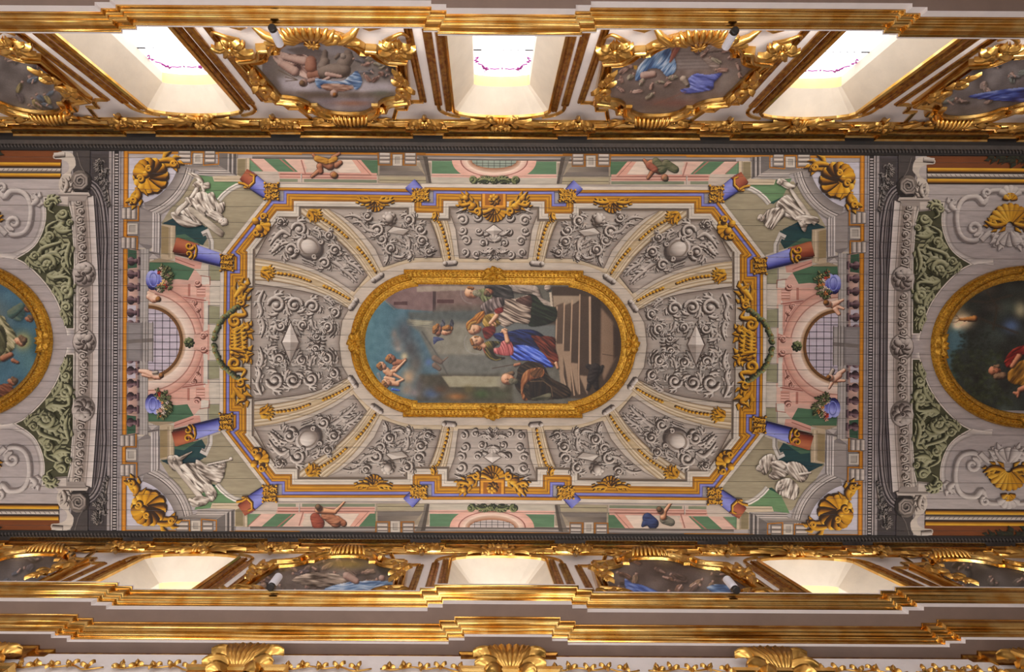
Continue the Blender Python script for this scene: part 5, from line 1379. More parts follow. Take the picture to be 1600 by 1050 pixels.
pieces(A, 'painted_gold_shell', 8, 'large painted golden shell and scrolls filling the @ corner', 'ornament', 'painted corner shells')
A = Art(); P = [(-575, EDT + 2), (-300, EDT + 2)]; A.bands(P, [(-2, (60, 44, 24)), (-1.5, (180, 116, 28)), (1.3, (196, 132, 40)), (2, (90, 60, 24)), (2.2, (150, 142, 136)), (6, (120, 112, 108)), (8, (174, 166, 160)), (10, (96, 88, 84))][::-1] and [(-10, (96, 88, 84)), (-8, (174, 166, 160)), (-6, (120, 112, 108)), (-2.2, (150, 142, 136)), (-2, (90, 60, 24)), (-1.3, (196, 132, 40)), (1.5, (180, 116, 28)), (2, (60, 44, 24))])
grounds(A, 'painted_edge_moulding', 3)
A = Art(); X0 = q((194.5, 500))[0][0]; A.bands([(X0, EDT), (X0, 0)], [(-3.8, (90, 54, 14)), (-3, (170, 104, 22)), (0, (206, 140, 38)), (2, (180, 112, 22)), (3.6, (100, 60, 16))])
pieces(A, 'painted_gold_border', 4, 'painted straight gold border strip beside the beaded moulding, @ quarter', 'ornament', 'painted gold borders')

# ---- end bays ----------------------------------------------------------
XD = lambda x: q((x, 500))[0][0]
A = Art()
def vb(A, x0, x1, c, y0=EDT, y1=0): A.poly([(x0, y0), (x1, y0), (x1, y1), (x0, y1)], c, True)
for x0, x1, c in ((183.5, 191, (150, 143, 146)), (186, 187, (100, 94, 96)), (176, 183.5, (38, 32, 34)), (174, 176, (178, 170, 170)), (172, 174, (70, 64, 66)), (168, 172, (150, 142, 142))): vb(A, XD(x0), XD(x1), c)
grounds(A, 'painted_border_ground', 2)
for mx, my, w in QUAD:
    t = thing('painted_bead_moulding', 'painted beaded moulding of small pale dentils across the ceiling, %s quarter' % w, 'moulding', (OX + mx * -590 / S, OY + my * -150 / S, CEZ - .02), 'painted bead mouldings')
    A = Art()
    for k in range(int(297 / 4.6)):
        y = -2.3 - 4.6 * k; A.poly([(XD(177.5), y - 1.2), (XD(182.5), y - 1.2), (XD(182.5), y + 1.2), (XD(177.5), y + 1.2)], (176, 168, 168), True)
    A.emit('bead', 3, mx, my, parent=t, kind='stuff')
arch_in = z5((420, 180), (490, 210), (540, 280), (570, 400), (590, 560), (592, 800)) ; arch_in.append((arch_in[-1][0], 0))
# stone frieze with rosettes and running scrolls; curved mouldings
for mx, my, w in QUAD:
    t = thing('painted_rosette_frieze', 'painted grey frieze of rosettes and running scrolls at the end bay, %s quarter' % w, 'frieze', (OX + mx * -640 / S, OY + my * -110 / S, CEZ - .03), 'painted rosette friezes')
    A = Art(); P = z5((430, 305), (440, 420), (452, 600), (462, 760), (466, 900)); P = [(P[0][0], P[0][1])] + cat(P[1:], 3) + [(P[-1][0], 0)]
    A.bands(P, [(-31, (34, 30, 34)), (-29, (120, 112, 114)), (-28, (40, 34, 38)), (-26, (52, 46, 50)), (-25, (128, 120, 122)), (-24, (36, 30, 34)), (-22.6, (44, 38, 40)), (-22, (206, 198, 194)), (-14, (192, 182, 176)), (-13, (100, 88, 82)), (-12, (184, 172, 164)), (-9, (140, 128, 120)), (9, (160, 148, 140)), (10, (206, 196, 188)), (13, (176, 166, 158)), (14, (92, 82, 78))])
    A.emit('frieze_ground', 4, mx, my, parent=t)
    A = Art()
    for k, y in enumerate((-217, -203, -189, -175, -161, -147, -133, -106 + 14, -78, -64, -50, -36, -22)):
        if -124 < y < -86: continue
        f = (y + 232) / 232; x = np.interp(y, [p[1] for p in P], [p[0] for p in P]); d = 1 if k % 2 else -1
        A.volute(x + d * 1.5, y, 6.6, d, 90 * d, SC4, w=1.8); A.tube([(x - d * 6, y + 5), (x, y + 7), (x + d * 6, y + 9)], 1.2, SC4, .8, 3)
    A.emit('running_scroll', 5, mx, my, parent=t)
    for y in (-106, 0) if my > 0 else (-106,):
        x = np.interp(y, [p[1] for p in P], [p[0] for p in P])
        A = Art(); A.blob(x, y, 17, 19, 0, [(120, 110, 104), (160, 150, 144), (190, 180, 173), (200, 191, 184)], 1, 18); A.rosette(x, y, 15, 8, ST, 1.6); A.blob(x, y, 3, 3, 0, [(50, 42, 40), (90, 80, 76)], 0)
        A.emit('rosette', 6, mx, my, parent=t)
A = Art(); P = arch_in
g = Art(); g.poly([(XD(90), EDT), (XD(172), EDT), (XD(172), 0), (XD(140), 0)], (70, 64, 68)); g.poly([(XD(141), EDT + 4), (XD(167), EDT + 4), (XD(167), -150), (XD(150), -215), (XD(141), -235)], (62, 56, 58))
grounds(g, 'painted_end_ground', 1)
A = Art(); A.bands(cat(z5((455, 205), (520, 240), (560, 310), (580, 420), (590, 560)), 3) + [(XD(165.5), -120), (XD(165.5), 0)], [(-4, (28, 24, 28)), (-2.5, (150, 142, 144)), (-1.5, (60, 54, 58)), (.8, (34, 28, 32)), (1.2, (120, 112, 114)), (3.5, (150, 142, 142)), (4.4, (34, 28, 32)), (6, (58, 52, 54)), (6.6, (140, 132, 132)), (8.2, (84, 78, 78)), (9, (40, 34, 36))])
pieces(A, 'painted_curved_moulding', 5, 'painted dark grey moulding that curves in at the console, @ quarter', 'moulding', 'painted curved mouldings')
A = Art(); rr = random.Random(9)
A.tube(cat(z5((540, 90), (560, 170), (585, 260), (600, 350)), 4), 1.2, ST, .8, 3)
for k in range(15):
    f = k / 14; p = z5((545 + 50 * f + rr.uniform(-14, 14), 95 + 250 * f))[0]; a = rr.uniform(0.6, 2.4); w_ = 5.5 * (1 - .55 * f)
    A.leafy([p, (p[0] + math.cos(a) * w_, p[1] + math.sin(a) * w_), (p[0] + math.cos(a + .5) * w_ * 1.7, p[1] + math.sin(a + .5) * w_ * 1.7)], w_ * .7, [(36, 32, 32), (74, 68, 68), (116, 110, 108), (158, 152, 148)], 2, .8)
for k in range(6): p = z5((545 + rr.uniform(-20, 20), 110 + k * 24))[0]; A.rosette(p[0], p[1], 4, 5, [(36, 32, 32), (84, 78, 76), (130, 122, 118), (168, 160, 154)], .8)
pieces(A, 'painted_leaf_drop', 6, 'painted grey hanging leaf and flower drop on a dark panel, @ quarter', 'ornament', 'painted leaf drops')
# console volutes
A = Art()
A.poly(z5((395, 50), (490, 45), (490, 300), (400, 300)), (66, 60, 60))
A.poly(cat(z5((290, 70), (340, 55), (395, 70), (412, 130), (385, 170), (400, 230), (405, 290), (340, 292), (318, 240), (335, 190), (372, 160), (370, 120), (335, 100), (290, 95)), 3, True), (196, 186, 176))
A.poly(z5((380, 215), (485, 200), (470, 280), (400, 290)), (120, 110, 104)); A.blob(*z5((437, 218))[0], 15, 17, 0, [(36, 30, 30), (84, 76, 72), (130, 120, 112)], 1.5, 18); A.volute(*z5((437, 218))[0], 15, -1, 180, [(30, 24, 24), (88, 80, 76), (140, 130, 124), (186, 176, 168)], w=2.6, turns=2.3, fl=False)
A.tube(z5((290, 75), (350, 70)), 3.4, ST, 1); A.tube(z5((318, 290), (485, 290), (487, 300)), 2.6, ST, 1.4); A.leafy(z5((350, 280), (365, 240), (355, 200)), 6, SC4, 3)
A.bands(z5((420, 60), (440, 130), (475, 190)), [(-1, (40, 34, 34)), (1, (120, 112, 108))])
A.poly(z5((318, 300), (480, 300), (470, 330), (380, 330), (375, 360), (310, 355)), (150, 140, 134)); A.poly(z5((325, 306), (372, 306), (370, 350), (318, 345)), (196, 186, 178))
pieces(A, 'painted_console_volute', 8, 'painted stone console with a dark spiral volute, @ end of the ceiling', 'ornament', 'painted console volutes')
# stone ground of end bay, with gold rods
XL = -1130
g = Art(); g.poly([(XL, EDT), (XD(115), EDT), (XD(115), 0), (XL, 0)], (176, 167, 166)); g.poly([(XL, EDT), (XD(94), EDT), (XD(94), EDT + 24), (XL, EDT + 24)], (112, 58, 20))
grounds(g, 'painted_end_ground', 2)
for yy, w_, nm in ((266, 4, 'upper'), (283, 4, 'lower')):
    A = Art(); A.tube([(XL, q((50, yy))[0][1]), (XD(93), q((50, yy))[0][1])], w_ - .8, G4, 1.4, 7)
    pieces(A, 'painted_gold_rod', 5, 'painted long gold rod, the %s one, running to the @ console' % ('outer' if yy == 266 else 'inner'), 'moulding', 'painted gold rods')
A = Art(); A.tube([(XL, q((50, 275))[0][1]), (XD(93), q((50, 275))[0][1])], 2.6, SC4, 1, 5)
for k in range(60):
    x = XD(88) - k * 7.5; y = q((50, 275))[0][1]; A.tube([(x, y - 2), (x - 4, y + 2)], .5, [(110, 100, 94)] * 3, 0, 2)
pieces(A, 'painted_rope_moulding', 6, 'painted grey twisted rope moulding between two gold rods, @ end', 'moulding', 'painted rope mouldings')
# spandrels with green scrolls
SPN = cat(z5((235, 310), (246, 400), (235, 480), (200, 560), (150, 610), (80, 652)), 3) + cat(z5((80, 652), (150, 690), (250, 790), (320, 900), (368, 1040)), 3)[1:] + z5((413, 1040), (410, 620), (392, 400), (372, 318))
A = Art(); A.poly(SPN, (72, 72, 50)); A.bands(SPN, [(-1.2, (226, 218, 210)), (.6, (200, 190, 182)), (1.2, (70, 66, 50))], closed=True)
def gv(x, y, R_, d, a0, tl=None): c = z5((x, y))[0]; A.volute(c[0], c[1], R_, d, a0, GR, z5(*tl) if tl else None, w=R_ * .28)
for p, w_ in (([(330, 380), (345, 430), (320, 470), (270, 480)], 8), ([(300, 480), (340, 500), (395, 490)], 7), ([(215, 560), (250, 570), (290, 600)], 7), ([(330, 540), (355, 600), (350, 680), (390, 740)], 8), ([(250, 640), (300, 620), (340, 650)], 8), ([(190, 610), (210, 670), (250, 730)], 7), ([(260, 740), (310, 760), (370, 730)], 8), ([(150, 640), (180, 680), (220, 700)], 5), ([(330, 800), (380, 820), (400, 780)], 7), ([(300, 800), (340, 850), (350, 900)], 6), ([(385, 880), (370, 940), (395, 980)], 6), ([(350, 930), (375, 980), (380, 1020)], 5), ([(255, 330), (300, 320), (320, 345)], 5), ([(390, 560), (370, 640), (385, 700)], 6)): A.leafy(z5(*p), w_, GR, 4, 1.2)
gv(262, 345, 7, 1, 0, [(300, 400), (270, 380)]); gv(350, 400, 9, -1, 180); gv(280, 530, 10, 1, 90, [(320, 440), (260, 480)]); gv(270, 680, 15, 1, 200, [(340, 560), (230, 600)]); gv(195, 640, 8, -1, 0); gv(370, 830, 12, -1, 90, [(300, 760), (390, 760)]); gv(375, 920, 8, 1, 200); gv(390, 450, 6, 1, 90)
c = z5((270, 690))[0]; A.rosette(c[0], c[1], 9, 6, GR)
pieces(A, 'painted_spandrel', 6, 'painted olive spandrel full of pale green scrolling leaves, @ end', 'painted panel', 'painted green spandrels')
# lobed stone frame lines in the end bay
A = Art()
A.bands(cat(z5((215, 305), (242, 380), (236, 470), (200, 560), (140, 612), (70, 640), (-40, 660)), 4), [(0, (120, 110, 106)), (1.2, (214, 206, 202)), (4, (196, 188, 184)), (6.5, (150, 141, 138)), (8, (176, 167, 166))])
A.bands([(x, y) for x, y in cat(z5((-40, 640), (75, 655), (150, 695), (250, 795), (320, 905), (366, 1040), (372, 1075)), 4)], [(-8, (176, 167, 166)), (-5, (190, 182, 178)), (-2, (212, 204, 198)), (0, (226, 218, 212)), (.8, (110, 100, 96))])
A.bands(cat(z5((170, 285), (230, 300), (310, 300), (310, 360), (380, 360)), 2), [(-.8, (210, 202, 198)), (.8, (120, 110, 108))])
pieces(A, 'painted_lobed_moulding', 4, 'painted pale moulding round the lobed stone field, @ end', 'moulding', 'painted lobed mouldings')
# grey rocaille frame with a gold shell at its heart (end bays)
A = Art(); cx, cy = 1575 - 770 - .0, None
cxx = -(q((1573, 330))[0][0]); cyy = q((1573, 330))[0][1]
SW = [(128, 118, 116), (164, 155, 152), (190, 182, 178), (206, 199, 195), (220, 214, 210)]
for s in (-1, 1):
    m = lambda *p: [(cxx + s * -x, cyy + y) for x, y in p]
    A.tube(cat(m((-12, -42), (-32, -40), (-40, -22), (-52, -32), (-72, -28), (-82, -8), (-80, 20), (-70, 34), (-52, 36), (-44, 22)), 4), [2.5, 4, 3.4, 3, 4], SW, 1.8)
    A.volute(*m((-56, 18))[0], 13, s, 90, SW, w=3.6, fl=False); A.tube(cat(m((-44, 36), (-30, 24), (-22, 34), (-24, 46)), 4), [4, 3.5, 2.5], SW, 1.6)
    A.volute(*m((-36, -38))[0], 8, -s, 90, SW, w=2.6, fl=False); A.leafy(m((-84, -10), (-92, -18), (-88, -26)), 7, SW, 2, 1.4)
    A.leafy(m((-6, 22), (-14, 34), (-22, 44)), 9, SW, 3, 1.4)
A.fan(cxx, cyy - 30, 20, 200, 340, 5, SW, .2); A.fan(cxx, cyy + 20, 26, 50, 130, 3, SW, .1)
pieces(A, 'painted_rocaille', 7, 'painted pale grey rocaille scrollwork around a gold shell, @ end', 'ornament', 'painted rocaille frames')
A = Art(); A.fan(cxx, cyy + 12, 34, 190, 350, 9, G4, .15, sh=1.6); A.fan(cxx, cyy - 26, 12, 190, 350, 4, G4, .15)
for s in (-1, 1): A.leafy([(cxx + s * 6, cyy + 10), (cxx + s * 24, cyy + 14), (cxx + s * 40, cyy + 6)], 7, G4, 3)
pieces(A, 'painted_gold_shell', 9, 'painted gold scallop shell in grey rocaille, @ end of the ceiling', 'ornament', 'painted scallop shells of the ends')
A = Art()   # dark foliage at the outer edge
for k in range(26):
    p = q((25 - k * 9 + rr.uniform(-4, 4) - 40, 246 + rr.uniform(-4, 8)))[0]; A.leafy([p, (p[0] + 5, p[1] + 3), (p[0] + 9, p[1] + rr.uniform(-2, 8))], 6, [(20, 20, 12), (36, 38, 22), (54, 56, 34)], 2, .8)
pieces(A, 'painted_dark_foliage', 7, 'painted dark foliage on the red ground at the @ end', 'foliage', 'painted dark foliage')

# ---- dark rope cornice along both long edges --------------------------
for i, (sg, yl) in enumerate(((-1, 233.5), (1, 838.5))):
    t = struct('trim_%d' % (80 + i), (0, sg * 5, 13.95))
    dy = (yl - ZY - (0 if sg < 0 else 3)) / S; Y0 = CY + (yl - ZY) / S
    inn_ = -sg
    def fl(name, a, b, h, m):   # flat dark member between distances a and b outward of the rope
        y0, y1 = sorted((Y0 + sg * a, Y0 + sg * b)); return MB().box((-15.8, y0, 14 - h), (15.8, y1, 14.02)).obj(name, m, t)
    fl('dark_fillet', -.10, -.045, .05, RDK); fl('grey_fillet', .05, .15, .05, RGR); fl('dark_band', .15, .42, .03, RDK)
    prof = [(.055 * math.cos(a), .055 * math.sin(a)) for a in np.linspace(0, math.pi, 7)]
    V, F = sweep([(-15.8, Y0), (15.8, Y0)], [(x, 0) for x, _ in prof], lambda x, y, h: (x, y, 14))
    n = 2
    V = [(x, Y0 + p[0], 13.99 - p[1]) for p in prof for x in (-15.8, 15.8)]; F = [(2 * j, 2 * j + 1, 2 * j + 3, 2 * j + 2) for j in range(6)]
    obj('rope_core', V, F, RDK, t)
    mb = MB()
    for k in range(300):
        x = -12.6 + k * .0855 ; mb.add([(x, Y0 - .05, 13.93), (x + .035, Y0 - .05, 13.93), (x + .075, Y0 + .05, 13.93), (x + .04, Y0 + .05, 13.93), (x + .02, Y0, 13.915), (x + .055, Y0, 13.915)], [(0, 1, 5, 4), (4, 5, 2, 3)])
    mb.obj('rope_strand', RGR, t, kind='stuff')
# ================================================================= FRAMED PICTURES OF THE CEILING
def a1(*p): return [(540 + x / 4.377, 410 + y / 4.377) for x, y in p]
def a2(*p): return [(760 + x / 4.377, 410 + y / 4.377) for x, y in p]
def cp(z, L):    # capsules given in zoomed pixels: (x, y, r, x2, y2, r2)
    out = []
    for c in L:
        p = z((c[0], c[1]))[0]
        if len(c) == 3: out.append((p[0], p[1], c[2] / 4.377))
        else: r = z((c[3], c[4]))[0]; out.append((p[0], p[1], c[2] / 4.377, r[0], r[1], c[5] / 4.377))
    return out
SKIN = [(40, 22, 14), (104, 62, 42), (164, 108, 78), (204, 150, 114), (228, 188, 154)]
SKD = [(26, 14, 10), (70, 38, 26), (122, 72, 50), (160, 104, 76), (188, 136, 104)]
DKR = [(16, 8, 8), (60, 18, 16), (108, 36, 30), (150, 66, 56), (190, 110, 96)]
BLU = [(6, 8, 30), (18, 30, 92), (34, 62, 150), (62, 98, 190), (120, 150, 214)]
GRY = [(26, 22, 20), (80, 70, 64), (128, 116, 106), (168, 154, 142), (200, 186, 172)]
GRN = [(8, 12, 8), (20, 30, 20), (34, 46, 32), (54, 68, 46), (80, 92, 64)]
BRN = [(12, 8, 6), (40, 28, 20), (68, 50, 36), (100, 76, 56), (134, 106, 80)]
PNK = [(60, 20, 24), (130, 54, 60), (184, 96, 100), (214, 140, 140), (232, 180, 176)]
HAIR = [(18, 10, 6), (52, 30, 16), (96, 58, 28), (140, 90, 44), (180, 128, 70)]
YEL = [(30, 24, 6), (90, 72, 20), (150, 122, 46), (190, 160, 80), (214, 190, 120)]
K = Canvas(560, 440, 974, 634, 1.6, (92, 90, 82), 5)
# sky, buildings, cloud
K.fill(a1((100, 120), (640, 120), (640, 1000), (100, 1000)), (74, 116, 128), 3, (66, 92, 108), 0)
K.fill(a1((150, 150), (480, 140), (640, 140), (640, 345), (340, 325), (240, 250)), (116, 92, 90), 1.2); K.fill(a1((600, 160), (1138, 160), (1138, 330), (610, 345)), (112, 90, 84), 1.5)
K.fill(a1((590, 190), (612, 190), (612, 345), (590, 345)), (56, 36, 36), .5); K.fill(a1((620, 258), (735, 258), (735, 282), (620, 282)), (70, 40, 40), .6); K.fill(a1((325, 278), (418, 275), (418, 300), (325, 300)), (72, 44, 44), .6)
K.fill(a1((480, 170), (1138, 160), (1138, 178), (480, 210)), (150, 136, 122), 1); K.line(a1((250, 260), (330, 330)), .8, (150, 130, 110), .6)
K.fill(a1((620, 300), (1138, 290), (1138, 400), (560, 400)), (96, 84, 76), 3)
K.fill(a1((410, 395), (560, 395), (1138, 380), (1138, 760), (660, 790), (500, 480), (420, 430)), (104, 102, 92), 2, (84, 84, 80), 0)
K.fill(a1((520, 440), (860, 420), (1000, 640), (640, 640), (600, 580)), (126, 122, 108), 3); K.fill(a1((420, 345), (900, 330), (860, 400), (430, 400)), (76, 82, 80), 2)
K.fill(a1((420, 395), (600, 408), (560, 430), (470, 440)), (140, 136, 116), 1.2)
for y in (408, 420, 434): K.line(a1((415, y), (590, y + 14)), .7, (170, 166, 140), .5, .8)
K.fill(a1((640, 640), (1138, 640), (1138, 760), (700, 770)), (98, 98, 92), 2); K.line(a1((520, 480), (640, 660), (740, 860)), 1.2, (62, 60, 58), 1.4)
K.fill(a1((500, 770), (1138, 770), (1138, 960), (480, 960)), (64, 58, 44), 3); K.fill(a1((655, 780), (1060, 778), (1060, 850), (710, 855)), (146, 140, 116), 1.2)
K.glow(*a1((590, 900))[0], 18, 11, (70, 92, 130), .9); K.glow(*a1((760, 920))[0], 20, 7, (150, 96, 44), .9); K.glow(*a1((930, 900))[0], 16, 9, (56, 78, 36), .9); K.glow(*a1((650, 870))[0], 14, 8, (70, 44, 22), .9)
K.glow(*a1((1050, 900))[0], 22, 10, (78, 84, 60), .8); K.glow(*a1((840, 870))[0], 12, 8, (90, 80, 40), .8)
for x, y, rx, ry, c in ((400, 480, 16, 24, (66, 68, 74)), (440, 600, 17, 22, (70, 68, 70)), (350, 560, 10, 12, (112, 102, 96)), (480, 700, 14, 22, (84, 78, 72)), (330, 500, 6, 10, (120, 110, 104)), (400, 650, 7, 8, (196, 178, 138)), (430, 790, 14, 16, (176, 142, 106)), (420, 880, 15, 12, (140, 124, 108)), (500, 850, 10, 16, (84, 80, 80)), (470, 900, 10, 8, (120, 110, 110)), (360, 600, 7, 6, (150, 140, 130))): K.glow(*a1((x, y))[0], rx, ry, c, .9)
K.C += (K.noise(3) * 4)[..., None]
# putti on the cloud, cherub heads
def c1(*p): return [(700 + x / 5.385, 440 + y / 5.385) for x, y in p]
def c2(*p): return [(560 + x / 5.385, 440 + y / 5.385) for x, y in p]
def cc(z, L): return [tuple(v for j, pt in enumerate([(c[0], c[1], c[2])] + ([(c[3], c[4], c[5])] if len(c) > 3 else [])) for v in (*z((pt[0], pt[1]))[0], pt[2] / 5.385)) for c in L]
PUT = [(46, 24, 16), (116, 72, 52), (172, 120, 88), (206, 160, 124), (228, 196, 162)]
K.form(cc(c2, [(170, 790, 16, 200, 860, 12)]), [(50, 60, 70), (96, 106, 112), (130, 136, 138)], sh=0)
K.form(cc(c2, [(310, 690, 32, 350, 690, 26), (360, 690, 20, 395, 660, 10), (330, 720, 22, 300, 740, 18)]), SKD); K.head(*c2((275, 655))[0], 7.2, 200, 1, SKD, HAIR)
K.form(cc(c2, [(235, 760, 30, 270, 790, 26), (250, 780, 26, 300, 760, 14), (300, 790, 14, 375, 830, 8), (310, 760, 13, 395, 670, 7)]), PUT); K.head(*c2((200, 720))[0], 6.8, 215, 1, PUT, HAIR)
K.form(cc(c2, [(270, 860, 26, 330, 870, 20), (320, 860, 14, 378, 832, 7), (230, 820, 16, 300, 835, 16)]), PUT); K.head(*c2((238, 862))[0], 7, 190, 1, PUT, HAIR)
K.form(cc(c2, [(290, 915, 12, 345, 925, 7)]), BLU, sh=0)
for (x, y, h) in ((665, 420, SKD), (738, 422, PUT)):
    K.drape(c2(*([(x + 20, y - 40), (x + 40, y - 100), (x + 60, y - 70), (x + 50, y - 30)])), [(36, 36, 44), (66, 66, 76), (96, 98, 108)], 60, sh=0); K.head(*c2((x, y))[0], 7.6, 265 if x < 700 else 330, 1, h, HAIR, cap=.9)
K.drape(c2((630, 470), (720, 490), (660, 510), (632, 535)), [(36, 44, 80), (70, 80, 116), (100, 108, 130)], 20, sh=0)
K.form(cc(c2, [(640, 650, 26, 690, 680, 22), (690, 690, 10, 750, 640, 5), (640, 710, 24, 680, 740, 18)]), [(52, 44, 40), (92, 76, 66), (126, 104, 88)], sh=0); K.glow(*c2((590, 685))[0], 6, 6, (74, 98, 150), .8)
# stairs and stone
K.fill(a2((440, 160), (900, 160), (960, 420), (960, 720), (800, 930), (560, 920), (470, 540), (300, 420), (300, 300), (440, 290)), (62, 48, 38), 1.2)
K.fill(a2((0, 420), (470, 420), (470, 550), (0, 550)), (98, 102, 100), 2); K.fill(a2((445, 222), (630, 222), (630, 250), (560, 300), (450, 300)), (150, 132, 112), .8)
for x0, x1, c, c2 in ((470, 520, (92, 74, 60), (58, 44, 36)), (522, 570, (88, 70, 56), (54, 42, 34)), (572, 625, (84, 66, 54), (52, 40, 32)), (635, 695, (74, 58, 46), (58, 44, 36)), (712, 775, (50, 38, 30), (60, 46, 36))):
    K.fill(a2((x0, 225 if x0 > 600 else 290), (x1, 225 if x0 > 600 else 270), (x1, 880), (x0, 560 if x0 < 600 else 760)), c, .7, c2, 1)
for P in ([(475, 300), (470, 555), (540, 840)], [(525, 275), (520, 600), (575, 870)], [(577, 255), (570, 680), (600, 900)], [(630, 215), (628, 770), (636, 890)], [(698, 232), (705, 690)]): K.line(a2(*P), 2.0 if P[0][0] < 690 else 3.4, (176, 148, 122), .6)
for x0, y0 in ((470, 550), (520, 600), (570, 680), (632, 765)): K.fill(a2((x0, y0), (x0 + 52, y0 + 2), (x0 + 60, 900), (x0 + 40, 860)), (148, 124, 102), .8)
K.fill(a2((775, 300), (860, 400), (880, 640), (800, 800), (775, 700)), (132, 108, 88), 1.5, (112, 90, 72), 0); K.line(a2((790, 618), (866, 630)), .8, (50, 38, 30)); K.line(a2((862, 420), (866, 660)), .9, (60, 44, 34)); K.fill(a2((866, 420), (900, 470), (900, 620), (868, 650)), (54, 40, 32), 1)
K.form(cp(a2, [(160, 165, 40, 320, 190, 30), (320, 190, 32, 350, 260, 26), (350, 265, 30, 420, 290, 22), (410, 170, 24)]), GRY, .8, 1.2, 20); K.fill(a2((420, 200), (436, 200), (448, 305), (432, 305)), (190, 176, 156), .5)
for x in (130, 155): K.line(a2((x - 10, 180), (x + 20, 255)), 1.8, (190, 178, 156), .5)
# figures
def halo(z, x, y, r, t0, t1, w_=1.2): c = z((x, y))[0]; K.line([(c[0] + r * math.cos(t), c[1] + r * math.sin(t)) for t in np.linspace(t0, t1, 12)], w_, (150, 148, 146), .8, .6)
DG = [(14, 14, 14), (40, 38, 38), (72, 68, 66), (104, 98, 94)]; GYL = [(40, 42, 28), (88, 94, 60), (134, 140, 98), (168, 172, 130)]
K.drape(c1((300, 35), (500, 30), (540, 160), (440, 150), (360, 120)), DG, 20)
halo(c1, 190, 95, 17, 1.6, 3.5); K.drape(c1((235, 80), (330, 60), (360, 130), (310, 180), (250, 130)), GYL, 60); K.head(*c1((190, 100))[0], 10, 195, 1, PUT, None, [(70, 66, 52), (120, 116, 94), (156, 150, 128)]); K.form(cc(c1, [(165, 55, 14, 200, 60, 12)]), HAIR, sh=0); K.head(*c1((335, 90))[0], 6.5, 190, 1, SKD, BRN)
# older woman: green underskirt, grey gown, orange veil
K.drape(c1((650, 130), (720, 110), (800, 190), (900, 220), (895, 320), (760, 370), (660, 350)), [(8, 10, 8), (18, 24, 16), (30, 38, 26), (44, 54, 36)], 20)
K.drape(c1((380, 250), (430, 160), (560, 140), (680, 115), (690, 230), (670, 350), (560, 340), (480, 380), (410, 340)), [(44, 34, 30), (92, 76, 66), (142, 124, 110), (182, 164, 146), (204, 188, 170)], 25, .5, .05, 1.1)
K.drape(c1((620, 125), (690, 120), (690, 210), (640, 200), (560, 160)), [(40, 22, 20), (76, 50, 44), (110, 80, 70)], 20, sh=0)
K.drape(c1((265, 215), (340, 150), (450, 135), (460, 200), (380, 250), (300, 270)), [(30, 26, 26), (76, 64, 62), (128, 112, 108), (172, 156, 150)], 60)
K.drape(c1((385, 235), (455, 215), (450, 260), (400, 270)), [(60, 12, 14), (110, 30, 28), (146, 54, 46)], 20, sh=0)
K.drape(c1((285, 300), (380, 270), (420, 330), (440, 350), (380, 385), (300, 380)), [(60, 44, 10), (120, 92, 30), (166, 132, 58), (196, 164, 92)], 50)
K.drape(c1((240, 270), (300, 250), (290, 310), (260, 350), (180, 370), (165, 420), (150, 400), (150, 350), (200, 310)), [(56, 26, 6), (116, 66, 20), (170, 108, 40), (204, 148, 78)], 130, .5)
K.head(*c1((218, 405))[0], 9.5, 170, -1, PUT, None); K.form(cc(c1, [(170, 400, 14, 180, 370, 14), (190, 355, 12, 230, 340, 10)]), [(60, 34, 8), (130, 90, 34), (184, 142, 70)], sh=0)
K.form(cc(c1, [(350, 350, 14, 400, 290, 20), (375, 370, 8, 345, 345, 8), (395, 360, 6, 370, 330, 7)]), PUT)
# younger woman: dark mantle, red sleeve, blue robe, red-brown skirt
K.drape(c1((290, 390), (380, 375), (390, 430), (320, 490), (290, 440)), [(50, 10, 10), (96, 28, 24), (130, 50, 42)], 30)
K.drape(c1((640, 430), (800, 450), (895, 470), (900, 560), (925, 640), (905, 700), (860, 690), (800, 600), (700, 500)), [(28, 8, 6), (70, 24, 16), (112, 46, 32), (148, 78, 56)], 35, .5)
K.drape(c1((380, 440), (500, 420), (590, 400), (720, 405), (800, 455), (690, 450), (740, 520), (760, 580), (640, 540), (520, 540), (400, 480)), [(6, 8, 22), (14, 20, 54), (24, 36, 90), (44, 60, 120)], 20, .5)
K.drape(c1((500, 560), (560, 530), (680, 540), (780, 590), (830, 640), (880, 710), (800, 710), (700, 665), (600, 660), (530, 640)), [(10, 14, 60), (26, 40, 124), (50, 76, 178), (84, 112, 208), (130, 150, 224)], 28, .5, .05, 1.2)
K.drape(c1((430, 550), (450, 500), (530, 510), (545, 600), (510, 620), (430, 615), (370, 590), (380, 560)), [(80, 26, 30), (150, 66, 68), (196, 110, 108), (222, 156, 148)], 70, .7)
K.drape(c1((300, 520), (350, 500), (440, 510), (380, 560), (400, 620), (480, 640), (400, 665), (330, 640), (295, 580)), [(8, 6, 6), (26, 22, 12), (60, 54, 24), (140, 124, 60)], 50, .8)
K.line(c1((310, 590), (350, 640), (400, 660), (440, 650)), 1.6, (150, 132, 60), .6, .8); K.line(c1((300, 520), (290, 560), (310, 600)), 1.4, (150, 60, 56), .6)
K.form(cc(c1, [(495, 500, 20, 480, 440, 16), (478, 430, 18, 455, 410, 14), (455, 415, 6, 440, 425, 5), (470, 395, 6, 490, 405, 6)]), PUT)
halo(c1, 230, 515, 18, 1.2, 3.8); K.form(cc(c1, [(260, 520, 22, 300, 545, 20)]), PUT, sh=0); K.form(cc(c1, [(230, 550, 24, 265, 565, 18)]), HAIR, sh=0, rough=.3); K.head(*c1((238, 500))[0], 9.5, 180, -1, PUT, None); K.form(cc(c1, [(190, 490, 12, 205, 530, 14), (220, 468, 8, 250, 466, 6)]), HAIR, sh=0)
K.form(cc(c1, [(905, 680, 14, 918, 718, 11)]), PUT)
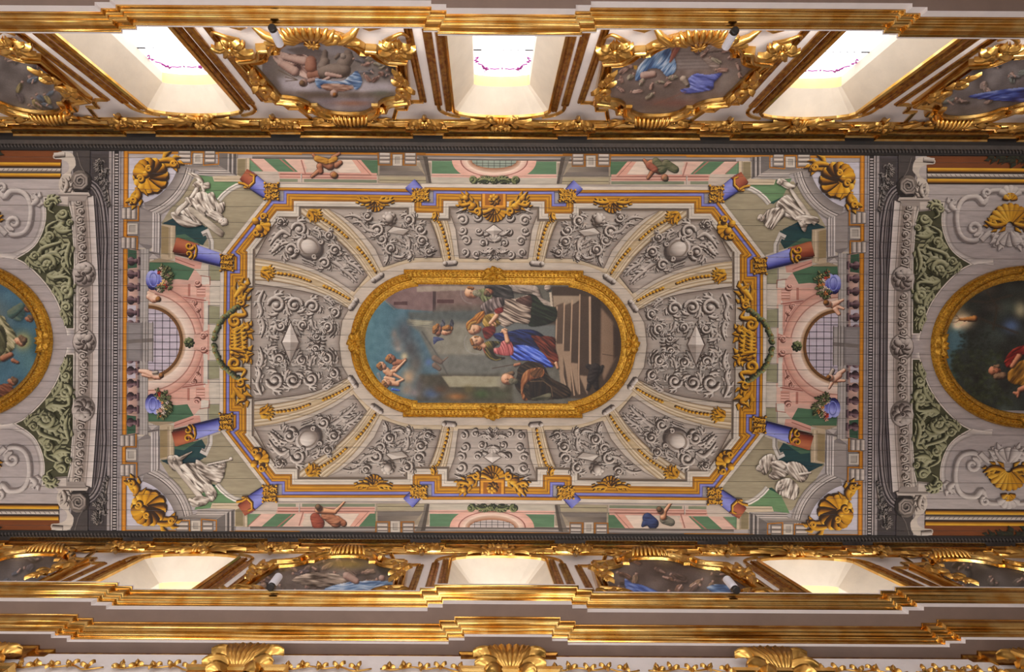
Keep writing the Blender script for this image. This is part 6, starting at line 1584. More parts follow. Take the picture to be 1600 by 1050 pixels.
# bearded man with hat and dark cloak
K.drape(c1((590, 720), (680, 665), (800, 700), (860, 800), (1010, 880), (1020, 960), (860, 985), (680, 990), (600, 930), (560, 860), (580, 780)), [(8, 6, 4), (28, 20, 14), (50, 36, 26), (78, 58, 42)], 30)
K.drape(c1((610, 840), (650, 750), (740, 720), (800, 730), (800, 790), (720, 815), (660, 850), (630, 920), (670, 990), (625, 980)), [(50, 20, 6), (108, 58, 28), (154, 98, 58), (184, 132, 86)], 110, .6); K.drape(c1((690, 760), (760, 725), (800, 740), (780, 790), (720, 800)), [(50, 26, 12), (96, 62, 34), (130, 90, 54)], 130, sh=0)
K.drape(c1((690, 850), (800, 840), (860, 880), (860, 960), (700, 960)), [(10, 6, 4), (26, 16, 10), (44, 28, 18)], 90, sh=0); K.line(c1((690, 835), (800, 830), (865, 880), (880, 960)), 1.1, (108, 84, 60), .6); K.drape(c1((760, 960), (860, 930), (840, 985), (700, 985)), [(40, 40, 30), (80, 78, 60), (110, 106, 84)], 0, sh=0)
c = c1((455, 840))[0]; K.glow(c[0], c[1], 9, 13, (140, 134, 118), .75, 2.); K.form(cc(c1, [(470, 790, 20, 540, 770, 20), (465, 820, 16)]), BRN, sh=0); K.head(*c1((505, 820))[0], 10, 190, -1, SKIN, None, [(40, 38, 30), (86, 82, 66), (120, 114, 94)])
K.form(cc(c1, [(560, 700, 14, 600, 690, 12)]), SKD); K.line(c1((370, 730), (550, 695)), .9, (60, 40, 30), .5)
K.form(cp(a2, [(740, 720, 40, 720, 790, 34), (690, 700, 16, 730, 720, 24), (770, 730, 22, 790, 700, 10), (700, 830, 14, 690, 860, 10), (740, 800, 22, 750, 850, 14)]), [(8, 6, 6), (18, 14, 14), (34, 28, 28), (56, 48, 46)], .5, 1.2)
for x, y, w_ in ((880, 545, 1), (895, 535, 1), (872, 470, 1), (150, 800, 2), (130, 800, 2)):
    p = (a1 if w_ == 1 else a2)((x, y))[0]; K.glow(p[0], p[1], 1.1, 1.1, (40, 20, 14), .6)
K.finish(4, .6, 1.5)

# ---- the oval end pictures
def oval_canvas(seed): return seed
EL = Canvas(-170, 440, 66, 636, .9, (64, 104, 124), 8)      # left: saint in clouds
EL.C += (EL.noise(9) * 10)[..., None]
def b4(*p): return [(x / 3.28, 380 + y / 3.28) for x, y in p]
for x, y, rx, ry, c in ((60, 380, 24, 20, (56, 92, 110)), (20, 280, 22, 18, (50, 92, 120)), (150, 640, 20, 24, (84, 122, 128)), (100, 760, 20, 16, (60, 84, 96)), (20, 850, 18, 14, (90, 72, 58)), (40, 300, 14, 10, (84, 128, 150)), (-60, 450, 40, 60, (110, 104, 90)), (-200, 600, 40, 50, (96, 84, 70))): EL.glow(*b4((x, y))[0], rx, ry, c, .8)
EL.glow(*b4((120, 530))[0], 17, 17, (196, 176, 96), .9); EL.head(*b4((140, 368))[0], 6, 10, 1, SKD, BRN); EL.head(*b4((152, 418))[0], 6, 10, 1, SKD, BRN); EL.drape(b4((60, 360), (110, 350), (130, 390), (100, 430), (50, 400)), [(40, 60, 60), (70, 96, 90), (110, 120, 100)], 20)
EL.form([(b4((110, 350))[0] + (5,) + b4((60, 390))[0] + (7,))], [(40, 60, 60), (70, 96, 90), (110, 120, 100)], .6)
WR = [(36, 34, 20), (84, 82, 54), (136, 132, 96), (190, 182, 146), (214, 206, 176)]
EL.drape(b4((-160, 440), (0, 400), (40, 440), (85, 500), (75, 570), (40, 600), (0, 640), (-120, 640)), WR, 40, .35); EL.drape(b4((-60, 470), (10, 450), (40, 520), (20, 600), (-60, 600)), [(30, 30, 18), (66, 66, 44), (104, 104, 76)], 60, .35, sh=0)
EL.form([(b4((20, 620))[0] + (5,) + b4((60, 600))[0] + (4,)), (b4((70, 630))[0] + (3.4,) + b4((95, 640))[0] + (2.4,))], SKD); EL.head(*b4((108, 533))[0], 8.5, 20, 1, SKIN, BRN)
EL.head(*b4((70, 740))[0], 7, 20, 1, SKD, BRN); EL.drape(b4((0, 760), (50, 750), (80, 790), (30, 830), (-20, 810)), SKD[:4], 30, .4)
EL.form([(-80, 520, 26, -130, 560, 30), (-100, 600, 18, -60, 580, 14)], GRY, 2, .6); EL.finish(4, .8, 2)
ER = Canvas(1476, 428, 1712, 632, .9, (34, 38, 34), 9)      # right: saint and stag in a dark wood
def b5(*p): return [(1380 + x / 3.56, 230 + y / 3.56) for x, y in p]
ER.C += (ER.noise(8) * 9)[..., None] * np.array([.8, 1, .9]); 
for x, y, rx, ry, c in ((400, 980, 14, 16, (52, 92, 104)), (420, 1040, 10, 12, (60, 96, 108)), (430, 930, 20, 13, (186, 160, 124)), (400, 880, 12, 10, (110, 100, 78)), (750, 870, 12, 16, (150, 140, 110)), (700, 960, 16, 14, (72, 92, 130)), (560, 760, 24, 10, (54, 50, 44)), (600, 860, 20, 10, (52, 48, 42))): ER.glow(*b5((x, y))[0], rx, ry, c, .85)
for P in ([(430, 820), (560, 830), (700, 790)], [(480, 900), (600, 950), (740, 1000)], [(560, 760), (620, 860), (600, 980)]): ER.line(b5(*P), 3.5, (46, 38, 30), 1.5, .8)
def e1(*p): return [(1460 + x / 6.56, 480 + y / 6.56) for x, y in p]
ER.fill(e1((100, 180), (260, 220), (300, 340), (200, 400), (150, 560), (240, 680), (160, 700), (90, 500)), (62, 88, 96), 3)
rsx = np.random.RandomState(4)
for i in range(420):
    x, y = 150 + rsx.rand() * 650, 380 + rsx.rand() * 560
    if (x - 900) ** 2 / 400 ** 2 + (y - 640) ** 2 / 300 ** 2 < .5 or (x < 300 and y > 700): continue
    f = .35 + rsx.rand() * .9; ER.glow(*e1((x, y))[0], 2.6 + rsx.rand() * 2, 2 + rsx.rand() * 1.6, (46 * f, 54 * f, 32 * f), .6)
for i in range(60): x, y = 220 + rsx.rand() * 330, 200 + rsx.rand() * 170; ER.glow(*e1((x, y))[0], 3, 2, (24, 28, 22), .7)
ER.glow(*e1((260, 90))[0], 17, 13, (196, 172, 140), .95); ER.glow(*e1((210, 130))[0], 9, 8, (214, 192, 160), .8)
ER.form([(*e1((240, 72))[0], 2.2, *e1((290, 70))[0], 3), (*e1((290, 68))[0], 3, *e1((390, 60))[0], 5)], HAIR, sh=0); ER.line(e1((240, 70), (215, 40), (180, 5)), .8, (74, 48, 28)); ER.line(e1((215, 40), (190, 38)), .7, (74, 48, 28)); ER.line(e1((240, 74), (200, 98), (140, 100)), .8, (74, 48, 28)); ER.line(e1((225, 60), (185, 62)), .7, (74, 48, 28))
ER.drape(e1((700, 500), (760, 390), (880, 330), (1100, 330), (1100, 480), (900, 420), (800, 480), (750, 560)), [(30, 4, 4), (80, 14, 12), (122, 32, 24), (150, 60, 44)], 140, .4)
ER.drape(e1((735, 620), (760, 580), (880, 480), (1100, 460), (1100, 800), (900, 740), (790, 720), (740, 680)), [(40, 24, 4), (96, 64, 16), (148, 104, 34), (178, 134, 60)], 120, .35)
ER.form([(*e1((780, 540))[0], 3.4, *e1((850, 440))[0], 4.5), (*e1((860, 780))[0], 4, *e1((960, 740))[0], 5), (*e1((830, 820))[0], 2.6, *e1((800, 810))[0], 1.6), (*e1((840, 850))[0], 2, *e1((850, 800))[0], 2.6)], SKD)
ER.head(*e1((600, 590))[0], 8.5, 180, 1, SKD, None); ER.form([(*e1((620, 650))[0], 5, *e1((690, 640))[0], 6), (*e1((640, 545))[0], 3, *e1((600, 540))[0], 2)], BRN, sh=0, rough=.3)
ER.form([(1640, 540, 26, 1680, 560, 30)], BRN, 1.5); ER.C *= 1.25; ER.finish(4, .8, 2)

def stadium(n=14):
    P = [(118, -93)] + [(110.5 + 90 * math.cos(math.radians(a)), 90 * math.sin(math.radians(a))) for a in np.linspace(-85.2, 85.2, n * 2)] + [(118, 93), (-118, 93)]
    P += [(-110.5 - 90 * math.cos(math.radians(a)), 90 * math.sin(math.radians(a))) for a in np.linspace(85.2, -85.2, n * 2)] + [(-118, -93)]
    return P     # runs clockwise on screen
def ellipse(cx, cy, a, b, n=56): return [(cx + a * math.cos(2 * math.pi * i / n), cy + b * math.sin(2 * math.pi * i / n)) for i in range(n)]
def to_ceil(x, y, h): return (OX + x / S, OY + y / S, CEZ - .03 - h)
def picture(cv, label, path, c, lf):
    t = thing('framed_painting', label, 'painting', (OX + c / S, OY, CEZ - .04), 'framed ceiling paintings')
    poly = [tuple(p) for p in offs(path, -.0 , True)]
    pad = Canvas.inside
    cv.facing = np.array((0, 0, -1.))
    P = np.array(offs(path, -1.5, True)); 
    def keep(X, Y):
        dx, dy = X - ZX, Y - ZY; u = cr * dx - sr * dy + ZX - 770; v = sr * dx + cr * dy + ZY - 537.5
        m = np.zeros(X.shape, bool)
        for a, b in zip(P, np.roll(P, -1, 0)):
            if a[1] == b[1]: continue
            m ^= ((a[1] > v) != (b[1] > v)) & (u < (b[0] - a[0]) * (v - a[1]) / (b[1] - a[1]) + a[0])
        return m
    cv.emit('canvas', on_ceiling(9), t, CANVAS, keep=keep)
    # frame: shadowed cove, flat, carved roll.  Clockwise on screen means outside is the left-hand offset negated
    for nm, prof, m in (('inner_cove', [(-1.5, -.005), (0, .02), (3, .07), (6, .085), (6.5, .10)], FRAMEG),
                        ('frame_fillet', [(6.5, .10), (8.5, .115), (9, .09)], FRAMEG),
                        ('carved_roll', [(9, .09), (11, .14), (14, .165), (17, .15), (19, .10)], FRAMEG),
                        ('outer_bead', [(19, .10), (20, .11), (21.5, .08), (22, .0)], FRAMEG)):
        V, F = sweep(path, [(-o, h) for o, h in prof], to_ceil, True)
        obj(nm, V, F, m, t, smooth='auto')
    mb = MB(); R_ = np.array(offs(path, -14, True)); R_ = np.vstack([R_, R_[:1]]); L = np.r_[0, np.cumsum(np.linalg.norm(np.diff(R_, axis=0), axis=1))]; n = int(L[-1] / 6.2)
    for k in range(n):
        s_ = (k + .5) / n * L[-1]; x = np.interp(s_, L, R_[:, 0]); y = np.interp(s_, L, R_[:, 1]); x2 = np.interp(s_ + 1, L, R_[:, 0]); y2 = np.interp(s_ + 1, L, R_[:, 1]); a = math.atan2(y2 - y, x2 - x)
        for sd in (-1, 1):
            b = a + sd * .7; e = (x + math.cos(b) * 4.6, y + math.sin(b) * 4.6); m_ = ((x + e[0]) / 2, (y + e[1]) / 2); nx, ny = -math.sin(b) * 1.3, math.cos(b) * 1.3
            mb.add([to_ceil(x, y, .16), to_ceil(m_[0] + nx, m_[1] + ny, .15), to_ceil(e[0], e[1], .145), to_ceil(m_[0] - nx, m_[1] - ny, .15), to_ceil(m_[0], m_[1], .195)], [(0, 1, 4), (1, 2, 4), (2, 3, 4), (3, 0, 4)])
    mb.obj('carved_leaf_tip', FRAMEG, t, kind='stuff')
    # carved clasps on the axes
    for (x, y, ang) in lf:
        for k, (da, L_, w_, off) in enumerate(((0, .20, .09, -.02), (60, .26, .08, 0), (-60, .26, .08, 0), (105, .34, .07, 0), (-105, .34, .07, 0), (180, .16, .09, 0), (150, .2, .06, 0), (-150, .2, .06, 0))):
            m2 = MB().leaf((0, 0, 0), math.radians(ang + da), L_, w_, lift=.07, bend=.5 if da > 0 else -.5)
            V = [(OX + x / S + a, OY + y / S + c_, CEZ - .17 - b) for a, b, c_ in m2.V]
            obj('clasp_leaf', V, [f[::-1] for f in m2.F], FRAMEG, t, smooth=True)
    return t
ST_ = stadium()
picture(K, 'large gold framed painting of embracing women on stone steps, centre of the ceiling', ST_, 0, ((0, -107, -90), (0, 107, 90), (-214, 0, 180), (214, 0, 0)))
picture(EL, 'oval gold framed painting of a haloed saint in blue clouds, left end', ellipse(-836, 0, 128, 105), -836, ((-694, 0, 0), (-836, -119, -90), (-836, 119, 90)))
picture(ER, 'oval gold framed painting of a dark wood with a stag, right end', ellipse(832, 0, 128, 105), 832, ((690, 0, 180), (832, -119, -90), (832, 119, 90)))

# ================================================================= PAINTED FIGURES ON THE CEILING
STO = [(62, 52, 46), (120, 108, 98), (172, 160, 148), (206, 197, 186), (228, 222, 212)]
def figure(name, label, cat_, group, box, forms, level=9, k=1.5, z=None, mx=1, my=1, seed=3, thr=.45):
    cv = Canvas(*box, k, None, seed)
    for f in forms:
        if isinstance(f[0], str):
            if f[0] == 'd': cv.drape(f[1], *f[2:])
            else: cv.head(*f[1:])
            continue
        caps, ramp = f[0], f[1]; kw = f[2] if len(f) > 2 else {}
        cv.form([tuple(c) for c in caps], ramp, **kw)
    cv.finish(3, .5)
    o = cv.emit(name, on_ceiling(level, mx, my), None, PAINT, thr); return tag(o, label, cat_, group)
def T9(L): return [tuple((180 + c[i] / 7. if i in (0, 3) else 230 + c[i] / 7. if i in (1, 4) else c[i] / 7.) for i in range(len(c))) for c in L]
def TB(L): return [tuple((c[i] / 3.333 if i in (0, 3) else 525 + c[i] / 3.333 if i in (1, 4) else c[i] / 3.333) for i in range(len(c))) for c in L]   # lower left
def TC(L): return [tuple((1180 + c[i] / 3.56 if i in (0, 3) else 230 + c[i] / 3.56 if i in (1, 4) else c[i] / 3.56) for i in range(len(c))) for c in L]  # upper right
def TD(L): return [tuple((1180 + c[i] / 3.333 if i in (0, 3) else 525 + c[i] / 3.333 if i in (1, 4) else c[i] / 3.333) for i in range(len(c))) for c in L]  # lower right
fd = dict(fold=.9, ang=40)
def P9(*p): return [(180 + x / 7., 230 + y / 7.) for x, y in p]
def PB(*p): return [(x / 3.333, 525 + y / 3.333) for x, y in p]
def PC(*p): return [(1180 + x / 3.56, 230 + y / 3.56) for x, y in p]
def PD(*p): return [(1180 + x / 3.333, 525 + y / 3.333) for x, y in p]
figure('painted_statue', 'painted white statue of a seated woman with a long tablet, upper left corner', 'painted statue', 'painted corner statues', (262, 268, 358, 380),
       [('d', P9((590, 770), (700, 750), (800, 820), (940, 880), (850, 915), (740, 915), (650, 860)), STO, 20, .5, .1), ('d', P9((640, 740), (760, 640), (830, 700), (790, 740), (680, 790)), STO, 120, .5, .1), ('d', P9((810, 560), (860, 480), (900, 500), (850, 590), (700, 780), (660, 750)), STO, 125, .3, .05),
        ('d', P9((770, 330), (850, 330), (930, 380), (950, 440), (920, 480), (830, 470), (840, 430), (880, 400)), STO, 40, .5, .1), (T9([(930, 450, 18, 950, 520, 16)]), STO), ('h', *P9((980, 470))[0], 5.2, -20, 1, STO, STO[:4]),
        ('d', P9((840, 600), (880, 540), (960, 530), (1020, 580), (1080, 690), (1040, 790), (960, 790), (890, 760), (850, 700), (750, 620), (760, 590)), STO, 60, .5, .09, 1.2), ('d', P9((700, 760), (780, 700), (860, 720), (900, 800), (940, 870), (850, 860), (780, 800)), STO, 50, .5, .1, 1.1),
        ('d', P9((1000, 560), (1050, 530), (1080, 590), (1110, 650), (1180, 640), (1170, 740), (1110, 760), (1050, 660)), STO, 70, .5, .1), ('d', P9((990, 780), (1070, 740), (1150, 770), (1170, 830), (1120, 850), (1040, 830)), STO, 30, .5, .1),
        ('h', *P9((1165, 848))[0], 6.4, -10, -1, STO, STO[:4]), ('d', P9((800, 745), (850, 715), (1150, 940), (1168, 985), (1120, 1008)), [(96, 84, 74), (150, 138, 124), (196, 186, 170), (216, 208, 194)], 36, .15, .03, .5), (T9([(900, 690, 26, 960, 740, 20)]), STO)])
figure('painted_statue', 'painted white statue group with a staff and cherubs, lower left corner', 'painted statue', 'painted corner statues', (258, 705, 370, 800),
       [('d', PB((880, 650), (930, 640), (960, 680), (940, 720), (900, 710)), STO, 60, .5, .1), ('d', PB((940, 650), (1010, 618), (985, 640), (950, 670)), STO, -30, .4, .1), ('h', *PB((912, 658))[0], 4.6, 220, 1, STO, STO[:4]), ('d', PB((915, 705), (940, 700), (1075, 860), (1055, 875)), STO[1:], 50, .2, .04, .6),
        ('d', PB((950, 690), (1020, 680), (1080, 720), (1110, 790), (1070, 830), (1010, 790), (960, 730)), STO, 45, .5, .08, 1.2), ('d', PB((1030, 660), (1090, 690), (1150, 680), (1180, 720), (1150, 780), (1090, 760), (1040, 720)), STO, 20, .5, .1), ('h', *PB((1165, 692))[0], 6, -30, 1, STO, STO[:4]),
        (TB([(1090, 686, 4, 1205, 660, 4), (1210, 655, 9)]), STO[1:]), ('d', PB((1070, 790), (1110, 790), (1140, 840), (1110, 880), (1080, 840)), STO, 60, .5, .1), ('h', *PB((1105, 835))[0], 4.8, 0, 1, STO, STO[:4]), ('d', PB((1000, 880), (1040, 850), (1100, 860), (1080, 895), (1020, 905)), STO, 0, .5, .1), (TB([(1000, 870, 9, 1040, 890, 9)]), STO)])
figure('painted_statue', 'painted white statue of a draped reclining woman, upper right corner', 'painted statue', 'painted corner statues', (1176, 268, 1282, 366),
       [('d', PC((105, 165), (140, 160), (190, 190), (220, 180), (190, 215), (140, 205)), STO, 20, .5, .1), ('h', *PC((122, 176))[0], 4.4, 200, 1, STO, STO[:4]), ('d', PC((180, 235), (200, 230), (310, 385), (295, 400)), STO[1:], 55, .2, .05, .6),
        ('d', PC((100, 300), (150, 250), (190, 260), (230, 320), (260, 350), (220, 390), (160, 370), (120, 350)), STO, 40, .5, .08, 1.2), ('d', PC((30, 370), (60, 330), (130, 320), (150, 360), (110, 400), (80, 440), (40, 420)), STO, 120, .5, .1, 1.1), ('h', *PC((22, 375))[0], 5.4, 200, 1, STO, STO[:4]),
        ('d', PC((210, 370), (260, 360), (330, 370), (335, 400), (280, 410), (265, 450), (245, 440), (225, 400)), STO, 10, .5, .1), ('h', *PC((248, 405))[0], 4.6, 120, 1, STO, STO[:4])])
figure('painted_statue', 'painted white statue of a crouching woman with raised arms, lower right corner', 'painted statue', 'painted corner statues', (1176, 700, 1276, 786),
       [('d', PD((20, 640), (60, 600), (100, 600), (120, 640), (90, 630), (70, 690), (40, 700)), STO, 80, .5, .1), ('h', *PD((28, 668))[0], 5.2, 190, 1, STO, STO[:4]), ('d', PD((80, 640), (140, 630), (190, 670), (160, 710), (100, 730), (70, 710), (90, 680)), STO, 30, .5, .09, 1.2),
        ('d', PD((170, 640), (230, 640), (280, 690), (250, 740), (200, 720), (170, 690)), STO, 60, .5, .08), ('d', PD((120, 740), (180, 720), (230, 770), (210, 830), (160, 820), (110, 790)), STO, 100, .5, .1, 1.2), ('h', *PD((140, 770))[0], 5.4, 160, -1, STO, STO[:4]), (TD([(110, 640, 10, 150, 665, 12), (235, 700, 8, 290, 690, 5)]), STO)])
# cherubs on the short sides
CH = [(70, 40, 30), (140, 92, 72), (196, 146, 120), (222, 184, 160), (238, 210, 190)]
figure('painted_cherub', 'painted cherub leaning over the balustrade, upper left', 'painted figure', 'painted cherubs', (226, 456, 256, 486), [([(233, 470, 5, 240, 474, 6), (232, 464, 3, 240, 468, 3.5)], CH), ([(243, 473, 6)], CH), ([(247, 474, 4.5)], HAIR)], k=2)
figure('painted_cherub', 'painted cherub reclining on the balustrade, lower left', 'painted figure', 'painted cherubs', (214, 575, 262, 610), [([(220, 586, 3, 230, 588, 4.5), (230, 588, 4.5, 244, 594, 5.5), (224, 592, 2.5, 236, 594, 3.5)], CH), ([(249, 594, 5.5)], CH), ([(253, 593, 4)], HAIR), ([(240, 589, 2, 246, 588, 3)], GRY)], k=2)
figure('painted_cherub', 'painted cherub climbing on the balustrade, upper right', 'painted figure', 'painted cherubs', (1280, 455, 1320, 492), [([(1298, 470, 5.5, 1306, 466, 4), (1302, 476, 4, 1308, 484, 3), (1306, 466, 3, 1314, 462, 2), (1304, 472, 3, 1315, 476, 2)], CH), ([(1291, 469, 5.5)], CH), ([(1288, 467, 4.5)], HAIR)], k=2)
figure('painted_cherub', 'painted winged cherub on the balustrade, lower right', 'painted figure', 'painted cherubs', (1284, 564, 1322, 608), [([(1300, 572, 3, 1296, 580, 3)], GRY), ([(1302, 586, 5.5, 1310, 580, 4.5), (1298, 592, 3, 1294, 600, 2), (1308, 578, 3.5, 1317, 572, 3), (1306, 588, 3, 1318, 588, 2)], CH), ([(1296, 584, 5)], CH), ([(1293, 583, 3.6)], HAIR)], k=2)
# people at the windows of the long sides
figure('painted_person', 'painted bare-legged youth in yellow cloth hanging over the sill, upper left long side', 'painted figure', 'painted people at the windows', (476, 240, 536, 286), [([(500, 256, 7, 512, 262, 8), (522, 262, 5, 528, 258, 4), (516, 250, 3, 526, 244, 2.5), (486, 246, 2.5, 494, 256, 3)], SKD), ([(492, 252, 5, 506, 256, 5), (512, 256, 4, 520, 252, 4)], [(60, 34, 8), (120, 76, 20), (170, 120, 40), (196, 150, 70)], dict(fold=.6)), ([(496, 264, 5, 498, 272, 4), (484, 280, 2.5, 496, 270, 3.5)], SKD), ([(518, 277, 5.5)], SKD), ([(520, 278, 5)], HAIR)], k=1.8)
figure('painted_person', 'painted dark bearded man leaning from the window, upper right long side', 'painted figure', 'painted people at the windows', (990, 238, 1060, 286), [([(1014, 256, 9, 1026, 260, 10), (1002, 248, 2.5, 1010, 258, 4), (1008, 276, 2.5, 1016, 264, 4)], SKD), ([(1020, 250, 6, 1030, 262, 7), (1036, 254, 7, 1050, 262, 6)], [(30, 34, 22), (56, 64, 44), (90, 92, 66), (120, 116, 90)], dict(fold=.7)), ([(1010, 256, 5, 1018, 262, 5)], [(70, 30, 22), (128, 66, 50), (170, 104, 84)], dict(fold=.5)), ([(1034, 275, 5.5)], SKD), ([(1036, 277, 4)], BRN)], k=1.8)
figure('painted_person', 'painted man in red and brown pointing upward at the window, lower left long side', 'painted figure', 'painted people at the windows', (484, 780, 550, 828), [([(496, 812, 8, 500, 820, 10)], [(60, 20, 14), (116, 48, 36), (156, 82, 60)], dict(fold=.7)), ([(512, 808, 7, 528, 818, 9), (530, 814, 6, 540, 820, 5)], SKD, dict(fold=.5)), ([(500, 800, 5, 526, 802, 3.5), (526, 802, 3.2, 534, 794, 2.2), (534, 794, 2, 541, 786, 1.5)], SKIN), ([(502, 797, 5)], SKD), ([(500, 795, 4.5)], BRN)], k=1.8)
figure('painted_person', 'painted man in a blue cloak raising his arm at the window, lower right long side', 'painted figure', 'painted people at the windows', (1004, 772, 1064, 822), [([(1014, 806, 8, 1022, 814, 9), (1010, 814, 5, 1006, 818, 2)], [(8, 10, 26), (18, 26, 60), (36, 50, 96), (60, 76, 120)], dict(fold=.6)), ([(1040, 808, 7, 1050, 812, 6)], [(50, 50, 44), (96, 94, 84), (136, 132, 118)], dict(fold=.6)), ([(1038, 804, 5, 1040, 796, 3.5), (1040, 796, 3.2, 1048, 784, 2.4), (1048, 784, 2, 1056, 778, 1.6)], SKIN), ([(1034, 795, 5)], SKD), ([(1032, 792, 4.5)], BRN)], k=1.8)

# ================================================================= WALL PAINTINGS IN THEIR GILDED CARTOUCHES
CARTF = [(x, z) for x, z in CART]
def wall_canvas(box, base, c, sg, label, paint, seed):
    t = thing('framed_panel_painting', label, 'painting', (c, sg * 5.25, 11.7), 'painted panels between the windows')
    cv = Canvas(*box, 1.0, base, seed); paint(cv); cv.finish(3, .6, 2)
    D = 5.25 + (CY if sg < 0 else -CY) - .02
    def to3(X, Y):
        dx, dy = X - ZX, Y - ZY; a = cr * dx - sr * dy; b = sr * dx + cr * dy
        z = FPX * D / np.maximum(np.abs(b), 1); return np.stack([a * z / FPX + CX, np.full_like(a, sg * 5.23), z], -1)
    P = np.array([tuple(p) for p in offs(CARTF, .05, True)]) + np.array([c, 0])
    def keep(X, Y):
        G = to3(X, Y); u, v = G[..., 0], G[..., 2]; m = np.zeros(X.shape, bool)
        for a, b in zip(P, np.roll(P, -1, 0)):
            if a[1] == b[1]: continue
            m ^= ((a[1] > v) != (b[1] > v)) & (u < (b[0] - a[0]) * (v - a[1]) / (b[1] - a[1]) + a[0])
        return m
    cv.facing = np.array((0, -sg, 0.))
    cv.emit('canvas', to3, t, WALLPAINT, keep=keep)
    cartouche_frame(c, sg, t)
    for kind, fn, i_, x_, z_, g_, w_, mi in DEFER:
        if g_ == sg and abs(PANX[i_] - c) < .01: place(kind, fn, None, None, None, x_, z_, g_, w_, mi, on=t)
    return t
def u1(*p): return [(400 + x / 5.525, 30 + y / 5.525) for x, y in p]
def cu(L): return [tuple((400 + c[i] / 5.525 if i in (0, 3) else 30 + c[i] / 5.525 if i in (1, 4) else c[i] / 5.525) for i in range(len(c))) for c in L]
FLS = [(58, 40, 40), (110, 84, 80), (150, 122, 114), (176, 150, 140), (196, 174, 166)]
DON = [(44, 36, 34), (78, 68, 64), (108, 96, 90), (136, 124, 116)]
SKB = [(40, 60, 96), (66, 100, 146), (120, 150, 186), (196, 206, 220)]
def crowd(cv, pts, ramps, sc=1., seed=1):
    rs = np.random.RandomState(seed)
    for x, y in pts:
        a = rs.rand() * 3.1 - .3; L = (7 + rs.rand() * 5) * sc; w_ = (3 + rs.rand() * 2) * sc; c_, s_ = math.cos(a), math.sin(a)
        P = [(x + c_ * L * t - s_ * w_ * g, y + s_ * L * t * .7 + c_ * w_ * g * .8) for t, g in ((-.9, .2), (-.5, 1), (.1, .8 + rs.rand() * .5), (.7, .9), (1, .2), (.8, -.7), (.2, -1), (-.5, -.8))]
        cv.drape(P, ramps[rs.randint(len(ramps))], math.degrees(a), .6, .12, dome=1.2, sh=.6)
        if rs.rand() < .65: cv.form([(x - c_ * L * 1.05, y - s_ * L * .7, 2.1 * sc)], FLS, sh=0); cv.glow(x - c_ * L * 1.2 , y - s_ * L * .8 - .8, 1.4 * sc, 1.2 * sc, (70, 50, 40), .7)
        if rs.rand() < .6: cv.form([(x, y, 1.5 * sc, x + rs.uniform(-8, 8) * sc, y + rs.uniform(-5, 5) * sc, 1 * sc)], FLS, sh=0)
CRW = [FLS, [(56, 50, 44), (104, 98, 86), (146, 140, 124), (176, 168, 152)], [(60, 44, 42), (112, 84, 78), (150, 120, 110), (178, 150, 138)], [(46, 46, 52), (86, 86, 94), (124, 122, 128)]]
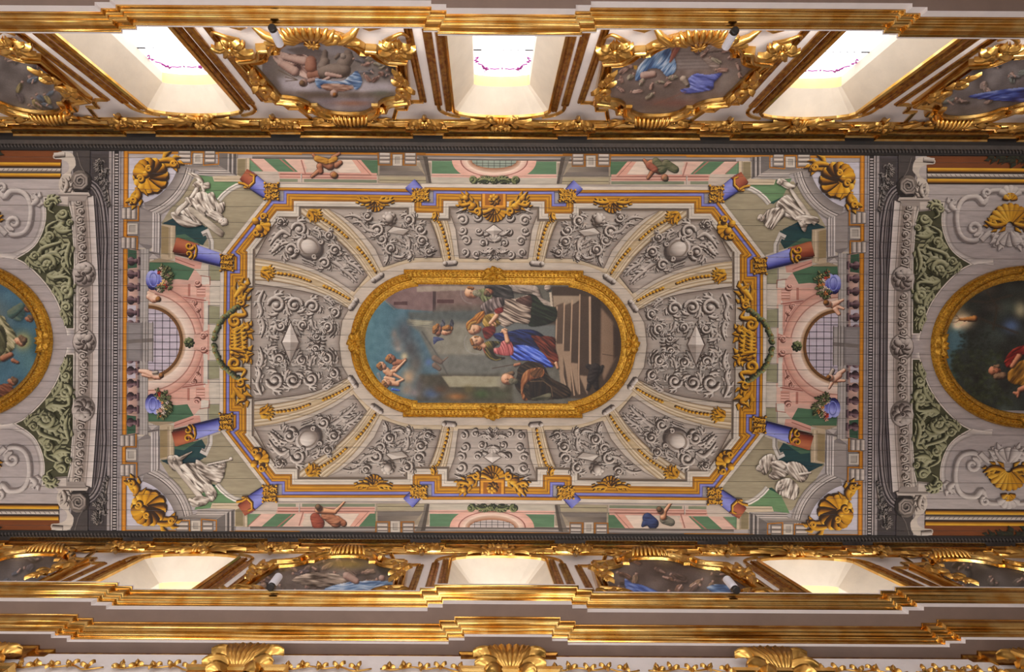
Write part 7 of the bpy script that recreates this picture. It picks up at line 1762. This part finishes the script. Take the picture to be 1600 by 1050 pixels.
def p_ul(cv):
    cv.fill(u1((100, 160), (1300, 160), (1300, 330), (100, 330)), (124, 120, 126), 3, (132, 130, 138), 1); cv.fill(u1((100, 330), (1300, 330), (1300, 560), (100, 560)), (116, 110, 108), 5)
    cv.fill(u1((150, 520), (1200, 560), (1200, 650), (200, 640)), (166, 162, 172), 3); cv.fill(u1((300, 650), (1200, 640), (1100, 700), (400, 710)), (104, 94, 88), 2); cv.fill(u1((400, 700), (1000, 690), (950, 800), (600, 800)), (134, 128, 138), 2)
    cv.C += (cv.noise(6) * 7)[..., None]
    cv.fill(u1((200, 210), (420, 170), (560, 220), (360, 240), (240, 230)), (84, 78, 82), 1.2); cv.fill(u1((220, 280), (420, 240), (560, 300), (340, 330)), (92, 84, 84), 1.2); cv.fill(u1((330, 310), (540, 300), (540, 420), (420, 400)), (96, 88, 88), 2)
    cv.glow(*u1((800, 740))[0], 34, 5, (150, 104, 84), .8); cv.glow(*u1((1050, 650))[0], 18, 6, (92, 98, 88), .8)
    cv.drape(u1((110, 330), (160, 300), (260, 320), (400, 330), (420, 400), (520, 470), (600, 500), (500, 540), (400, 530), (300, 480), (190, 430), (130, 380)), FLS, 35, .22, .05, 2.4); cv.form(cu([(180, 400, 30, 300, 470, 42), (210, 350, 24, 380, 380, 40)]), FLS); cv.form(cu([(440, 500, 36, 560, 490, 30), (440, 380, 46, 440, 430, 52)]), [(70, 40, 32), (120, 78, 64), (158, 116, 98)])
    cv.form(cu([(560, 470, 60, 720, 450, 64), (560, 380, 40, 540, 420, 40), (560, 300, 22, 550, 400, 36), (720, 400, 56, 760, 350, 50), (760, 310, 36), (680, 320, 16, 650, 350, 12)]), DON); cv.form(cu([(715, 330, 24)]), [(80, 72, 68), (140, 130, 124), (170, 160, 152)])
    cv.form(cu([(580, 490, 20, 700, 510, 14), (520, 560, 16, 600, 520, 12)]), FLS); cv.form(cu([(380, 565, 34), (430, 550, 20, 500, 530, 14)]), FLS[:4]); cv.form(cu([(365, 572, 26)]), BRN[1:])
    cv.drape(u1((480, 530), (560, 540), (700, 550), (780, 500), (840, 460), (885, 540), (860, 610), (820, 620), (800, 580), (700, 590), (560, 570), (530, 615), (490, 590)), SKB, 10, .5, .08)
    cv.drape(u1((530, 590), (620, 570), (760, 585), (810, 610), (700, 640), (580, 630)), [(90, 60, 50), (140, 106, 92), (172, 140, 124), (196, 170, 156)], 5, .6); cv.form(cu([(640, 655, 32)]), FLS); cv.form(cu([(650, 668, 20)]), HAIR)
    crowd(cv, [u1(p)[0] for p in ((900, 330), (960, 350), (1010, 400), (920, 400), (1060, 430), (960, 460), (1090, 500), (900, 470), (1000, 530), (1130, 440), (860, 370), (1160, 520), (1050, 480), (930, 520))], CRW, .9, 5)
    cv.fill(u1((1090, 400), (1180, 400), (1200, 520), (1120, 480)), (60, 54, 54), 1.5); cv.line(u1((160, 460), (320, 540)), 1, (80, 64, 44)); cv.line(u1((220, 520), (330, 545), (225, 555)), 1, (70, 54, 40))
def v1(*p): return [(800 + x / 4, y / 4) for x, y in p]
def cv4(L): return [tuple((800 + c[i] / 4 if i in (0, 3) else c[i] / 4) for i in range(len(c))) for c in L]
def p_ur(cv):
    cv.C += (cv.noise(5) * 8)[..., None]
    cv.fill(v1((1000, 290), (1250, 250), (1200, 420), (1000, 420)), (128, 118, 116), 2)
    for k in range(6): cv.line(v1((980, 310 + k * 22), (1230, 300 + k * 22)), 1.4, (98, 88, 88), .8, .7)
    cv.fill(v1((620, 500), (1000, 540), (1000, 700), (700, 660)), (104, 92, 88), 3); cv.fill(v1((1280, 430), (1440, 400), (1400, 560), (1260, 560)), (126, 116, 112), 2)
    cv.drape(v1((950, 280), (1000, 380), (990, 440), (940, 460), (900, 420), (830, 420), (770, 490), (745, 480), (770, 400), (830, 340), (890, 310)), SKB, 125, .45, .07)
    cv.drape(v1((1040, 260), (1000, 330), (960, 380), (975, 300), (1010, 255)), [(80, 40, 36), (130, 76, 66), (160, 110, 96)], 120)
    cv.form(cv4([(800, 460, 24, 860, 450, 20)]), FLS); cv.drape(v1((1070, 490), (1120, 445), (1200, 450), (1290, 440), (1240, 500), (1230, 540), (1150, 560), (1060, 570), (1030, 545), (1090, 530)), [(40, 44, 96), (72, 84, 160), (112, 126, 200), (160, 172, 222)], 15, .45, .07)
    cv.form(cv4([(1050, 480, 24, 1070, 510, 16)]), GRY); cv.form(cv4([(1180, 330, 30, 1250, 400, 26), (1150, 280, 36, 1300, 270, 30)]), [(84, 70, 66), (130, 116, 110), (164, 150, 144)], fold=1, freq=1)
    crowd(cv, [v1(p)[0] for p in ((680, 430), (720, 470), (790, 500), (850, 530), (900, 500), (950, 510), (660, 490), (1290, 420), (1390, 400), (1350, 340), (840, 590), (700, 400), (1180, 320), (1250, 360), (1320, 300), (1120, 300), (760, 560), (980, 470), (1400, 450), (660, 550))], CRW[:3], .95, 8)
    cv.glow(*v1((980, 630))[0], 50, 8, (128, 84, 76), .7); cv.line(v1((870, 640), (1060, 560)), 2, (130, 90, 78), 1.5, .7); cv.fill(v1((735, 400), (760, 400), (755, 425), (740, 420)), (170, 130, 50), .8)
def p_far(cols, seed):
    def f(cv):
        cv.C += (cv.noise(7) * 12)[..., None]; rs = np.random.RandomState(seed); X0, Y0, X1, Y1 = cv.x0, cv.y0, cv.x0 + cv.w, cv.y0 + cv.h
        R4 = [[tuple(np.array(c, float) * q_) for q_ in (.5, .8, 1., 1.2, 1.4)] for c in cols]
        crowd(cv, [(X0 + rs.rand() * (X1 - X0), Y0 + (.1 + .85 * rs.rand()) * (Y1 - Y0)) for i in range(46)], R4, 1.15, seed)
    return f
RK = [(96, 84, 80), (122, 104, 96), (84, 78, 84), (140, 120, 108), (70, 62, 60)]
def p_ll(cv):
    p_far(RK, 3)(cv); cv.glow(545, 884, 46, 9, (150, 130, 70), .9); cv.fill([(590, 886), (670, 890), (675, 908), (600, 900)], (48, 48, 46), 2); cv.drape([(460, 910), (490, 898), (530, 900), (545, 912), (500, 920)], GRY, 5)
    cv.drape([(510, 924), (550, 912), (610, 910), (625, 922), (600, 928), (540, 930)], SKB, -5); cv.form([(545, 902, 6, 560, 910, 5), (600, 905, 5)], FLS)
def p_lr(cv):
    p_far([(80, 66, 62), (110, 84, 72), (64, 58, 58), (120, 100, 84)], 6)(cv); cv.glow(1060, 884, 46, 8, (70, 58, 54), .8); cv.drape([(980, 902), (992, 908), (1010, 912), (1034, 924), (1000, 930), (982, 916)], [(20, 34, 80), (40, 64, 130), (80, 108, 176), (130, 150, 200)], 20); cv.drape([(1108, 914), (1130, 908), (1150, 916), (1130, 926)], SKB, 10)
wall_canvas((404, 40, 640, 186), (112, 106, 108), -BAY / 2, -1, 'gold framed wall painting of reclining figures and a donkey, upper wall left', p_ul, 21)
wall_canvas((936, 40, 1180, 186), (112, 98, 94), BAY / 2, -1, 'gold framed wall painting of figures in bright blue robes, upper wall right', p_ur, 22)
wall_canvas((-170, 40, 130, 192), (104, 98, 98), -1.5 * BAY, -1, 'gold framed wall painting of dim grey clouds, far left of the upper wall', p_far([(104, 98, 98), (84, 96, 110), (120, 108, 104), (78, 72, 76), (126, 116, 84)], 11), 23)
wall_canvas((1450, 40, 1760, 190), (104, 98, 100), 1.5 * BAY, -1, 'gold framed wall painting with deep blue drapery, far right of the upper wall', lambda cv: (p_far([(120, 104, 100), (96, 96, 100), (126, 112, 108), (104, 110, 108)], 12)(cv), cv.drape([(1508, 142), (1550, 132), (1610, 126), (1640, 140), (1620, 150), (1560, 148)], [(20, 30, 80), (44, 62, 140), (80, 100, 176), (130, 146, 200)], -8)), 24)
wall_canvas((410, 866, 650, 956), (92, 84, 82), -BAY / 2, 1, 'gold framed wall painting with a yellow sky over grey figures, lower wall left', p_ll, 25)
wall_canvas((930, 862, 1190, 952), (84, 74, 72), BAY / 2, 1, 'dark gold framed wall painting with one blue robe, lower wall right', p_lr, 26)
wall_canvas((-190, 866, 120, 962), (88, 84, 86), -1.5 * BAY, 1, 'dark gold framed wall painting, far left of the lower wall', p_far([(86, 84, 90), (70, 74, 84), (104, 98, 96), (60, 58, 62)], 13), 27)
wall_canvas((1460, 850, 1780, 948), (74, 70, 70), 1.5 * BAY, 1, 'very dark gold framed wall painting, far right of the lower wall', p_far([(64, 62, 62), (84, 78, 74), (52, 50, 52)], 14), 28)
